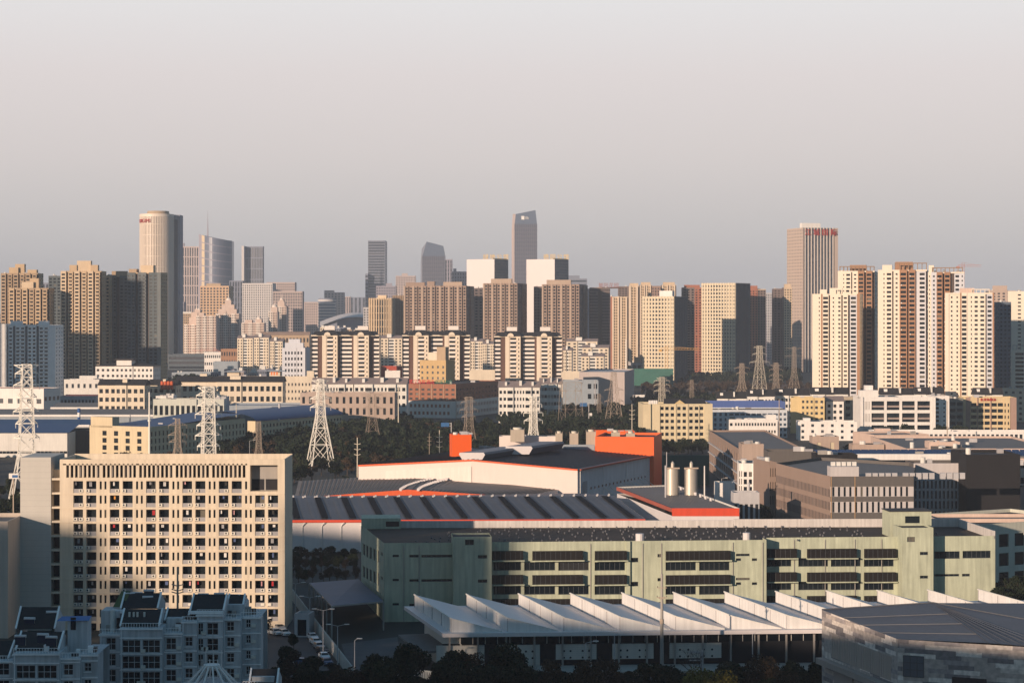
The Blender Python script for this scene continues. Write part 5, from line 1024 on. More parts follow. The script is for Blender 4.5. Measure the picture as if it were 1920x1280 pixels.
# ============================================================ right-hand white and orange residential towers
ow = mat('apartment_orange', (.34, .19, .115)); aw = mat('apartment_white', (.74, .66, .55), var=.06, streak=.06); aw2 = mat('apartment_white_shaded', (.55, .56, .60), var=.06)  # aw2: shade on the white bays put into a bluish colour
M = {'wall': aw, 'accent_wall': ow, 'slot': slot, 'shaded_wall': aw2, 'brown': brown}
s1 = lambda w_, off=0, fw=.3, k='wall': (w_, off, 1, fw, .38, .32, k)        # one small window
s2 = lambda w_, off=.6, k='accent_wall': (w_, off, 1, .74, .56, .22, k, {'rec': .8})       # wide balcony window
s3 = lambda w_, off=.5: (w_, off, 1, .82, .6, .2, 'wall', {'rec': .8})
bl = lambda w_, off=0, k='wall': (w_, off, 0, 0, 0, 0, k)
sl0 = lambda w_, off=-1.8: (w_, off, 0, 0, 0, 0, 'slot')
def tower(label, x0, x1, D, y, front, th=12, xs=None, fl=2.9, side=None, roofs=(), mats=M, depth=18, group='white and orange towers', gl=GD, top=1.4, crown=None, name='apartment_tower', rec=.35, **kw):
    b = block(label, x0, x1, D, y, th=th, xs=xs, depth=depth, fl=fl, front=front, side=side or [(1, 0, 3, .35, .4, .3, 'wall')], mats=mats, roofs=roofs, gl=gl, top=top, group=group, fin=False, name=name, cat='tower', rec=rec, **kw)
    if crown:
        for (f0, f1, h, m) in crown:             # open roof frame
            a, c = b.L*f0, b.L*f1; n_ = max(3, int((c-a)/2.6))
            for i in range(n_+1): x = a+(c-a)*i/n_; b.p('roof_frame').box(b.A, b.u, b.n, x-.2, x+.2, -1.2, -.7, b.z1, b.z1+h, m); b.p('roof_frame').box(b.A, b.u, b.n, x-.2, x+.2, -6, -5.5, b.z1, b.z1+h, m)
            for d in (-1.2, -6): b.p('roof_frame').box(b.A, b.u, b.n, a-.3, c+.3, d-.1, d+.6, b.z1+h-.5, b.z1+h, m)
    return b.done()
F1 = [bl(30), s1(20), bl(9, .6, 'accent_wall'), s3(34), sl0(8), bl(6), s1(26), bl(10), s1(22, .3, .6), sl0(8), s1(30, .5, .6), sl0(10), (40, -.6, 1, .72, .56, .22, 'shaded_wall', {'rec': .8}), bl(16, .2, 'accent_wall')]
F2 = [bl(28), s1(20), (38, .2, 1, .65, .5, .25, 'wall'), sl0(8, -1), s1(36, .3, .4), s2(40, .8), sl0(12), s2(40, .8), bl(16, -2, 'slot')]
F3 = [bl(30), s1(26), (44, .2, 1, .7, .5, .25, 'wall'), sl0(10, -1), s1(42, .3, .34), s2(52, .9), sl0(10), s2(48, .9), bl(22, -.6, 'shaded_wall'), (50, -.6, 1, .7, .56, .22, 'shaded_wall', {'rec': .8}), sl0(8)]
F4 = [s1(24), s1(40, 0, .34, 'shaded_wall'), s2(44, .7), sl0(14), s2(44, .7), bl(30, -1, 'slot'), (44, -.8, 1, .62, .5, .25, 'shaded_wall'), s1(30, -.4, .3, 'shaded_wall')]
F5 = [bl(24), (70, -.5, 2, .3, .4, .3, 'wall'), bl(9, .6, 'accent_wall'), s3(34), bl(16), s1(24), (36, 0, 1, .55, .45, .28, 'wall'), (40, 0, 1, .6, .45, .28, 'wall'), sl0(8, -1), (36, -.4, 1, .7, .5, .25, 'shaded_wall'), bl(10, .3, 'accent_wall')]
tower('front left white and orange tower of the right-hand group', 1523, 1612, 1440, 551, F1, xs=1618, roofs=((.15, .3, 3, .1, 'apartment_white'), (.36, .62, 4, .1, 'apartment_white')), crown=[(.45, .95, 3.2, aw)])
tower('tall white and orange tower with round orange roof house behind the front left one', 1571, 1640, 1530, 508, F2, xs=1650, roofs=((.3, .75, 4.5, .15, 'apartment_orange'),), crown=[(.05, .98, 3.4, brown)])
tower('tallest central white and orange tower of the right-hand group', 1646, 1738, 1400, 506, F3, xs=1746, roofs=((.08, .28, 3.4, .1, 'apartment_white'), (.34, .7, 5.5, .15, 'apartment_orange')), crown=[(.35, .99, 4.6, brown)])
tower('white tower with orange bays and lattice roof frame right of the tallest one', 1740, 1808, 1385, 510, F4, roofs=((.02, .16, 4.4, .1, 'apartment_white'),), crown=[(.12, .95, 3.0, brown)])
tower('cream and orange tower in front at the right with pink roof house', 1772, 1864, 1345, 549, F5, xs=1886, roofs=((.3, .6, 3, .1, 'pink_render'),), side=[(1, 0, 2, .3, .4, .3, 'wall'), (1, -1, 1, .4, .4, .3, 'slot'), (1, 0, 2, .3, .4, .3, 'wall')], crown=[(.55, .9, 2.4, aw)])
tower('dark narrow tower right of the front cream tower', 1874, 1896, 1540, 566, [(1, 0, 3, .5, .45, .3, 'wall')], mats={'wall': mat('dusk_blue', (.12, .15, .19))}, th=0)
tower('white tower with four window columns at the right edge, rear', 1890, 1960, 1640, 546, [bl(1), s1(1, 0, .4), (1.2, .3, 1, .6, .5, .25, 'wall'), sl0(.3), s2(1.4)], depth=16)
tower('white lower tower cut off by the right edge', 1896, 1965, 1480, 656, [(1, 0, 1, .5, .55, .25, 'wall'), sl0(.2), (1, .4, 2, .6, .55, .25, 'wall')], crown=[(.05, .9, 3.4, greyp)], depth=16)
tower('distant pink-brown tower peeking over the right-hand group', 1850, 1905, 2100, 545, [(1, 0, 6, .5, .5, .25, 'wall')], mats={'wall': mat('dusty_pink', (.42, .33, .28))}, roofs=((.2, .7, 5, .1, 'dusty_pink'),), gl=GF)
tower('distant tower strip between the front cream tower and the lattice-roof tower', 1716, 1775, 2000, 560, [(1, 0, 5, .5, .5, .25, 'wall')], mats={'wall': tan}, gl=GF)

# ============================================================ left brown residential towers
T = {'wall': mat('tan_tower', (.50, .37, .24)), 'mid': mat('tan_tower_mid', (.38, .28, .19)), 'slot': slot, 'lt': mat('tan_tower_light', (.60, .47, .33)), 'dk': mat('dark_tower', (.10, .12, .13)), 'dk2': mat('dark_tower_2', (.15, .165, .17))}  # dk, dk2: blue shade on the towers put into the wall colour
def R_(k, w_='wall', m_='mid'): return [(1.5, .7, 1, .62, .5, .25, w_), (.5, -1.2, 1, .6, .6, .2, 'slot'), (1.4, .2, 1, .6, .5, .25, m_, {'balc': (.9, 1.0, w_)}), (.35, -1.5, 0, 0, 0, 0, 'slot')]*k
lg = 'brown towers on the left'
kw = dict(mats=T, group=lg, gl=GD, th=0, depth=22)
tower('tan tower with stepped roof at the left edge, rear', 2, 71, 1860, 512, R_(3, 'mid'), xs=None, roofs=((.2, .45, 5, .1, 'tan_tower'), (.35, .6, 8, .2, 'tan_tower'), (.7, .95, 3, .1, 'tan_tower')), **kw)
tower('shorter tan tower in front of the left-edge rear tower', 17, 91, 1740, 540, R_(3, 'wall'), roofs=((.3, .6, 5, .1, 'tan_tower_light'), (.5, .72, 8, .2, 'tan_tower')), **kw)
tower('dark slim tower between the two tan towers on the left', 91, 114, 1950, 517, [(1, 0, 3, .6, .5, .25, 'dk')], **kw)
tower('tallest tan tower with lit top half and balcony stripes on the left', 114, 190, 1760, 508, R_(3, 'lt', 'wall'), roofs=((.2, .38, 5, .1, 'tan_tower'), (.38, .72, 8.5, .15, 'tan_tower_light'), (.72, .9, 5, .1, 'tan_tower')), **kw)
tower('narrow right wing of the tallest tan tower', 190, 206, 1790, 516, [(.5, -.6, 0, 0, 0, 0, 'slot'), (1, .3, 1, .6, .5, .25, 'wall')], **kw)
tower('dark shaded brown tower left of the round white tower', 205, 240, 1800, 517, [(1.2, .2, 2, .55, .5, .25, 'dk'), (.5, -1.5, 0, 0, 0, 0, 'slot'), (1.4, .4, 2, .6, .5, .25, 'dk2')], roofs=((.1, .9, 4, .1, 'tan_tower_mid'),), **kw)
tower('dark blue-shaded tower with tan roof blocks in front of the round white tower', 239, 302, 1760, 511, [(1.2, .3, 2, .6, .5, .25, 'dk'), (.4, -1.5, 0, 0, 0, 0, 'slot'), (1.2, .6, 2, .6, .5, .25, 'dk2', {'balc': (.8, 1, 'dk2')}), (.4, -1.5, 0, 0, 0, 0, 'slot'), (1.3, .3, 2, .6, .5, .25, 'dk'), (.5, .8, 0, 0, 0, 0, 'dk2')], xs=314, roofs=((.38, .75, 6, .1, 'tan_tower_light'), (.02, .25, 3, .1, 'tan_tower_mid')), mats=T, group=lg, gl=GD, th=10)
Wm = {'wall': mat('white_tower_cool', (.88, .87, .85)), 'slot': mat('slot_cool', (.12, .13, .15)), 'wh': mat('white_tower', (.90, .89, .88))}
tower('white slab tower in shade with blank right end, left foreground of the skyline', 16, 104, 1640, 609, [(.5, .4, 1, .6, .5, .25, 'wall'), (.3, -1, 0, 0, 0, 0, 'slot'), (1.1, .3, 2, .65, .55, .22, 'wall', {'balc': (.7, 1, 'wall')}), (.3, -1, 0, 0, 0, 0, 'slot'), (1, .4, 2, .6, .5, .25, 'wall'), (.3, -1, 0, 0, 0, 0, 'slot'), (1.1, .3, 2, .65, .55, .22, 'wall', {'balc': (.7, 1, 'wall')}), (.8, .6, 0, 0, 0, 0, 'wh')], xs=119, th=0, mats=Wm, group=None, depth=24, roofs=((.02, .25, 3, .1, 'white_tower'), (.62, .82, 3, .1, 'white_tower')))
tower('pale slab end lit warm at the extreme left edge', -40, 13, 1640, 607, [(1, 0, 6, .4, .5, .25, 'wall'), (.4, .3, 0, 0, 0, 0, 'wall')], mats={'wall': white}, th=0, group=None)

# ============================================================ three dark-roofed twin towers
TM = {'wall': mat('twin_cream', (.72, .62, .50), var=.06), 'white': mat('twin_white', (.74, .68, .64), var=.05), 'brown': mat('twin_brown', (.115, .065, .05)), 'slot': slot}
balc = lambda w_, off: (w_, off, 1, 1.0, .50, .50, 'white', {'rec': 1.1})
mainb = lambda w_, off: [(w_*.27, off+.4, 0, 0, 0, 0, 'wall'), (w_*.5, off, 1, .8, .46, .5, 'wall', {'rec': .9, 'balc': (.8, 1.1, 'white')}), (w_*.23, off+.4, 1, .3, .4, .4, 'wall')]
def twin(label, x0, x1, D, y):
    fr = [balc(42, -1.5), (32, -2.2, 0, 0, 0, 0, 'brown')]+mainb(98, 1.5)+[(16, -2.5, 0, 0, 0, 0, 'brown'), balc(74, -2.8), (14, -2.5, 0, 0, 0, 0, 'brown')]+mainb(98, 1.5)+[(26, -2.2, 0, 0, 0, 0, 'brown'), balc(40, -3)]
    b = block(label, x0, x1, D, y, th=1, depth=17, front=fr, side=[(1, 0, 3, .4, .4, .3, 'wall')], mats=TM, gl=GD, nfl=16, top=1.2, fin=False, name='twin_tower', cat='tower', group='twin residential towers with dark hipped roofs')
    for f0, f1 in ((.09, .40), (.57, .90)):
        a, c = b.L*f0, b.L*f1; P = b.P; z = b.z1; mid = (a+c)/2
        b.p('hip_roof').face([P(a-1, 3, z), P(c+1, 3, z), P(c-4, -5, z+4), P(a+4, -5, z+4)], rooft); b.p('hip_roof').face([P(c+1, 3, z), P(c+1, -14, z), P(c-4, -5, z+4)], rooft); b.p('hip_roof').face([P(a-1, 3, z), P(a-1, -14, z), P(a+4, -5, z+4)], rooft)
        b.p('arch').face([P(mid+2.6*math.cos(t), 3.1, z-.2+2.6*math.sin(t)) for t in [i*math.pi/8 for i in range(9)]], TM['wall'])
        b.p('roof_house').box(b.A, b.u, b.n, mid-3.2, mid+5, -12, -6, z, z+7.2, TM['white'])
    b.p('roof_slope').face([b.P(0, -2, b.z1), b.P(b.L, -2, b.z1), b.P(b.L-3, -8, b.z1+3), b.P(3, -8, b.z1+3)], rooft)
    return b.done()
twin('leftmost of the three cream and brown twin towers', 583, 711, 1700, 628)
twin('middle one of the three cream and brown twin towers, behind the tan stepped block', 754, 881, 1700, 628)
twin('rightmost of the three cream and brown twin towers', 926, 1054, 1690, 630)
b = block('white-blue tower with stepped top and pairs of tiny windows, left of the twin towers', 529, 572, 1720, 652, th=3, xs=581, depth=16, mats={'wall': mat('cool_white_tower', (.56, .58, .64), var=.05)}, nfl=9, top=2, gl=GD, front=[(1, 0, 0, 0, 0, 0, 'wall'), (3, 0, 2, .5, .5, .3, 'wall'), (3, .4, 2, .5, .5, .3, 'wall'), (3, 0, 2, .5, .5, .3, 'wall'), (1, 0, 0, 0, 0, 0, 'wall')], roofs=((.1, .9, 4, .1, 'cool_white_tower'), (.25, .75, 7, .15, 'cool_white_tower')), name='apartment_tower', cat='tower')

# ============================================================ brown residential wall of towers, centre
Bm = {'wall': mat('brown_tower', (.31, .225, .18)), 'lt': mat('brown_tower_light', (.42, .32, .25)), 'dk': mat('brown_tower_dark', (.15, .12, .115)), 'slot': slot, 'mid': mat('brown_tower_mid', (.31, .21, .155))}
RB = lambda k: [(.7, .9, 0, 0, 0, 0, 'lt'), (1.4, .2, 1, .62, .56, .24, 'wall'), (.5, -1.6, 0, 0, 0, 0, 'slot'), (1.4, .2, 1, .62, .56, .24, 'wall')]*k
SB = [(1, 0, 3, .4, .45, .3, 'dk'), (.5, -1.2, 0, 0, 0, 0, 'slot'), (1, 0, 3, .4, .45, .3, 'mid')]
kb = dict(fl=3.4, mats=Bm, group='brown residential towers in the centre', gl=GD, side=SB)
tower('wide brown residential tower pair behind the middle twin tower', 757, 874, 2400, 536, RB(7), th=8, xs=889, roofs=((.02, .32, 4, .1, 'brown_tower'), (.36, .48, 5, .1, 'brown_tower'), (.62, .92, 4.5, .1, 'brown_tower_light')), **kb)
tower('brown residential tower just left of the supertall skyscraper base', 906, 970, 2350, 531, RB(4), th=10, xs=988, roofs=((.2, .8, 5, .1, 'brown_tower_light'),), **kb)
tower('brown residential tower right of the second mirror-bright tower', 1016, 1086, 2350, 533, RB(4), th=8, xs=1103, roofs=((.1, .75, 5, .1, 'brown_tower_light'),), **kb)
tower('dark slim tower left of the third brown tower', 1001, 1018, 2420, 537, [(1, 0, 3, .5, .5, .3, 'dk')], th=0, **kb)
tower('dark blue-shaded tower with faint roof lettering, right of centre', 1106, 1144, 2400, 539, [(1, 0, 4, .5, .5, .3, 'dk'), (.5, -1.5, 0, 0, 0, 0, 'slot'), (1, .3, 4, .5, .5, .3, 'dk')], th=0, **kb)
tower('slim shaded tower between the wide brown tower and the left mirror-bright tower', 889, 906, 2500, 540, [(1, 0, 2, .5, .5, .3, 'dk')], th=0, **kb)
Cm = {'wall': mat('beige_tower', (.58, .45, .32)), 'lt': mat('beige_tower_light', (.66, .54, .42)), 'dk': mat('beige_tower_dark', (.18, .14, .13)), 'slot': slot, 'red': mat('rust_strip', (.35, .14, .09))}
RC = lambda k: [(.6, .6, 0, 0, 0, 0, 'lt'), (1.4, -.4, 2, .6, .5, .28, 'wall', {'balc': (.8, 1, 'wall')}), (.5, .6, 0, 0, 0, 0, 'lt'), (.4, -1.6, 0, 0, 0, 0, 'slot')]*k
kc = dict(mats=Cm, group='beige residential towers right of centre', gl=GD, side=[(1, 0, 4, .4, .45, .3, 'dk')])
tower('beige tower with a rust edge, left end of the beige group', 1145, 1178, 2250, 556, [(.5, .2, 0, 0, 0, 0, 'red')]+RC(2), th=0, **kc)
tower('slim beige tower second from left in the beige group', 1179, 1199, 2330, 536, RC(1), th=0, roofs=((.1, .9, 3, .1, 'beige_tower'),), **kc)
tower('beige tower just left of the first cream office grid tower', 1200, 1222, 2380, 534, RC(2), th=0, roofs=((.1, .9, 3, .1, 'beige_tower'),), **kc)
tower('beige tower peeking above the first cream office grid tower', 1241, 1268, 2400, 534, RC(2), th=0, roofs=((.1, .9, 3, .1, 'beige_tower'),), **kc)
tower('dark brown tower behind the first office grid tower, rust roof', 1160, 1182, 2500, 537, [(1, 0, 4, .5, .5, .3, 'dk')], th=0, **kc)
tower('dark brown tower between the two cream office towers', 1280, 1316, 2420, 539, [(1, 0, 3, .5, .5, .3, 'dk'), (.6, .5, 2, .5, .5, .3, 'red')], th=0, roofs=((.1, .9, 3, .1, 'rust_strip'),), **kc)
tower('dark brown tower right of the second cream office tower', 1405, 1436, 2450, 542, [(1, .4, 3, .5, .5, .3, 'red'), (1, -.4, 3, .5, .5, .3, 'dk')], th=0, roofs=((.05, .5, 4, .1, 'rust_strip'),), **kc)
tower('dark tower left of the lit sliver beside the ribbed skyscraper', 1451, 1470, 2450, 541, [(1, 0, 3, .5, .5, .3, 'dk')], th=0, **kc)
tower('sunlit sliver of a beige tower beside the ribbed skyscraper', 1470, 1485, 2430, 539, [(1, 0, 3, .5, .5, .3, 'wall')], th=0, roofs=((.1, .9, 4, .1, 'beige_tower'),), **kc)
# office grid towers
Om = {'wall': mat('office_cream', (.60, .51, .37), var=.05), 'rib': mat('office_rib', (.74, .66, .52), var=.05), 'dk': mat('office_shaded', (.10, .11, .13)), 'grn': GB}  # dk: shade of the right sides put into a dark wall colour
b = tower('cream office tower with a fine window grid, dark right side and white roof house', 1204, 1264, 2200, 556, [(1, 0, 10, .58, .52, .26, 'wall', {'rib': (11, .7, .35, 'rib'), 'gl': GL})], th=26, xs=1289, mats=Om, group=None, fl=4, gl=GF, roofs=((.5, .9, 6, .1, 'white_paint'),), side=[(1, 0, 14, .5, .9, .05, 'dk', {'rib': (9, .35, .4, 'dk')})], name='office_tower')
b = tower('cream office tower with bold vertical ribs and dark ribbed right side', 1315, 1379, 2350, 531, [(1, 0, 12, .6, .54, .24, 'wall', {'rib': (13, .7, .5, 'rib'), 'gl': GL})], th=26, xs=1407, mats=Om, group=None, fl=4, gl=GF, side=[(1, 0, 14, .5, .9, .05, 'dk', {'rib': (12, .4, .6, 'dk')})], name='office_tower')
block('low cream podium with windows and red roof works between the two cream office towers', 1265, 1316, 2540, 666, depth=20, mats={'wall': Om['rib']}, nfl=5, fl=4, front=[(1, 0, 9, .55, .6, .2, 'wall')], gl=GD, name='podium', cat='building', roofs=((.1, .98, 3, .1, 'apartment_orange'), (.55, .8, 8, .2, 'apartment_orange')))
block('small brown-roofed house with white frame left of the first cream office tower', 1176, 1203, 2300, 680, depth=14, mats={'wall': lgrey}, nfl=2, front=[(1, 0, 3, .6, .6, .2, 'wall')], gl=GD, name='house', roofs=((.5, .95, 6, .2, 'tan_wall'),))
block('long green construction hoarding below the cream office towers', 1166, 1262, 2120, 691, depth=3, mats={'wall': mat('green_netting', (.05, .15, .12), var=.3)}, name='hoarding', cat='hoarding')
block('dark green hoarding under the first office tower, right part', 1262, 1300, 2260, 703, depth=3, mats={'wall': mat('green_netting', (.05, .15, .12))}, name='hoarding', cat='hoarding')
# ribbed skyscraper with red characters
b = block('tall ribbed skyscraper with pinkish left face and red roof characters', 1505, 1571, 2600, 427, th=-16, depth=48, mats={'wall': mat('sky_pink', (.50, .40, .34), var=.05), 'rib': mat('sky_rib', (.62, .54, .48), var=.05), 'g': mat('sky_glass', (.09, .11, .15), rough=.35)}, top=1, gl=GB, nfl=44, fin=False,
      front=[(.2, .3, 0, 0, 0, 0, 'wall'), (8, 0, 9, .9, .8, .1, 'g', {'rib': (10, 1.0, 1.3, 'rib')}), (.9, .3, 0, 0, 0, 0, 'wall')], side=[(1, 0, 10, .4, .5, .25, 'wall')], name='skyscraper', cat='skyscraper', roofs=((.02, .55, 6, .1, 'white_paint'),))
for i, ch in enumerate('江城国际'): text(ch, 8.6, mat('sign_red3', (.42, .05, .035)), (b.P(b.L*(.13+.245*i), 1.7, 0)[0]-b.o[0], b.P(b.L*(.13+.245*i), 1.7, 0)[1]-b.o[1], b.z1-8.5), math.atan2(b.u.y, b.u.x), b.e, ext=.5)
b.done()
tower('distant glass tower between the dark towers right of centre', 1436, 1452, 3300, 549, [(1, 0, 5, .5, .7, .15, 'wall')], mats={'wall': lgrey}, th=0, group=None, gl=GB, fl=4)
# two mirror-bright towers: sun glare on their glass put into a pale wall colour
glare = mat('pale_glare_panel', (.66, .62, .62), rough=.5, var=.03, streak=.02); dg = mat('dark_curtain_wall', (.07, .08, .10), rough=.35)
gold = mat('sign_gold', (.72, .50, .18))
for (lab, x0, x1, xs, tx) in (('bright pale slab tower with golden roof characters, left of the pair', 875, 927, 953, '绿地公馆'), ('bright pale slab tower with golden roof characters, right of the pair', 987, 1040, 1066, '德园公馆')):
    b = block(lab, x0, x1, 3100, 486.5, th=30, xs=xs, mats={'wall': glare, 'dk': dg}, front=[(1, 0, 0, 0, 0, 0, 'wall')], side=[(1, 0, 12, .7, .6, .2, 'dk')], gl=GB, fl=4, fin=False, name='office_tower', cat='tower', back=[(1, 0, 0, 0, 0, 0, 'dk')], left=[(1, 0, 0, 0, 0, 0, 'dk')])
    b.p('roof_rail').box(b.B, (b.C-b.B).normalized(), b.u, -2, (b.C-b.B).length, -2, -1.4, b.z1, b.z1+1.2, gold)
    px = x1-22
    for i, ch in enumerate(tx): p_ = G(px+6+i*12.6, 3110); text(ch, 8.5, gold, (p_.x-b.o[0], p_.y-b.o[1], b.z1+1.0), -.2, b.e, ext=.5)
    b.done()
b = block('dark reflective tower strip with scattered bright lights left of the second brown tower', 889, 904, 2600, 545, th=0, depth=20, mats={'wall': dg}, front=[(1, 0, 3, .6, .5, .2, 'wall')], gl=GB, fl=4, name='office_tower', cat='tower')
# tan ribbed pair on the left of the brown towers
Tn = {'wall': mat('tan_rib_wall', (.50, .38, .25)), 'rib': mat('tan_rib', (.66, .52, .36)), 'slot': slot}
tower('tan office tower with fine vertical ribs left of the brown towers', 691, 735, 2500, 559, [(1, 0, 9, .55, .9, .05, 'wall', {'rib': (10, .7, .9, 'rib')})], mats=Tn, group=None, th=8, fl=8, gl=GD, roofs=((.38, .75, 3.5, .1, 'tan_rib'),), name='office_tower')
tower('pinkish ribbed tower touching the tan ribbed tower', 736, 757, 2520, 554, [(1, 0, 5, .5, .9, .05, 'wall', {'rib': (5, .8, .9, 'rib')})], mats={'wall': brown, 'rib': tan}, group=None, th=0, fl=8, gl=GD, name='office_tower')

# ============================================================ far skyline, fading into haze
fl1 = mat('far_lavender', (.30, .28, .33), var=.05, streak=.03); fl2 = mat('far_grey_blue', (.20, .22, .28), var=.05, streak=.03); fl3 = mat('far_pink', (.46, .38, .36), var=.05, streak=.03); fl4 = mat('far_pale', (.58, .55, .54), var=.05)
# round white tower
b = Bd('skyscraper', 'round pale skyscraper with fine vertical fins and red lettering, left skyline', 'skyscraper', G(298, 3050)); p = G(294, 3050); r_ = 32*3050/F; zt_ = Zt(402, 3050); cf = mat('fin_pale', (.72, .62, .52), rough=.45, var=.04, streak=.03)
b.p('core').cyl(p.x, p.y, 0, zt_, r_-1.2, r_-1.2, mat('round_glass', (.26, .22, .20), rough=.3, var=.05), 48)
for i in range(64):
    a = 2*math.pi*i/64; c_, s_ = math.cos(a), math.sin(a); b.p('fin').box((p.x, p.y), (-s_, c_), (c_, s_), -.75, .75, r_-1.4, r_, 0, zt_-4, cf)
b.p('ring').cyl(p.x, p.y, zt_-4, zt_, r_+.1, r_+.1, cf, 48); b.p('roof_drum').cyl(p.x+2, p.y, zt_, zt_+4.5, r_*.66, r_*.62, tan, 32)
for k in range(1, 14): b.p('floor_ring').cyl(p.x, p.y, zt_*k/14, zt_*k/14+1, r_-.5, r_-.5, cf, 48, cap=False)
w0 = G(326, 3060); b.p('rear_wing').box(w0, (1, 0), (0, -1), 0, (338-326)*3060/F, -26, 4, 0, Zt(403, 3060), mat('rear_wing', (.24, .26, .31), var=.04)); b.p('rear_wing').box(w0, (1, 0), (0, -1), 1.5, 6, 4.01, 4.6, 0, Zt(412, 3060), dg)
for i, ch in enumerate('DIGIMI'):
    a = R(-90-58+i*9); text(ch, 7.5, MATS['sign_red3'], (p.x+(r_+.6)*math.cos(a)-b.o[0], p.y+(r_+.6)*math.sin(a)-b.o[1], zt_-12.5), a+math.pi/2, b.e, ext=.4)
b.done()
V = lambda n_, fw=.5: [(1, 0, n_, fw, .9, .05, 'wall')]
H_ = lambda fw=.94: [(1, 0, 1, fw, .5, .25, 'wall')]
far = [  # label, x0, x1, D, ytop, th, xs, bays, material, floor height, roofs
 ('lavender skyscraper with banded vertical ribs behind the round pale tower', 337, 377, 5000, 462, 0, 382, V(9), fl3, 22, ((.0, .2, 8, .1, 'far_lavender'),), ),
 ('slim ribbed far tower with a bright left edge', 457, 493, 4900, 462, 10, 495, V(12, .6), fl2, 26, ()),
 ('pale slab standing in for the lit edge of the slim ribbed far tower', 453, 457.5, 4880, 461, 0, None, PLAIN, fl4, 20, ()),  # sunlight on the tower's left edge drawn as a pale slab
 ('pale grid hotel slab standing in front of the slim ribbed far tower', 454, 511, 4000, 531, 6, None, [(1, 0, 14, .5, .6, .2, 'wall')], fl4, 4.5, ()),
 ('long pinkish far slab behind the pale grid hotel', 500, 553, 4300, 529, 0, 556, [(1, 0, 14, .5, .55, .2, 'wall')], fl3, 5, ()),
 ('brown-pink far block with grid facade, lower right of the pale hotel', 512, 567, 3700, 546, 0, None, [(1, 0, 12, .6, .6, .2, 'wall')], fl3, 5, ()),
 ('dark blue far block behind the tan grid block', 430, 455, 4200, 526, 0, None, V(5), fl2, 10, ()),
 ('tan grid block in the left skyline, sunlit', 375, 429, 3500, 536, 6, 437, [(1, 0, 9, .6, .6, .2, 'wall')], mat('far_tan', (.56, .38, .24)), 4.5, ((.2, .7, 4, .1, 'tan_wall'),)),
 ('small grey far block right of the brown-pink grid block', 567, 596, 4200, 566, 0, None, [(1, 0, 7, .5, .5, .3, 'wall')], fl3, 5, ()),
 ('far pale block behind the round banded building', 608, 645, 5400, 548, 0, None, [(1, 0, 6, .5, .5, .3, 'wall')], fl3, 6, ((.0, .5, 5, .1, 'far_pink'),)),
 ('faint far block right of the round banded building', 645, 657, 5800, 556, 0, None, V(3), fl3, 6, ()),
 ('low far hazy block, left one under the open sky', 656, 686, 6200, 557, 0, None, V(4), fl2, 6, ()),
 ('dark hazy skyscraper with chamfered top, left of centre', 690, 722, 5500, 451, 0, 726, [(1, 0, 1, .96, .6, .2, 'wall')], fl2, 7, ()),
 ('lower left shoulder of the hazy chamfered skyscraper', 685, 690, 5480, 513, 0, None, H_(), fl2, 10, ()),
 ('pinkish twin-topped far block right of the chamfered skyscraper', 742, 779, 5200, 517, 0, None, [(1, 0, 8, .5, .5, .3, 'wall')], fl3, 6, ((.3, .6, 6, .1, 'far_pink'),)),
 ('hazy low block in front of the chamfered skyscraper', 705, 742, 4600, 536, 0, None, [(1, 0, 8, .5, .5, .3, 'wall')], fl1, 6, ((.5, .8, 6, .1, 'far_lavender'),)),
 ('hazy slim tower just right of the slanted-roof tower', 834, 848, 5300, 486, 0, None, V(3), fl1, 10, ()),
 ('hazy tower block left of the left mirror-bright tower', 847, 876, 5000, 509, 0, None, [(1, 0, 6, .5, .6, .2, 'wall')], fl1, 8, ((.1, .3, 7, .1, 'far_lavender'),)),
 ('faint far building right of the right mirror-bright tower', 1066, 1101, 5600, 522, 0, None, H_(), fl2, 10, ((.0, .6, 8, .1, 'far_grey_blue'),)),
 ('sliver of a dark tower left of the tan ribbed tower', 681, 692, 3200, 576, 0, None, [(1, 0, 2, .5, .5, .3, 'wall')], lgrey, 4, ()),
 ('low dark far podium right of the round white tower', 318, 372, 3300, 662, 0, None, H_(), mat('podium_dark', (.10, .12, .14)), 7, ()),
 ('long low dark hall with strip windows under the ornate towers', 315, 401, 2700, 664, 0, None, H_(), mat('podium_dark', (.10, .12, .14)), 6, ()),
 ('low blue-grey hall with pitched dark roof in front of the strip-window hall', 322, 402, 2200, 698, 0, None, [(1, 0, 16, .5, .5, .3, 'wall')], bgrey, 4, ()),
 ('grey tower slice behind the left-edge tan towers', 72, 92, 3000, 530, 0, None, V(3), fl2, 8, ()),
 ('faint far rooftops behind the ornate domed towers', 337, 345, 4200, 566, 0, None, V(2), fl1, 8, ()),
 ('far hazy slab left of the round banded building', 596, 604, 4600, 580, 0, None, V(2), fl3, 8, ()),
 ('far brown tower between the dark towers right of centre', 1222, 1242, 3000, 536, 0, None, [(1, 0, 4, .5, .5, .3, 'wall')], mat('far_brown', (.30, .2, .16)), 4, ()),
 ('far grey-brown block behind the dark towers with rust roofs', 1098, 1108, 3300, 541, 0, None, V(2), fl1, 6, ()),
]
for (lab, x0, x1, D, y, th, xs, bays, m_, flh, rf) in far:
    block(lab, x0, x1, D, y, th=th, xs=xs, depth=30, mats={'wall': m_}, front=bays, side=bays if len(bays) == 1 else PLAIN, gl=GF, fl=flh, roofs=rf, name='far_tower' if y < 600 else 'far_hall', cat='tower' if y < 600 else 'hall', top=2, rec=.8)
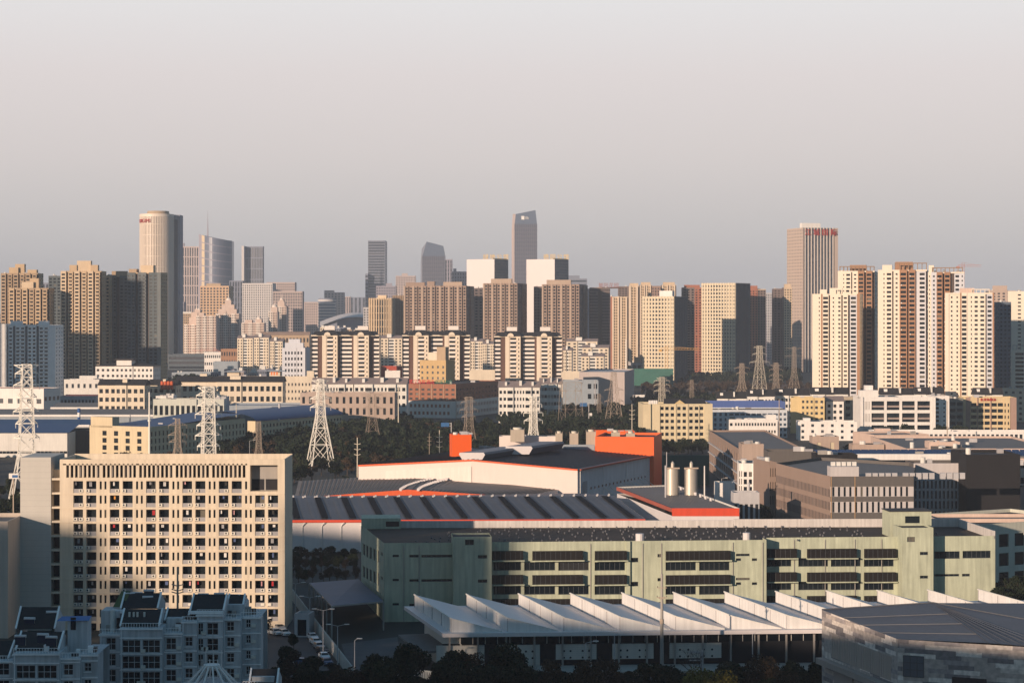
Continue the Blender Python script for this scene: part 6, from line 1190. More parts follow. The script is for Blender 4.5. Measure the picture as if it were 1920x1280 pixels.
# ornate domed residential clusters
orn = mat('ornate_pinkwhite', (.58, .46, .40)); orw = mat('ornate_white', (.70, .62, .56)); 
def ornate(label, x0, x1, D, y, steps, nb):
    b = block(label, x0, x1, D, y, th=0, depth=26, mats={'wall': orn, 'w': orw, 'slot': slot}, front=[(1, .5, 2, .5, .5, .3, 'w'), (1, 0, 2, .55, .5, .3, 'wall')]*nb, gl=GD, fl=3.3, fin=False, name='ornate_tower', cat='tower', group='ornate domed residential towers')
    for (f0, f1, h0, h1) in steps: b.p('upper_storey').box(b.A, b.u, b.n, b.L*f0, b.L*f1, -14, .3, b.z1+h0, b.z1+h1, orn)
    f0, f1, h0, h1 = steps[-1]; cx = b.P(b.L*(f0+f1)/2, -6, 0); r_ = b.L*(f1-f0)*.45; z = b.z1+h1
    for i in range(4): b.p('dome').cyl(cx[0], cx[1], z+r_*math.sin(i*.39), z+r_*math.sin((i+1)*.39), r_*math.cos(i*.39), r_*math.cos((i+1)*.39), orw, 12)
    b.p('spire').cyl(cx[0], cx[1], z+r_, z+r_+6, .6, .1, orw, 6); return b.done()
ornate('ornate domed tower cluster with stepped left wing, left skyline', 345, 372, 2800, 608, ((.35, 1, 0, 9), (.5, .95, 9, 16), (.75, .95, 16, 20)), 2)
ornate('ornate domed block with white window frames, middle of the left cluster', 368, 405, 2780, 592, ((.1, .4, 0, 4), (.03, .2, 4, 8)), 3)
ornate('tallest ornate tower of the left cluster with a tiered dome', 405, 448, 2850, 588, ((.1, .9, 0, 6), (.25, .8, 6, 12), (.4, .66, 12, 18)), 3)
ornate('brown tower with two little domed caps right of the ornate cluster', 450, 495, 3000, 605, ((.2, .5, 0, 4), (.65, .9, 0, 5)), 3)
ornate('sunlit ornate tower with tiered dome in front of the brown-pink block', 503, 520, 2900, 584, ((.3, 1, 0, 6),), 1)
ornate('tall crown of the sunlit ornate tower, right half', 519, 537, 2950, 574, ((.1, .8, 0, 6), (.25, .7, 6, 9)), 1)
# round banded building + stadium
b = Bd('round_building', 'round far building with horizontal bands, left of centre', 'building', G(613, 4200)); p = G(613, 4200); r_ = 17*4200/F
b.p('core').cyl(p.x, p.y, 0, Zt(559, 4200), r_-1.2, r_-1.2, fl2, 32)
for k in range(16): z = 6+k*(Zt(559, 4200)-6)/16; b.p('band').cyl(p.x, p.y, z, z+3.2, r_, r_, fl4, 32)
b.done()
b = Bd('stadium', 'low far stadium with a pale curved roof, left of centre', 'stadium', G(640, 3900)); 
for i in range(14):
    x0, x1 = 600+i*6, 606+i*6; y0, y1 = 607-17*math.sin(i/14*math.pi*.62), 607-17*math.sin((i+1)/14*math.pi*.62)
    b.p('roof').face([(*G(x0, 3850), Zt(y0+4, 3850)), (*G(x1, 3850), Zt(y1+4, 3850)), (*G(x1, 3950), Zt(y1-4, 3950)), (*G(x0, 3950), Zt(y0-4, 3950))], fl4); b.p('wall').face([(*G(x0, 3860), 0), (*G(x1, 3860), 0), (*G(x1, 3860), Zt(y1+4, 3850)), (*G(x0, 3860), Zt(y0+4, 3850))], fl2)
b.done()
# curved glass tower with mast
D = 5000; b = Bd('skyscraper', 'curved glass skyscraper with sloping top and a thin mast, left skyline', 'skyscraper', G(405, D)); gm = mat('curved_glass', (.13, .15, .21), rough=.3, var=.08, spec=.6); gl_ = mat('curved_glass_sunlit', (.62, .50, .34), rough=.4, var=.05)
n_ = 20; edge = []
for i in range(n_+1):
    f_ = i/n_; px = 373+61*f_; dy = -34*math.sin(math.pi*f_*.9); edge.append((X(px, D), D+dy+f_*20, 439+12*f_+2*math.sin(f_*3)))
for i in range(n_):
    a, c = edge[i], edge[i+1]; m_ = gl_ if i in (2, 3) else (fl1 if i < 2 else gm)  # sunlight on the left part put into the glass colour as a bright strip
    for k in range(14):
        k0, k1 = k/14, (k+1)/14; za, zc = Zt(a[2], D), Zt(c[2], D); fl_ = lambda t: 1+.10*max(0, 1-t*1.6)
        xa = lambda e, t: b.o[0]+(e[0]-b.o[0])*fl_(t)
        b.p('curtain_wall').face([(xa(a, k0), a[1], za*k0), (xa(c, k0), c[1], zc*k0), (xa(c, k1), c[1], zc*k1), (xa(a, k1), a[1], za*k1)], m_)
        if k: b.p('floor_line').face([(xa(a, k0), a[1]-.6, za*k0), (xa(c, k0), c[1]-.6, zc*k0), (xa(c, k0), c[1]-.6, zc*k0+2.2), (xa(a, k0), a[1]-.6, za*k0+2.2)], fl1)
bk = [(edge[0][0], D+45), (edge[-1][0], D+45)]; zl, zr_ = Zt(439, D), Zt(452, D)
b.p('rear_wall').face([(edge[-1][0], edge[-1][1], 0), (bk[1][0], bk[1][1], 0), (bk[1][0], bk[1][1], zr_), (edge[-1][0], edge[-1][1], zr_)], gm); b.p('rear_wall').face([(edge[0][0], edge[0][1], 0), (bk[0][0], bk[0][1], 0), (bk[0][0], bk[0][1], zl), (edge[0][0], edge[0][1], zl)], gm); b.p('rear_wall').face([(bk[0][0], bk[0][1], 0), (bk[1][0], bk[1][1], 0), (bk[1][0], bk[1][1], zr_), (bk[0][0], bk[0][1], zl)], gm)
b.p('roof').face([(e[0], e[1], Zt(e[2], D)-2) for e in edge]+[(bk[1][0], bk[1][1], zr_-2), (bk[0][0], bk[0][1], zl-2)], fl1)
mx = X(389.5, D); b.p('mast').beam((mx, D, zl-5), (mx, D, Zt(418, D)), 3.4, fl1, 1.8); b.p('mast').beam((mx, D, Zt(418, D)), (mx, D, Zt(395, D)), 1.5, fl1, .5); b.done()
# two faceted skyscrapers
def facet(label, D, pts, zone, sign=None, m0=mat('sky_dark', (.085, .095, .13), rough=.4, var=.05), m1=mat('sky_line', (.16, .16, .20)), left=None):
    """pts: px of the front left / front right corners at base and top, roofline rows"""
    b = Bd('skyscraper', label, 'skyscraper', G((pts[0]+pts[1])/2, D)); (x0, x1, xt0, xt1, yl, yr, yb) = pts
    zt0, zt1, zb0 = Zt(yl, D), Zt(yr, D), Zt(yb, D); dep = (x1-x0)*D/F
    f = lambda px, z, d=0: (X(px, D), D+d, z)
    b.p('curtain_wall').face([f(x0, 0), f(x1, 0), f(x1, zb0), f(x0, zb0)], m0)
    n_ = 12
    for k in range(1, int(zb0/9)): b.p('floor_line').box((X(x0, D), D), (1, 0), (0, -1), 0, (x1-x0)*D/F, .02, .7, k*9, k*9+1.2, m1)
    for k in range(n_+1): x = (x1-x0)*D/F*k/n_; b.p('mullion').box((X(x0, D), D), (1, 0), (0, -1), x-.5, x+.5, .02, 1.2, 0, zb0, m1)
    b.p('crown').face([f(x0, zb0), f(x1, zb0), f(xt1, zt1), f(xt0, zt0)], mat('crown_glass', (.10, .13, .19), rough=.35))
    for (pa, pb, za, zc) in ((x1, xt1, zb0, zt1), (x0, xt0, zb0, zt0)):
        b.p('side_wall').face([f(pa, 0), f(pa, 0, dep), f(pa, za, dep), f(pa, za)], m0); b.p('crown').face([f(pa, za), f(pa, za, dep), f(pb, zc-4, dep), f(pb, zc)], m0)
    b.p('rear_wall').face([f(x0, 0, dep), f(x1, 0, dep), f(x1, zb0, dep), f(x0, zb0, dep)], m0); b.p('roof').face([f(xt0, zt0-4), f(xt1, zt1-4), f(xt1, zt1-4, dep), f(xt0, zt0-4, dep)], m0)
    if left: (lx, ly, lm) = left; b.p('chamfer').face([f(x0, 0), f(lx, 0, 22), f(lx, Zt(ly, D)*.86, 22), f(lx+2, Zt(ly, D), 22), f(xt0, zt0)], lm)
    if sign: 
        q_ = f(sign[0], 0); s5 = mat('sign_white', (.8, .78, .76)); sg = MB(); sg.box((q_[0], q_[1]), (1, 0), (0, -1), 0, 7, 1.3, 1.9, sign[1]-4, sign[1]+4, s5); obj('logo', sg, b.e, b.o)
        text('Ek', 8, s5, (q_[0]+13-b.o[0], q_[1]-1.6-b.o[1], sign[1]-3), 0, b.e, ext=.5)
    return b.done()
facet('tallest dark skyscraper with an upswept slanted crown and white logo, centre skyline', 4800, (965, 1007, 967, 1004, 401.5, 394, 420), None, sign=(977.5, Zt(408.5, 4800)), left=(959.5, 400, fl3))
facet('dark skyscraper with a slanted broken roofline left of the mirror-bright pair', 4900, (792, 834, 800, 831, 453, 461, 480), None, left=(788, 466, fl2))
# low apartment rows deep in the middle of the town
rows_ = [('white six-storey flats with black windows left of the white-blue tower, left part', 445, 474, 2300, 634), ('white six-storey flats left of the white-blue tower, middle part', 476, 504, 2280, 633), ('white six-storey flats left of the white-blue tower, right part', 506, 530, 2250, 640), ('white and red-edged flats between the left and middle twin towers', 713, 754, 2250, 634), ('pale flats between the middle and right twin towers', 882, 905, 2250, 640), ('pale flats with red gable left of the right twin tower', 905, 927, 2200, 645),
         ('cream townhouses right of the right twin tower, rear row', 1062, 1120, 2280, 640), ('cream townhouse block with four-storey front right of the right twin tower', 1092, 1141, 2150, 652), ('front cream townhouse with stepped centre, lowest of the townhouses', 1090, 1132, 2000, 668), ('narrow cream townhouse touching the right twin tower', 1056, 1072, 2050, 657)]
for (lab, x0, x1, D, y) in rows_:
    block(lab, x0, x1, D, y, th=6, depth=14, mats={'wall': offw, 'w': cream}, nfl=None, fl=3.1, front=[(1, .3, 2, .45, .5, .28, 'w'), (.8, -.8, 1, .8, .5, .25, 'wall'), (1, .3, 2, .45, .5, .28, 'w')], gl=GD, roof='gable', hip=3, rm=mat('grey_tile', (.25, .2, .19)), name='apartment_block', group='white flats behind the twin towers', roofs=((.3, .5, 4.5, .1, 'off_white_paint'),))
block('brown-roofed long terrace deep behind the white flats, left of centre', 490, 580, 2700, 628, depth=16, mats={'wall': tan}, nfl=4, front=[(1, 0, 14, .5, .5, .25, 'wall')], gl=GD, roof='gable', hip=4, rm=mat('far_tan_roof', (.35, .24, .18)), name='terrace')
block('orange-roofed construction sheds left of the white six-storey flats', 414, 452, 2500, 654, depth=16, mats={'wall': mat('apartment_orange', (.5, .25, .11))}, nfl=3, front=[(1, 0, 8, .5, .5, .25, 'wall')], gl=GF, name='shed')
block('white construction cabins left of the orange-roofed sheds', 383, 414, 2500, 660, depth=14, mats={'wall': white}, nfl=3, front=[(1, 0, 8, .6, .4, .3, 'wall')], gl=GF, name='cabin')
block('low pale sheds in front of the orange-roofed sheds', 400, 446, 2250, 678, depth=20, mats={'wall': bgrey}, name='shed', rm=lgrey)
# filler terraces that make up the rest of the far town
fr = random.Random(5); k = 0
line = 0
row_n = ['left skyline foot', 'stadium foreground', 'centre skyline foot', 'right-of-centre skyline foot', 'far left behind the tan towers', 'far right behind the white towers', 'dip left of the twin towers']
for (xa, xb, Da, Db, ya, yb, step) in ((340, 690, 3600, 6500, 590, 606, 16), (600, 700, 3000, 3400, 612, 622, 13), (680, 1110, 3400, 5200, 560, 600, 22), (1100, 1500, 3000, 4600, 560, 600, 24), (0, 340, 2600, 4500, 570, 600, 26), (1500, 1920, 3000, 4600, 575, 600, 26), (395, 590, 1760, 2100, 690, 700, 20)):
    x = xa; k = 0
    while x < xb:
        wd = fr.uniform(.6, 1.2)*step; D = fr.uniform(Da, Db); y = fr.uniform(ya, yb); m_ = fr.choice([fl1, fl3, fl4, fl2, tan, offw, cream])
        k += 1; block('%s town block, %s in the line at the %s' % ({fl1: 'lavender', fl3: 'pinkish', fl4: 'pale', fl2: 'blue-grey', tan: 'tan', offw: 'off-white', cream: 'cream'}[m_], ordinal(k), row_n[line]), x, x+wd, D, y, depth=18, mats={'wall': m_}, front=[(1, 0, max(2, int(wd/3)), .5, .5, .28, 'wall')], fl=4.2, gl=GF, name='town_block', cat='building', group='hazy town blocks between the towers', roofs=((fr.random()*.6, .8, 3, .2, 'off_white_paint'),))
        x += step*fr.uniform(.8, 1.3)
    line += 1
# ============================================================ lattice pylons
def pylon(label, px, D, ytop, wb, wt, arms, t=.3, m=steel, rz=.35, waist=None, flat=True, n=None, yb=None):
    """wb/wt: base and top width in m; arms: (row, half span m)"""
    e = G(px, D); hgt = Zt(ytop, D); root = empty('lattice_pylon', (e.x, e.y, 0), label, 'pylon', 'lattice power pylons', rz)
    zw = waist[0] if waist else hgt*.45; ww = waist[1] if waist else wt*1.35
    wid = lambda z: (wb+(ww-wb)*z/zw if z < zw else ww+(wt-ww)*(z-zw)/(hgt-zw))/2
    t = t*.55 if D > 1100 else t*.85; body = MB(); levels = [0]; z = 0
    while z < hgt-.5: z += max(wt*.95, wid(z)*2.0); levels.append(min(z, hgt))
    cs = lambda z: [Vector((sx*wid(z), sy*wid(z), z)) for sx, sy in ((-1, -1), (1, -1), (1, 1), (-1, 1))]
    legs = [MB() for _ in range(4)]
    for a, c in zip(levels, levels[1:]):
        A_, B_ = cs(a), cs(c)
        for i in range(4):
            j = (i+1) % 4; legs[i].beam(A_[i], B_[i], t*1.25, m); body.beam(A_[i], B_[j], t*.7, m); body.beam(A_[j], B_[i], t*.7, m); body.beam(B_[i], B_[j], t*.7, m)
    obj('lattice_body', body, root)
    for l in legs: obj('leg', l, root)
    for (row, hs) in arms:
        z = min(hgt, Zt(row, D)); mb = MB(); hw = wid(z); d = 1.5 if row > ytop+4 else -1.5
        for s in (-1, 1):
            tip = Vector((s*hs, 0, z))
            for sy in (-1, 1): mb.beam((s*hw, sy*hw, z), tip, t*.8, m); mb.beam((s*hw, sy*hw, z+d), tip, t*.7, m)
            for k in (.35, .65): mb.beam((s*(hw+(hs-hw)*k), -hw*(1-k), z), (s*(hw+(hs-hw)*k), -hw*(1-k), z+d*(1-k)), t*.5, m); mb.beam((s*(hw+(hs-hw)*k), hw*(1-k), z), (s*(hw+(hs-hw)*k), -hw*(1-k), z), t*.5, m)
            if row > ytop+4 or len(arms) < 4: mb.beam(tip, tip-Vector((0, 0, 1.6)), t*.6, m)
        obj('cross_arm', mb, root)
    return root
bright = mat('pylon_white_steel', (.86, .82, .74), rough=.6, var=.05, streak=0); rust = mat('pylon_brown_steel', (.36, .29, .23), rough=.7, var=.05, streak=0)
pylon('tall white pylon behind the left end of the dormitory', 50, 790, 683, 13, 3.2, [(684, 4.6), (700, 4.2), (722, 4.8), (744, 3.6), (771, 4.9), (794, 4.0), (820, 4.6)], t=.34, m=bright, waist=(20, 5.6))
pylon('white multi-arm pylon rising behind the middle of the dormitory', 391, 790, 725, 12, 3.4, [(726, 3.9), (741, 4.6), (760, 4.2), (776, 5.0), (797, 4.4), (816, 5.0), (836, 4.2)], t=.34, m=bright, waist=(18, 4.6))
pylon('white splayed pylon standing alone in the dark wood, centre left', 601, 990, 711, 11.5, 2.4, [(713, 4.2), (729, 4.3), (747, 5.0), (763, 4.9)], t=.38, m=bright, waist=(24, 3.8))
pylon('short white pylon behind the plant room on the factory hall', 1000, 1040, 743, 7.5, 2.4, [(744, 3.2), (758, 4.4), (774, 5.0), (788, 4.8)], t=.36, m=bright, waist=(16, 3))
pylon('dim brown pylon in the wood left of the red brick building', 698, 1150, 738, 9, 3, [(739, 5.4), (748, 5), (766, 6)], t=.22, m=rust)
pylon('broad dim lattice pylon in the wood below the right twin tower', 1070, 1330, 716, 12.5, 9, [(717, 8), (733, 6)], t=.26, m=rust, waist=(30, 10))
pylon('brown pylon in front of the pink-grey box hall', 1151, 1340, 697, 9.5, 2.4, [(731, 6.5), (752, 6.5)], t=.3, m=steeld, waist=(26, 3.6))
pylon('tall pale pylon with a forked top right of the second cream office tower', 1424, 1750, 648, 11, 3.2, [(650, 5), (664, 6.5), (679, 9)], t=.36, m=steel, waist=(36, 3.6))
pylon('brown pylon left of the tall fork-topped pylon', 1391, 1760, 681, 11, 2.6, [(690, 7), (700, 5)], t=.34, m=steeld)
pylon('small pale pylon with close arms right of the fork-topped pylon', 1455, 1760, 680, 8, 2.6, [(684, 5.5), (693, 6), (704, 6), (712, 6)], t=.36, m=steeld)
pylon('small pylon behind the blank bay of the cream six-storey building', 1241, 1480, 706, 7, 2.6, [(708, 4), (714, 6), (722, 6), (733, 6)], t=.34, m=steel)
pylon('faint pylon in front of the base of the ribbed skyscraper', 1489, 1900, 650, 9, 2.4, [(652, 8), (668, 9)], t=.26, m=steeld)
pylon('small dark pylon in front of the cream-fronted factory', 333, 1000, 784, 6, 1.8, [(797, 4.4), (815, 4.4), (828, 4)], t=.22, m=steeld)
pylon('thin brown pylon right of the cream-fronted factory', 485, 1010, 790, 5, 1.6, [(811, 2.6), (822, 2.4)], t=.18, m=rust)
pylon('brown pylon with two arms in front of the red brick building', 879, 1120, 744, 8, 2.8, [(745, 2.8), (754, 4.4), (768, 5), (781, 3.8)], t=.24, m=steeld)
pylon('tiny dark pylon in the wood left of the brown pylon before the box hall', 1123, 1400, 738, 5, 1.6, [(745, 3), (756, 3)], t=.18, m=rust)
pylon('tiny faint pylon in the scrub above the cream six-storey building', 1297, 1650, 712, 5, 1.8, [(720, 4), (730, 4)], t=.2, m=rust)

# ============================================================ poles, lamps, signs, chimneys, cranes
def pole(label, px, D, ytop, r=.14, arms=(), m=steel, name='utility_pole', cat='pole', yb=None, group=None):
    p = G(px, D); z1 = Zt(ytop, D); b = Bd(name, label, cat, p, group); b.p('shaft').cyl(p.x, p.y, 0, z1, r*1.5, r, m, 10)
    for (row, hs) in arms:
        z = Zt(row, D); mb = MB()
        for s in (-1, 1): mb.beam((p.x, p.y, z), (p.x+s*hs, p.y, z+hs*.28), r*1.1, m)
        obj('cross_arm', mb, b.e, b.o)
    return b.done()
A3 = lambda y0, dy, n=3, h=1.3: [(y0+dy*i, h) for i in range(n)]
pole('slim grey monopole with four small arms, left of the factory hall', 670, 800, 820, .16, A3(833, 10, 3, 1.2))
pole('slim pale monopole with arms left of the orange cube', 824, 900, 806, .16, A3(820, 9, 3, 1.3))
pole('thin monopole with arms in the wood left of the cream six-storey building', 1185, 1120, 757, .17, A3(770, 8, 3, 1.5))
pole('faint monopole in the wood between the slim monopoles', 805, 1000, 812, .12, A3(820, 7, 3, 1.0), m=rust)
pole('tall white mast in front of the cream-fronted factory', 280, 1000, 735, .32, (), m=bright, name='mast', cat='mast')
pole('tall white pole left of the small brown-roofed house', 1174, 2000, 636, .5, (), m=bright, name='mast', cat='mast')
pole('slim pole on the white-blue office', 1461, 1130, 748, .2, (), m=steeld)
pole('dark slim pole in front of the big white office', 1776, 1100, 752, .2, (), m=steeld)
pole('pale pole right of the brown-pink workshop', 747, 1240, 725, .25, A3(730, 6, 2, 1.0), m=steel)
pole('grey pole on the left edge of the wood behind the dormitory', 443, 1150, 757, .2, (), m=steel)
pole('pole by the right gantry in front of the box hall', 1116, 1500, 712, .3, (), m=lgrey)
pole('short white pole between the silos and the brown wing', 1321, 690, 873, .2, (), m=white)
pole('thin pole left of the silos', 1250, 790, 847, .14, (), m=lgrey)
b = Bd('utility_pole', 'concrete utility pole with insulator arms in front of the saw-tooth hall', 'pole', G(1241, 405)); p = G(1241, 405); zt_ = Zt(1075, 405)
b.p('shaft').cyl(p.x, p.y, 0, zt_, .42, .22, conc, 14)
for row, hs in ((1101, .9), (1119, 1.0), (1121, .6)):
    z = Zt(row, 405); mb = MB(); mb.beam((p.x-hs, p.y-.3, z), (p.x+hs, p.y-.3, z), .14, steeld)
    for s in (-1, 1): mb.cyl(p.x+s*hs*.9, p.y-.3, z, z+.35, .07, .05, dark, 8)
    obj('cross_arm', mb, b.e, b.o)
b.p('band').cyl(p.x, p.y, Zt(1160, 405), Zt(1168, 405), .40, .40, steeld, 14); b.done()
pole('utility pole with crossbars rising behind the dormitory flats', 333, 430, 1062, .18, [(1098, 1.2), (1107, 1.2), (1112, 1.2)], m=steeld)
def lamp(label, px, D, ytop, two=True, m=lgrey, s=1.5):
    p = G(px, D); z = Zt(ytop, D); b = Bd('street_lamp', label, 'street lamp', p, 'street lamps'); b.p('pole').cyl(p.x, p.y, 0, z, .13, .08, m, 8)
    for sg in ((-1, 1) if two else (1,)):
        b.p('arm').beam((p.x, p.y, z), (p.x+sg*s, p.y, z+.35), .09, m); mb = MB(); mb.box((p.x+sg*s, p.y), (1, 0), (0, -1), -.1 if sg > 0 else -.9, .9 if sg > 0 else .1, -.17, .17, z+.3, z+.46, white); obj('lamp_head', mb, b.e, b.o)
    return b.done()
lamp('double street lamp by the wall, nearest the parked cars', 606, 452, 1144); lamp('double street lamp below the loading shed', 633, 440, 1173); lamp('double street lamp in front of the dark hedge', 554, 510, 1094); lamp('double street lamp left of the loading shed', 581, 490, 1120)
lamp('single street lamp at the bottom centre in front of the annexe', 1098, 395, 1205, False); lamp('single street lamp under the eave of the saw-tooth hall', 1152, 412, 1190, False, s=.8); lamp('single street lamp left of the mosaic brick building', 1411, 405, 1188, False, s=.8); lamp('slim street lamp left of the white fence', 665, 395, 1200, False, s=.5); lamp('street lamp on the lower road left of the brown wing', 1376, 800, 900, False); lamp('street lamp further down the lower road', 1353, 840, 897, False)
lamp('street lamp in the wood by the left gantry', 468, 1050, 826, False, s=2); lamp('street lamp in the wood left of the dim brown pylon', 655, 1250, 804, False, s=2)
def gantry(label, px, D, ytop, span, side, hgt, col, panel=True):
    p = G(px, D); z = Zt(ytop, D); b = Bd('road_sign', label, 'road sign', p, 'gantry road signs'); b.p('post').beam((p.x, p.y, 0), (p.x, p.y, z), .45, lgrey); b.p('arm').beam((p.x, p.y, z-.4), (p.x+side*span, p.y, z-.4), .3, lgrey)
    b.p('arm').beam((p.x, p.y, z-1.8), (p.x+side*span, p.y, z-1.8), .2, lgrey)
    if panel: b.p('sign_panel').box((p.x+side*span*.6, p.y), (1, 0), (0, -1), -span*.4, span*.4, .2, .35, z-hgt, z, col)
    return b.done()
sgb = mat('sign_blue', (.03, .12, .30), rough=.5)
gantry('grey-backed gantry road sign in the wood left of the lone white pylon', 552, 1150, 823, 6.5, 1, 2.3, lgrey); gantry('blue gantry road sign left of the orange cube', 846, 1150, 792, 5.5, -1, 2.2, sgb); gantry('gantry frame without a panel beside the lone white pylon', 565, 1010, 862, 4.8, -1, 2, lgrey, False)
gantry('blue gantry road sign in front of the box hall', 1104, 1420, 755, 6, -1, 2.4, sgb); gantry('gantry sign above the cream six-storey building', 1187, 1650, 740, 9, 1, 2.2, white); gantry('small white gantry in the wood right of the box hall sign', 1104, 1300, 774, 2, 1, 1.5, white)
gantry('white gantry arm in front of the yellow willow', 1316, 400, 1219, 2.4, -1, .4, lgrey)
stripe = mat('stripe_blue', (.03, .10, .28))
for (px, D, yt, yb_, lab) in ((148, 1190, 765, 800, 'blue and white banded chimney on the blue roofs, far left'), (355, 1300, 748, 774, 'blue and white banded chimney right of the paired-window building')):
    b = Bd('chimney', lab, 'chimney', G(px, D)); p = G(px, D); z1 = Zt(yt, D); n_ = 8
    for i in range(n_): b.p('band').cyl(p.x, p.y, z1*i/n_ if i else 0, z1*(i+1)/n_, .85, .85, white if i % 2 == 0 else stripe, 12)
    b.done()
for (px, D, yt, r_, lab) in ((318, 1260, 766, 1.0, 'short grey chimney between the banded chimneys'), (244, 1220, 778, .4, 'thin vent pipe above the cream-fronted factory'), (524, 1250, 757, .7, 'short white chimney on the long blue-roofed factory'), (1248, 690, 873, .3, 'slim pipe left of the silos'), (1404, 700, 905, .35, 'short vent pipe by the low white sheds')):
    b = Bd('chimney', lab, 'chimney', G(px, D)); p = G(px, D); b.p('stack').cyl(p.x, p.y, 0, Zt(yt, D), r_, r_, lgrey, 12); b.p('cap').cyl(p.x, p.y, Zt(yt, D), Zt(yt, D)+r_*.5, r_*1.3, r_*.8, lgrey, 12); b.done()
def crane(label, px, D, ytop, jl, jr, m):
    p = G(px, D); z = Zt(ytop, D); b = Bd('tower_crane', label, 'crane', p); t = .0005*D/4
    for s in (-1, 1): b.p('mast').beam((p.x+s*1.1, p.y, 0), (p.x+s*1.1, p.y, z), t, m)
    for k in range(int(z/3)): b.p('mast').beam((p.x-1.1, p.y, k*3), (p.x+1.1, p.y, k*3+3), t*.7, m)
    a, c = X(jl, D), X(jr, D)
    for dz in (0, 1.6): b.p('jib').beam((a, p.y, z-4+dz), (c, p.y, z-4+dz), t, m)
    for k in range(int(abs(c-a)/3)): x = min(a, c)+k*3; b.p('jib').beam((x, p.y, z-4), (x+1.5, p.y, z-2.4), t*.7, m)
    b.p('tie').beam((p.x, p.y, z), (a+(p.x-a)*.3, p.y, z-2.4), t*.6, m); b.p('tie').beam((p.x, p.y, z), (c+(p.x-c)*.4, p.y, z-2.4), t*.6, m); b.p('counterweight').box((c if abs(c-p.x) < abs(a-p.x) else a, p.y), (1, 0), (0, -1), -1.5, 1.5, -1, 1, z-6, z-3.8, m); return b.done()
crane('thin red tower crane above the lattice-roof tower, right', 1806, 2100, 492, 1840, 1796, mat('crane_red', (.45, .2, .17))); crane('yellow tower crane in front of the first cream office tower', 1250, 2150, 648, 1311, 1238, mat('crane_yellow', (.6, .34, .10))); crane('far red crane left of the white cabins', 402, 2700, 652, 360, 410, mat('crane_red', (.45, .2, .17)))
# roof lettering on the dark tower right of centre
b = Bd('roof_sign', 'faint rooftop letters on the dark tower right of centre', 'sign', G(1140, 2405)); z_ = Zt(539, 2400)
for i, ch in enumerate('朝阳花园'): p_ = G(1127+i*9.5, 2405); text(ch, 5.6, mat('sign_rust', (.32, .12, .09)), (p_.x-b.o[0], p_.y-b.o[1], z_+.6), 0, b.e, ext=.3)
b.p('rail').box(G(1122, 2406), (1, 0), (0, -1), 0, 27, 0, .3, z_-1, z_+.5, dbrown); b.done()
for i, px in enumerate((507, 512, 517)):
    b = Bd('banner', 'orange banner beside the temple-like pavilion, %s from the left' % ones[i+1], 'banner', G(px, 1600), 'orange banners'); p = G(px, 1600); b.p('pole').beam((p.x, p.y, 0), (p.x, p.y, Zt(697, 1600)), .3, white); b.p('cloth').box(p, (1, 0), (0, -1), .2, 1.6, -.05, .05, Zt(703, 1600), Zt(697, 1600), mat('banner_orange', (.7, .22, .08))); b.done()
b = Bd('billboard', 'small white and blue billboard at the left edge behind the dormitory wing', 'billboard', G(25, 640)); p = G(25, 640); b.p('panel').box(p, (1, 0), (0, -1), -1.3, 1.6, 0, .2, Zt(897, 640), Zt(887, 640), white); b.p('panel').box(p, (1, 0), (0, -1), -.3, 1.4, .21, .23, Zt(895, 640), Zt(890, 640), sgb); b.p('post').beam((p.x, p.y, 0), (p.x, p.y, Zt(897, 640)), .3, steeld); b.done()

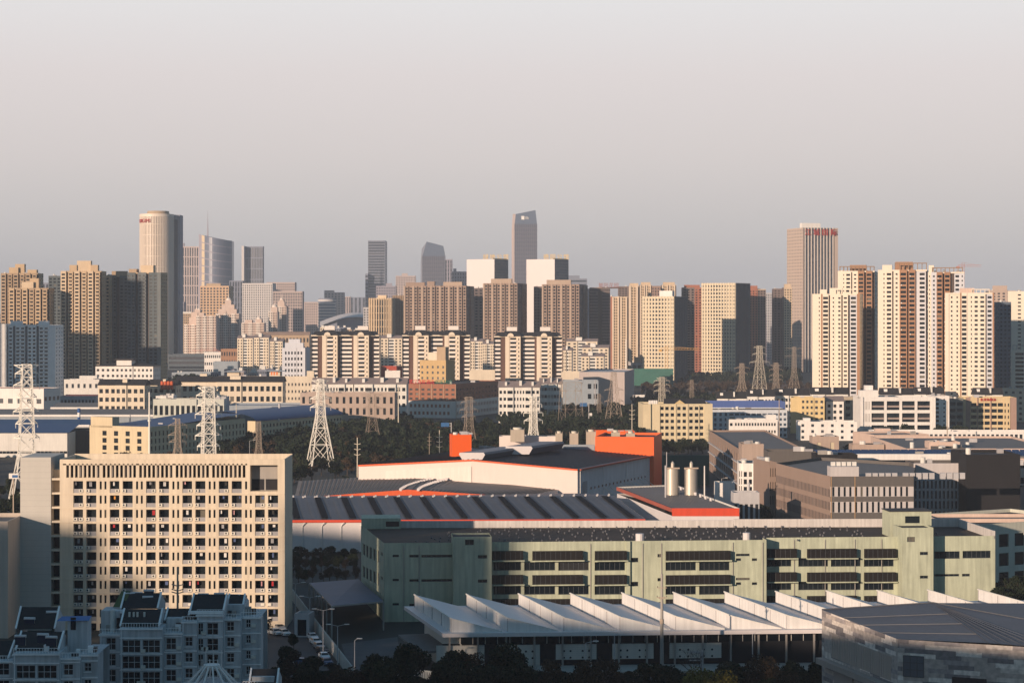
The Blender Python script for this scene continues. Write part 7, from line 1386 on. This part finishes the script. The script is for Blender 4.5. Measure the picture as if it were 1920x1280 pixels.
# ============================================================ parked cars
cw = {'white': mat('car_white', (.72, .74, .76), rough=.3, var=.02, streak=0, spec=.5), 'silver': mat('car_silver', (.38, .40, .43), rough=.3, metal=.3, var=.02, streak=0), 'dark': mat('car_dark', (.02, .022, .03), rough=.3, var=.02, streak=0), 'blue': mat('car_blue', (.03, .07, .16), rough=.3, var=.02, streak=0)}
tyre = mat('tyre', (.015, .015, .017)); rim = mat('wheel_rim', (.35, .35, .36), metal=.5, rough=.4); hl = mat('headlight_glass', (.5, .52, .55), rough=.2)
def car(m):
    prof = [(-2.2, .35), (2.2, .35), (2.25, .75), (2.0, .95), (1.0, 1.02), (.35, 1.42), (-1.1, 1.46), (-1.85, 1.05), (-2.2, .95)]   # x forward, z up
    body = MB(); W_ = .88
    def ins(z): return W_-max(0, z-.95)*.45
    n_ = len(prof)
    for i in range(n_):
        (x0, z0), (x1, z1) = prof[i], prof[(i+1) % n_]; body.face([(x0, -ins(z0), z0), (x1, -ins(z1), z1), (x1, ins(z1), z1), (x0, ins(z0), z0)], m)
    for s in (-1, 1): body.face([(x, s*ins(z), z) for x, z in prof], m)
    g = MB(); o = .012
    g.face([(.98, -.74, 1.05), (.98, .74, 1.05), (.40, .64, 1.40), (.40, -.64, 1.40)], GD); g.v = [(x+o, y, z+o) for x, y, z in g.v]
    k = MB(); k.face([(-1.80, -.7, 1.1), (-1.80, .7, 1.1), (-1.16, .62, 1.43), (-1.16, -.62, 1.43)], GD); k.v = [(x-o, y, z+o) for x, y, z in k.v]
    sd = []
    for s in (-1, 1):
        q = MB(); q.face([(.85, s*(ins(1.05)+.012), 1.05), (.35, s*(ins(1.37)+.012), 1.37), (-1.05, s*(ins(1.4)+.012), 1.40), (-1.6, s*(ins(1.08)+.012), 1.08)], GD); sd.append(q)
    parts = [('body', body), ('windscreen', g), ('rear_window', k), ('side_window', sd[0]), ('side_window', sd[1])]
    for y in (-.62, .62): q = MB(); q.abox(2.12, 2.27, y-.16, y+.16, .66, .8, hl); parts.append(('headlight', q))
    q = MB(); q.abox(2.2, 2.275, -.42, .42, .48, .62, tyre); parts.append(('grille', q))
    for x in (-1.35, 1.4):
        for s in (-1, 1):
            q = MB(); y0, y1 = s*.72, s*.9; r_ = .33; n = 14
            P_ = [(x+r_*math.cos(2*math.pi*i/n), .33+r_*math.sin(2*math.pi*i/n)) for i in range(n)]
            for i in range(n): (a0, a1), (b0, b1) = P_[i], P_[(i+1) % n]; q.face([(a0, y0, a1), (b0, y0, b1), (b0, y1, b1), (a0, y1, a1)], tyre)
            q.face([(a, y1, c) for a, c in P_], tyre); q.face([(x+(a-x)*.6, y1+s*.006, .33+(c-.33)*.6) for a, c in P_], rim); parts.append(('wheel', q))
    return parts
protos = {}
cars = [('white', 516, 483, -1.0, 'white hatchback half hidden by the bush at the dormitory corner'), ('white', 533, 482, -1.15, 'white car parked beside the dormitory end'), ('silver', 523, 490, -1.1, 'silver car behind the two cars at the dormitory corner'), ('white', 586, 476, -1.25, 'white car at the top of the parked row by the wall'), ('white', 592, 469, -1.2, 'second white car from the top of the row by the wall'), ('silver', 598, 463, -1.25, 'silver car in the middle of the row by the wall'), ('dark', 604, 457, -1.2, 'dark car fourth in the row by the wall'), ('white', 608, 449, -1.3, 'nearest white car of the row by the wall'), ('blue', 612, 442, -1.2, 'dark blue car at the bottom end of the row by the wall'),
        ('white', 722, 440, -1.2, 'lone white car among the trees left of the white fence'), ('blue', 567, 442, -.1, 'small blue van-like car left of the row, near the low block'), ('white', 545, 436, -1.57, 'white car between the low block and the row'), ('white', 1320, 705, 0.0, 'white car near the silos'), ('silver', 835, 1165, .1, 'silver car on the road under the blue gantry sign')]
for (c, px, D, rz, lab) in cars:
    p = G(px, D)
    if c not in protos:
        r = empty('parked_car', (p.x, p.y, 0.012), 'x', 'car', 'parked cars', rz)
        for n_, q in car(cw[c]): obj(n_, q, r)
        protos[c] = r; r['label'] = lab
    else: copy_thing(protos[c], (p.x, p.y, 0.012), rz, None, lab)
# low white tank sheds by the silos
block('small white tank shed with round lid right of the silos', 1343, 1378, 720, 905, depth=8, mats={'wall': white}, name='shed', cat='shed')
block('low pale van-like sheds below the brown wing', 1375, 1424, 690, 923, depth=8, mats={'wall': lgrey}, nfl=1, front=[(1, 0, 5, .6, .4, .4, 'wall')], gl=GD, name='shed', cat='shed')
block('green sports fence behind the silos', 1242, 1330, 900, 853, depth=1, mats={'wall': mat('green_net', (.03, .10, .09))}, name='fence', cat='fence')
block('white pipe bridge rail above the green sports fence', 1240, 1332, 890, 853, depth=.5, zt=Zt(852, 890), mats={'wall': white}, name='pipe_bridge', cat='pipe bridge') if False else None
# ============================================================ trees
import numpy as np
def leafmat(name, c0, c1, c2):
    m = bpy.data.materials.new(name); m.use_nodes = True; n = m.node_tree; b = n.nodes['Principled BSDF']; b.inputs['Roughness'].default_value = .8; b.inputs['Specular IOR Level'].default_value = .15
    g = n.nodes.new('ShaderNodeNewGeometry'); o = n.nodes.new('ShaderNodeObjectInfo'); a = n.nodes.new('ShaderNodeMath'); a.operation = 'ADD'; n.links.new(g.outputs['Random Per Island'], a.inputs[0])
    k = n.nodes.new('ShaderNodeMath'); k.operation = 'MULTIPLY'; k.inputs[1].default_value = .5; n.links.new(o.outputs['Random'], k.inputs[0]); n.links.new(k.outputs[0], a.inputs[1])
    h = n.nodes.new('ShaderNodeMath'); h.operation = 'MULTIPLY'; h.inputs[1].default_value = .66; n.links.new(a.outputs[0], h.inputs[0])
    r = n.nodes.new('ShaderNodeValToRGB'); r.color_ramp.elements[0].color = (*c0, 1); r.color_ramp.elements[1].color = (*c2, 1); e = r.color_ramp.elements.new(.5); e.color = (*c1, 1)
    n.links.new(h.outputs[0], r.inputs[0]); n.links.new(r.outputs[0], b.inputs['Base Color']); return m
LG = leafmat('leaves_dark_green', (.008, .015, .010), (.018, .028, .015), (.045, .048, .022)); LB = leafmat('leaves_brown', (.022, .016, .011), (.05, .033, .02), (.09, .055, .03)); LY = leafmat('leaves_willow', (.08, .07, .012), (.16, .13, .025), (.24, .19, .04))
bark = mat('bark', (.06, .045, .035))
def crown_arrays(seed, n, rx, rz_, leaf, blobs=9, top=0.):
    g = np.random.default_rng(seed); th = g.uniform(0, 2*np.pi, blobs); zz = g.uniform(-.75, .9, blobs); rr_ = np.sqrt(np.clip(1-zz**2, .05, 1))*g.uniform(.35, .75, blobs)
    cen = np.stack([rx*rr_*np.cos(th), rx*rr_*np.sin(th), rz_*zz*.72], 1); rad = g.uniform(.32, .55, blobs)*rx
    i = g.integers(0, blobs, n); d = g.normal(size=(n, 3)); d /= np.linalg.norm(d, axis=1)[:, None]; q = g.uniform(.35, 1.08, n)**.5
    p = cen[i]+d*(rad[i]*q)[:, None]*np.array([1, 1, .85]); p[:, 2] += rz_
    a = g.normal(size=(n, 3)); a /= np.linalg.norm(a, axis=1)[:, None]; b_ = np.cross(a, g.normal(size=(n, 3))); b_ /= np.linalg.norm(b_, axis=1)[:, None]
    s = leaf*g.uniform(.6, 1.3, n)[:, None]; v = np.stack([p-a*s-b_*s*.6, p+a*s-b_*s*.6, p+a*s+b_*s*.6, p-a*s+b_*s*.6], 1); return v.reshape(-1, 3)
def arr_mesh(name, v, m):
    me = bpy.data.meshes.new(name); n = len(v); me.vertices.add(n); me.vertices.foreach_set('co', v.astype(np.float32).ravel()); me.loops.add(n); me.loops.foreach_set('vertex_index', np.arange(n, dtype=np.int32)); me.polygons.add(n//4)
    me.polygons.foreach_set('loop_start', np.arange(0, n, 4, dtype=np.int32)); me.update(calc_edges=True); me.materials.append(m); return me
def trunk_mesh(h, r, seed):
    g = random.Random(seed); mb = MB(); top = Vector((g.uniform(-.3, .3), g.uniform(-.3, .3), h*.62)); mb.beam((0, 0, 0), top, r*2, bark, r*1.1)
    for i in range(6): a = g.uniform(0, 6.28); z = h*g.uniform(.25, .6); mb.beam((0, 0, z), (h*.22*math.cos(a), h*.22*math.sin(a), z+h*.26), r*.9, bark, r*.25)
    return mb.mesh('trunk')
def bare_mesh(h, seed, t=.10):
    g = random.Random(seed); mb = MB()
    def grow(p, d, L, r, k):
        q = p+d*L; mb.beam(p, q, r, bark, r*.65)
        if k == 0: return
        for _ in range(3 if k > 1 else 4):
            nd = (d+Vector((g.uniform(-.75, .75), g.uniform(-.75, .75), g.uniform(-.1, .5)))).normalized(); grow(q, nd, L*g.uniform(.55, .8), r*.6, k-1)
    grow(Vector((0, 0, 0)), Vector((0, 0, 1)), h*.3, t*2, 4); return mb.mesh('branches')
KINDS_ = {}
def proto(kind, v):
    k = (kind, v)
    if k in KINDS_: return KINDS_[k]
    sd = hash((kind, v)) % 1000 if False else (len(KINDS_)*37+5)
    if kind == 'near': me = [('crown', arr_mesh('crown', crown_arrays(sd, 5200, 2.9, 3.6, .17, 14)+np.array([0, 0, 1.6]), LG)), ('trunk', trunk_mesh(8, .16, sd))]
    elif kind == 'brown': me = [('crown', arr_mesh('crown', crown_arrays(sd, 2400, 2.7, 3.4, .13, 12)+np.array([0, 0, 1.8]), LB)), ('trunk', trunk_mesh(8, .15, sd)), ('branches', bare_mesh(8.2, sd, .07))]
    elif kind == 'far': me = [('crown', arr_mesh('crown', crown_arrays(sd, 900, 3.2, 3.4, .34, 10)+np.array([0, 0, 1.3]), LG)), ('trunk', trunk_mesh(8, .2, sd))]
    elif kind == 'farbrown': me = [('crown', arr_mesh('crown', crown_arrays(sd, 650, 3.0, 3.3, .28, 10)+np.array([0, 0, 1.5]), LB)), ('trunk', trunk_mesh(8, .2, sd))]
    elif kind == 'willow': me = [('crown', arr_mesh('crown', crown_arrays(sd, 9000, 4.2, 3.2, .13, 16)+np.array([0, 0, 1.4]), LY)), ('trunk', trunk_mesh(7, .2, sd))]
    elif kind == 'bare': me = [('branches', bare_mesh(9, sd, .09))]
    KINDS_[k] = me; return me
def tree(kind, px, D, s, label, group=None, cat='tree', seed=None, name='tree'):
    g = random.Random(int(px*13+D*7)); v = g.randrange(4 if kind in ('near', 'brown', 'far', 'farbrown') else 1); p = G(px, D)
    r = empty(name, (p.x, p.y, 0), label, cat, group, g.uniform(0, 6.28)); r.scale = (s*g.uniform(.9, 1.15), s*g.uniform(.9, 1.15), s*g.uniform(.85, 1.15))
    for n_, me in proto(kind, v): o = bpy.data.objects.new(n_, me); C.objects.link(o); o.parent = r
    return r
tg = random.Random(21)
# the dark row along the bottom edge
row = []
x = 640
while x < 1545: row.append((x, tg.uniform(384, 398), 'near' if tg.random() < .5 else 'brown', tg.uniform(.75, 1.35))); x += tg.uniform(15, 30)
for i, (px, D, k, s) in enumerate(row):
    if 1290 < px < 1356: continue
    tree(k, px, D, s*(.8 if 1100 < px < 1300 else 1), '%s tree, %s from the left in the shaded foreground row' % ('dark green' if k == 'near' else 'thin brown', ordinal(i+1)), 'foreground tree row along the bottom edge')
tree('willow', 1322, 376, 1.2, 'olive-yellow bushy willow at the bottom, right of centre', name='willow')
tree('bare', 1311, 396, 1.45, 'tall leafless tree in front of the saw-tooth skylights', name='bare_tree')
for i, px in enumerate((690, 780, 860, 905, 1000)): tree('bare', px, 402+3*(i % 2), tg.uniform(.75, 1), 'thin leafless tree, %s from the left before the saw-tooth hall panels' % ones[i+1], 'leafless trees before the saw-tooth hall', name='bare_tree')
for i, (px, D, s) in enumerate(((262, 352, .92), (282, 350, 1.0), (306, 352, .9), (240, 350, .7))): tree('near', px, D, s, 'dark tree in front of the shaded flats at the bottom, %s one' % ones[i+1], 'trees before the shaded flats')
for i, (px, D, s) in enumerate(((497, 478, .62), (551, 462, .5), (538, 425, .7), (560, 412, .9), (585, 410, .9), (610, 400, .7), (625, 402, .8), (640, 408, .7), (575, 398, .9), (545, 400, .9), (520, 402, .7))): tree('near' if i % 3 else 'brown', px, D, s, 'dark tree around the car park, %s of its group' % ordinal(i+1), 'trees around the car park')
i = 0
for D in (575, 600, 622):
    x = 543
    while x < 668: i += 1; tree('near' if tg.random() < .5 else 'brown', x+tg.uniform(-4, 4), D, tg.uniform(.45, .62), 'dark bush, %s in the hedge under the lavender warehouse wall' % ordinal(i), 'hedge under the warehouse wall', 'bush', name='bush'); x += 15
k = 0
for (x0, x1, D0, D1, n_, s, kd, where) in ((1228, 1332, 1075, 1120, 14, 1.0, 'far', 'below the cream six-storey building'), (1440, 1500, 1030, 1080, 9, .9, 'far', 'left of the small square pavilion'), (1575, 1612, 1010, 1050, 6, .95, 'far', 'right of the small square pavilion'), (1640, 1708, 1165, 1190, 10, 1.1, 'far', 'in front of the big white office'), (1752, 1806, 1180, 1215, 8, 1.05, 'far', 'left of the yellow office'), (1830, 1900, 1190, 1210, 7, .8, 'farbrown', 'in front of the yellow office'),
        (1391, 1440, 690, 735, 10, .85, 'near', 'below the white office block'), (1340, 1390, 730, 800, 10, .7, 'near', 'between the silos and the brown wing'), (1868, 1925, 500, 535, 8, .95, 'near', 'at the right edge below the pale corner building'), (-5, 40, 600, 900, 16, .9, 'far', 'behind the left dormitory wing'), (186, 262, 1215, 1250, 12, .95, 'far', 'in front of the arched dormer flats'), (168, 270, 985, 1010, 13, .85, 'farbrown', 'in front of the cream-fronted factory'), (288, 460, 985, 1030, 26, .7, 'farbrown', 'along the side of the cream-fronted factory'),
        (400, 560, 1270, 1350, 24, .9, 'far', 'behind the pale low roof hall'), (395, 530, 1850, 2100, 26, 1.1, 'far', 'deep behind the long cream row'), (120, 180, 1590, 1640, 8, 1.4, 'far', 'at the foot of the tallest tan tower'), (40, 110, 1560, 1600, 9, 1.3, 'far', 'at the foot of the white slab tower'), (882, 928, 1740, 1800, 6, 1.3, 'far', 'between the middle and right twin towers')):
    for i in range(n_): tree(kd, x0+(x1-x0)*(i+tg.random())/n_, tg.uniform(D0, D1), s*tg.uniform(.75, 1.2), '%s tree %s, %s from left' % ('brown' if 'brown' in kd else 'dark', where, ordinal(i+1)), 'trees '+where)
i = 0
front = []
for _ in range(95):
    px = tg.uniform(540, 1215); D = tg.uniform(880, 1010)
    if D < 905 and px > 830: continue
    front.append((px, D))
front.sort()
for i, (px, D) in enumerate(front): tree('far' if tg.random() < .6 else 'farbrown', px, D, tg.uniform(.7, 1.25), '%s tree at the near edge of the dark wood behind the factory hall' % ordinal(i+1), 'trees at the near edge of the dark wood')
# the woods that read as one mass
def wood(name, label_seed, areas, m, n_leaf=170):
    base = [crown_arrays(label_seed+i, n_leaf, 3.3, 3.2, .62, 8)+np.array([0, 0, 1.0]) for i in range(5)]; out = []; g = np.random.default_rng(label_seed)
    for (x0, x1, D0, D1, n_, s0, s1) in areas:
        for _ in range(n_):
            D = math.sqrt(g.uniform(D0*D0, D1*D1)); px = g.uniform(x0, x1); s = g.uniform(s0, s1); a = g.uniform(0, 6.28); v = base[g.integers(0, 5)]; c, s_ = math.cos(a), math.sin(a)
            out.append(np.stack([(v[:, 0]*c-v[:, 1]*s_)*s+X(px, D), (v[:, 0]*s_+v[:, 1]*c)*s+D, v[:, 2]*s], 1))
    o = bpy.data.objects.new(name, arr_mesh(name, np.concatenate(out), m)); C.objects.link(o); return tag(o, kind='stuff')
wood('wood', 3, [(540, 1210, 1000, 1290, 620, .8, 1.35), (655, 765, 1290, 1430, 60, .8, 1.2), (400, 545, 1060, 1180, 110, .7, 1.1), (940, 1210, 1290, 1500, 170, .9, 1.3), (1190, 1520, 1500, 1750, 160, .8, 1.2), (1058, 1200, 1500, 1540, 16, .9, 1.2), (1380, 1500, 2300, 2450, 40, 1, 1.8), (315, 400, 2000, 2200, 40, 1, 1.5), (-420, -70, 480, 1050, 150, .8, 1.3), (1990, 2300, 600, 1300, 120, .8, 1.3), (1262, 1500, 2150, 2300, 90, 1, 1.5)], LG)
wood('scrub', 9, [(540, 1210, 1000, 1290, 190, .6, 1.1), (1200, 1520, 1750, 2150, 260, .5, .9), (1200, 1500, 1500, 1750, 70, .6, .9), (400, 545, 1060, 1180, 40, .6, 1.0)], LB)
# ============================================================ ground, roads and haze
g = MB(); g.face([(-9000, -3000, 0), (9000, -3000, 0), (9000, 14000, 0), (-9000, 14000, 0)], mat('ground_soil', (.05, .05, .045), var=.5, scale=.02, streak=0))
tag(obj('ground', g), kind='structure')
def sheet(name, pts, m, z=.004):
    q = MB(); q.face([(*p, z) for p in pts], m); tag(obj(name, q), kind='structure')
sheet('car_park', [G(500, 520), G(585, 505), G(655, 400), G(500, 380)], mat('car_park_asphalt', (.075, .075, .08), var=.25, streak=0))
sheet('courtyard', [G(640, 470), G(745, 480), G(760, 415), G(665, 415)], mat('courtyard_paving', (.10, .10, .105), var=.35, scale=.3, streak=0))
sheet('road', [G(300, 376), G(1600, 376), G(1600, 364), G(300, 364)], mat('road_asphalt', (.07, .07, .075), var=.2, streak=0), .008)
sheet('dirt_field', [G(1200, 1780), G(1520, 1780), G(1520, 2180), G(1200, 2180)], mat('dirt', (.14, .085, .06), var=.4, scale=.03, streak=0))
sheet('service_road', [G(1240, 840), G(1345, 900), G(1420, 690), G(1310, 690)], mat('car_park_asphalt', (.075, .075, .08)), .004)
hz = bpy.data.materials.new('haze'); hz.use_nodes = True; nn = hz.node_tree; nn.nodes.clear()
pv = nn.nodes.new('ShaderNodeVolumePrincipled'); pv.inputs['Color'].default_value = (.66, .75, .89, 1); pv.inputs['Density'].default_value = .00007; pv.inputs['Anisotropy'].default_value = -.1
ho = nn.nodes.new('ShaderNodeOutputMaterial'); nn.links.new(pv.outputs[0], ho.inputs['Volume'])
hb = MB(); hb.abox(-9050, 9050, -3050, 14050, -1, 340, hz); tag(obj('haze', hb), kind='stuff')
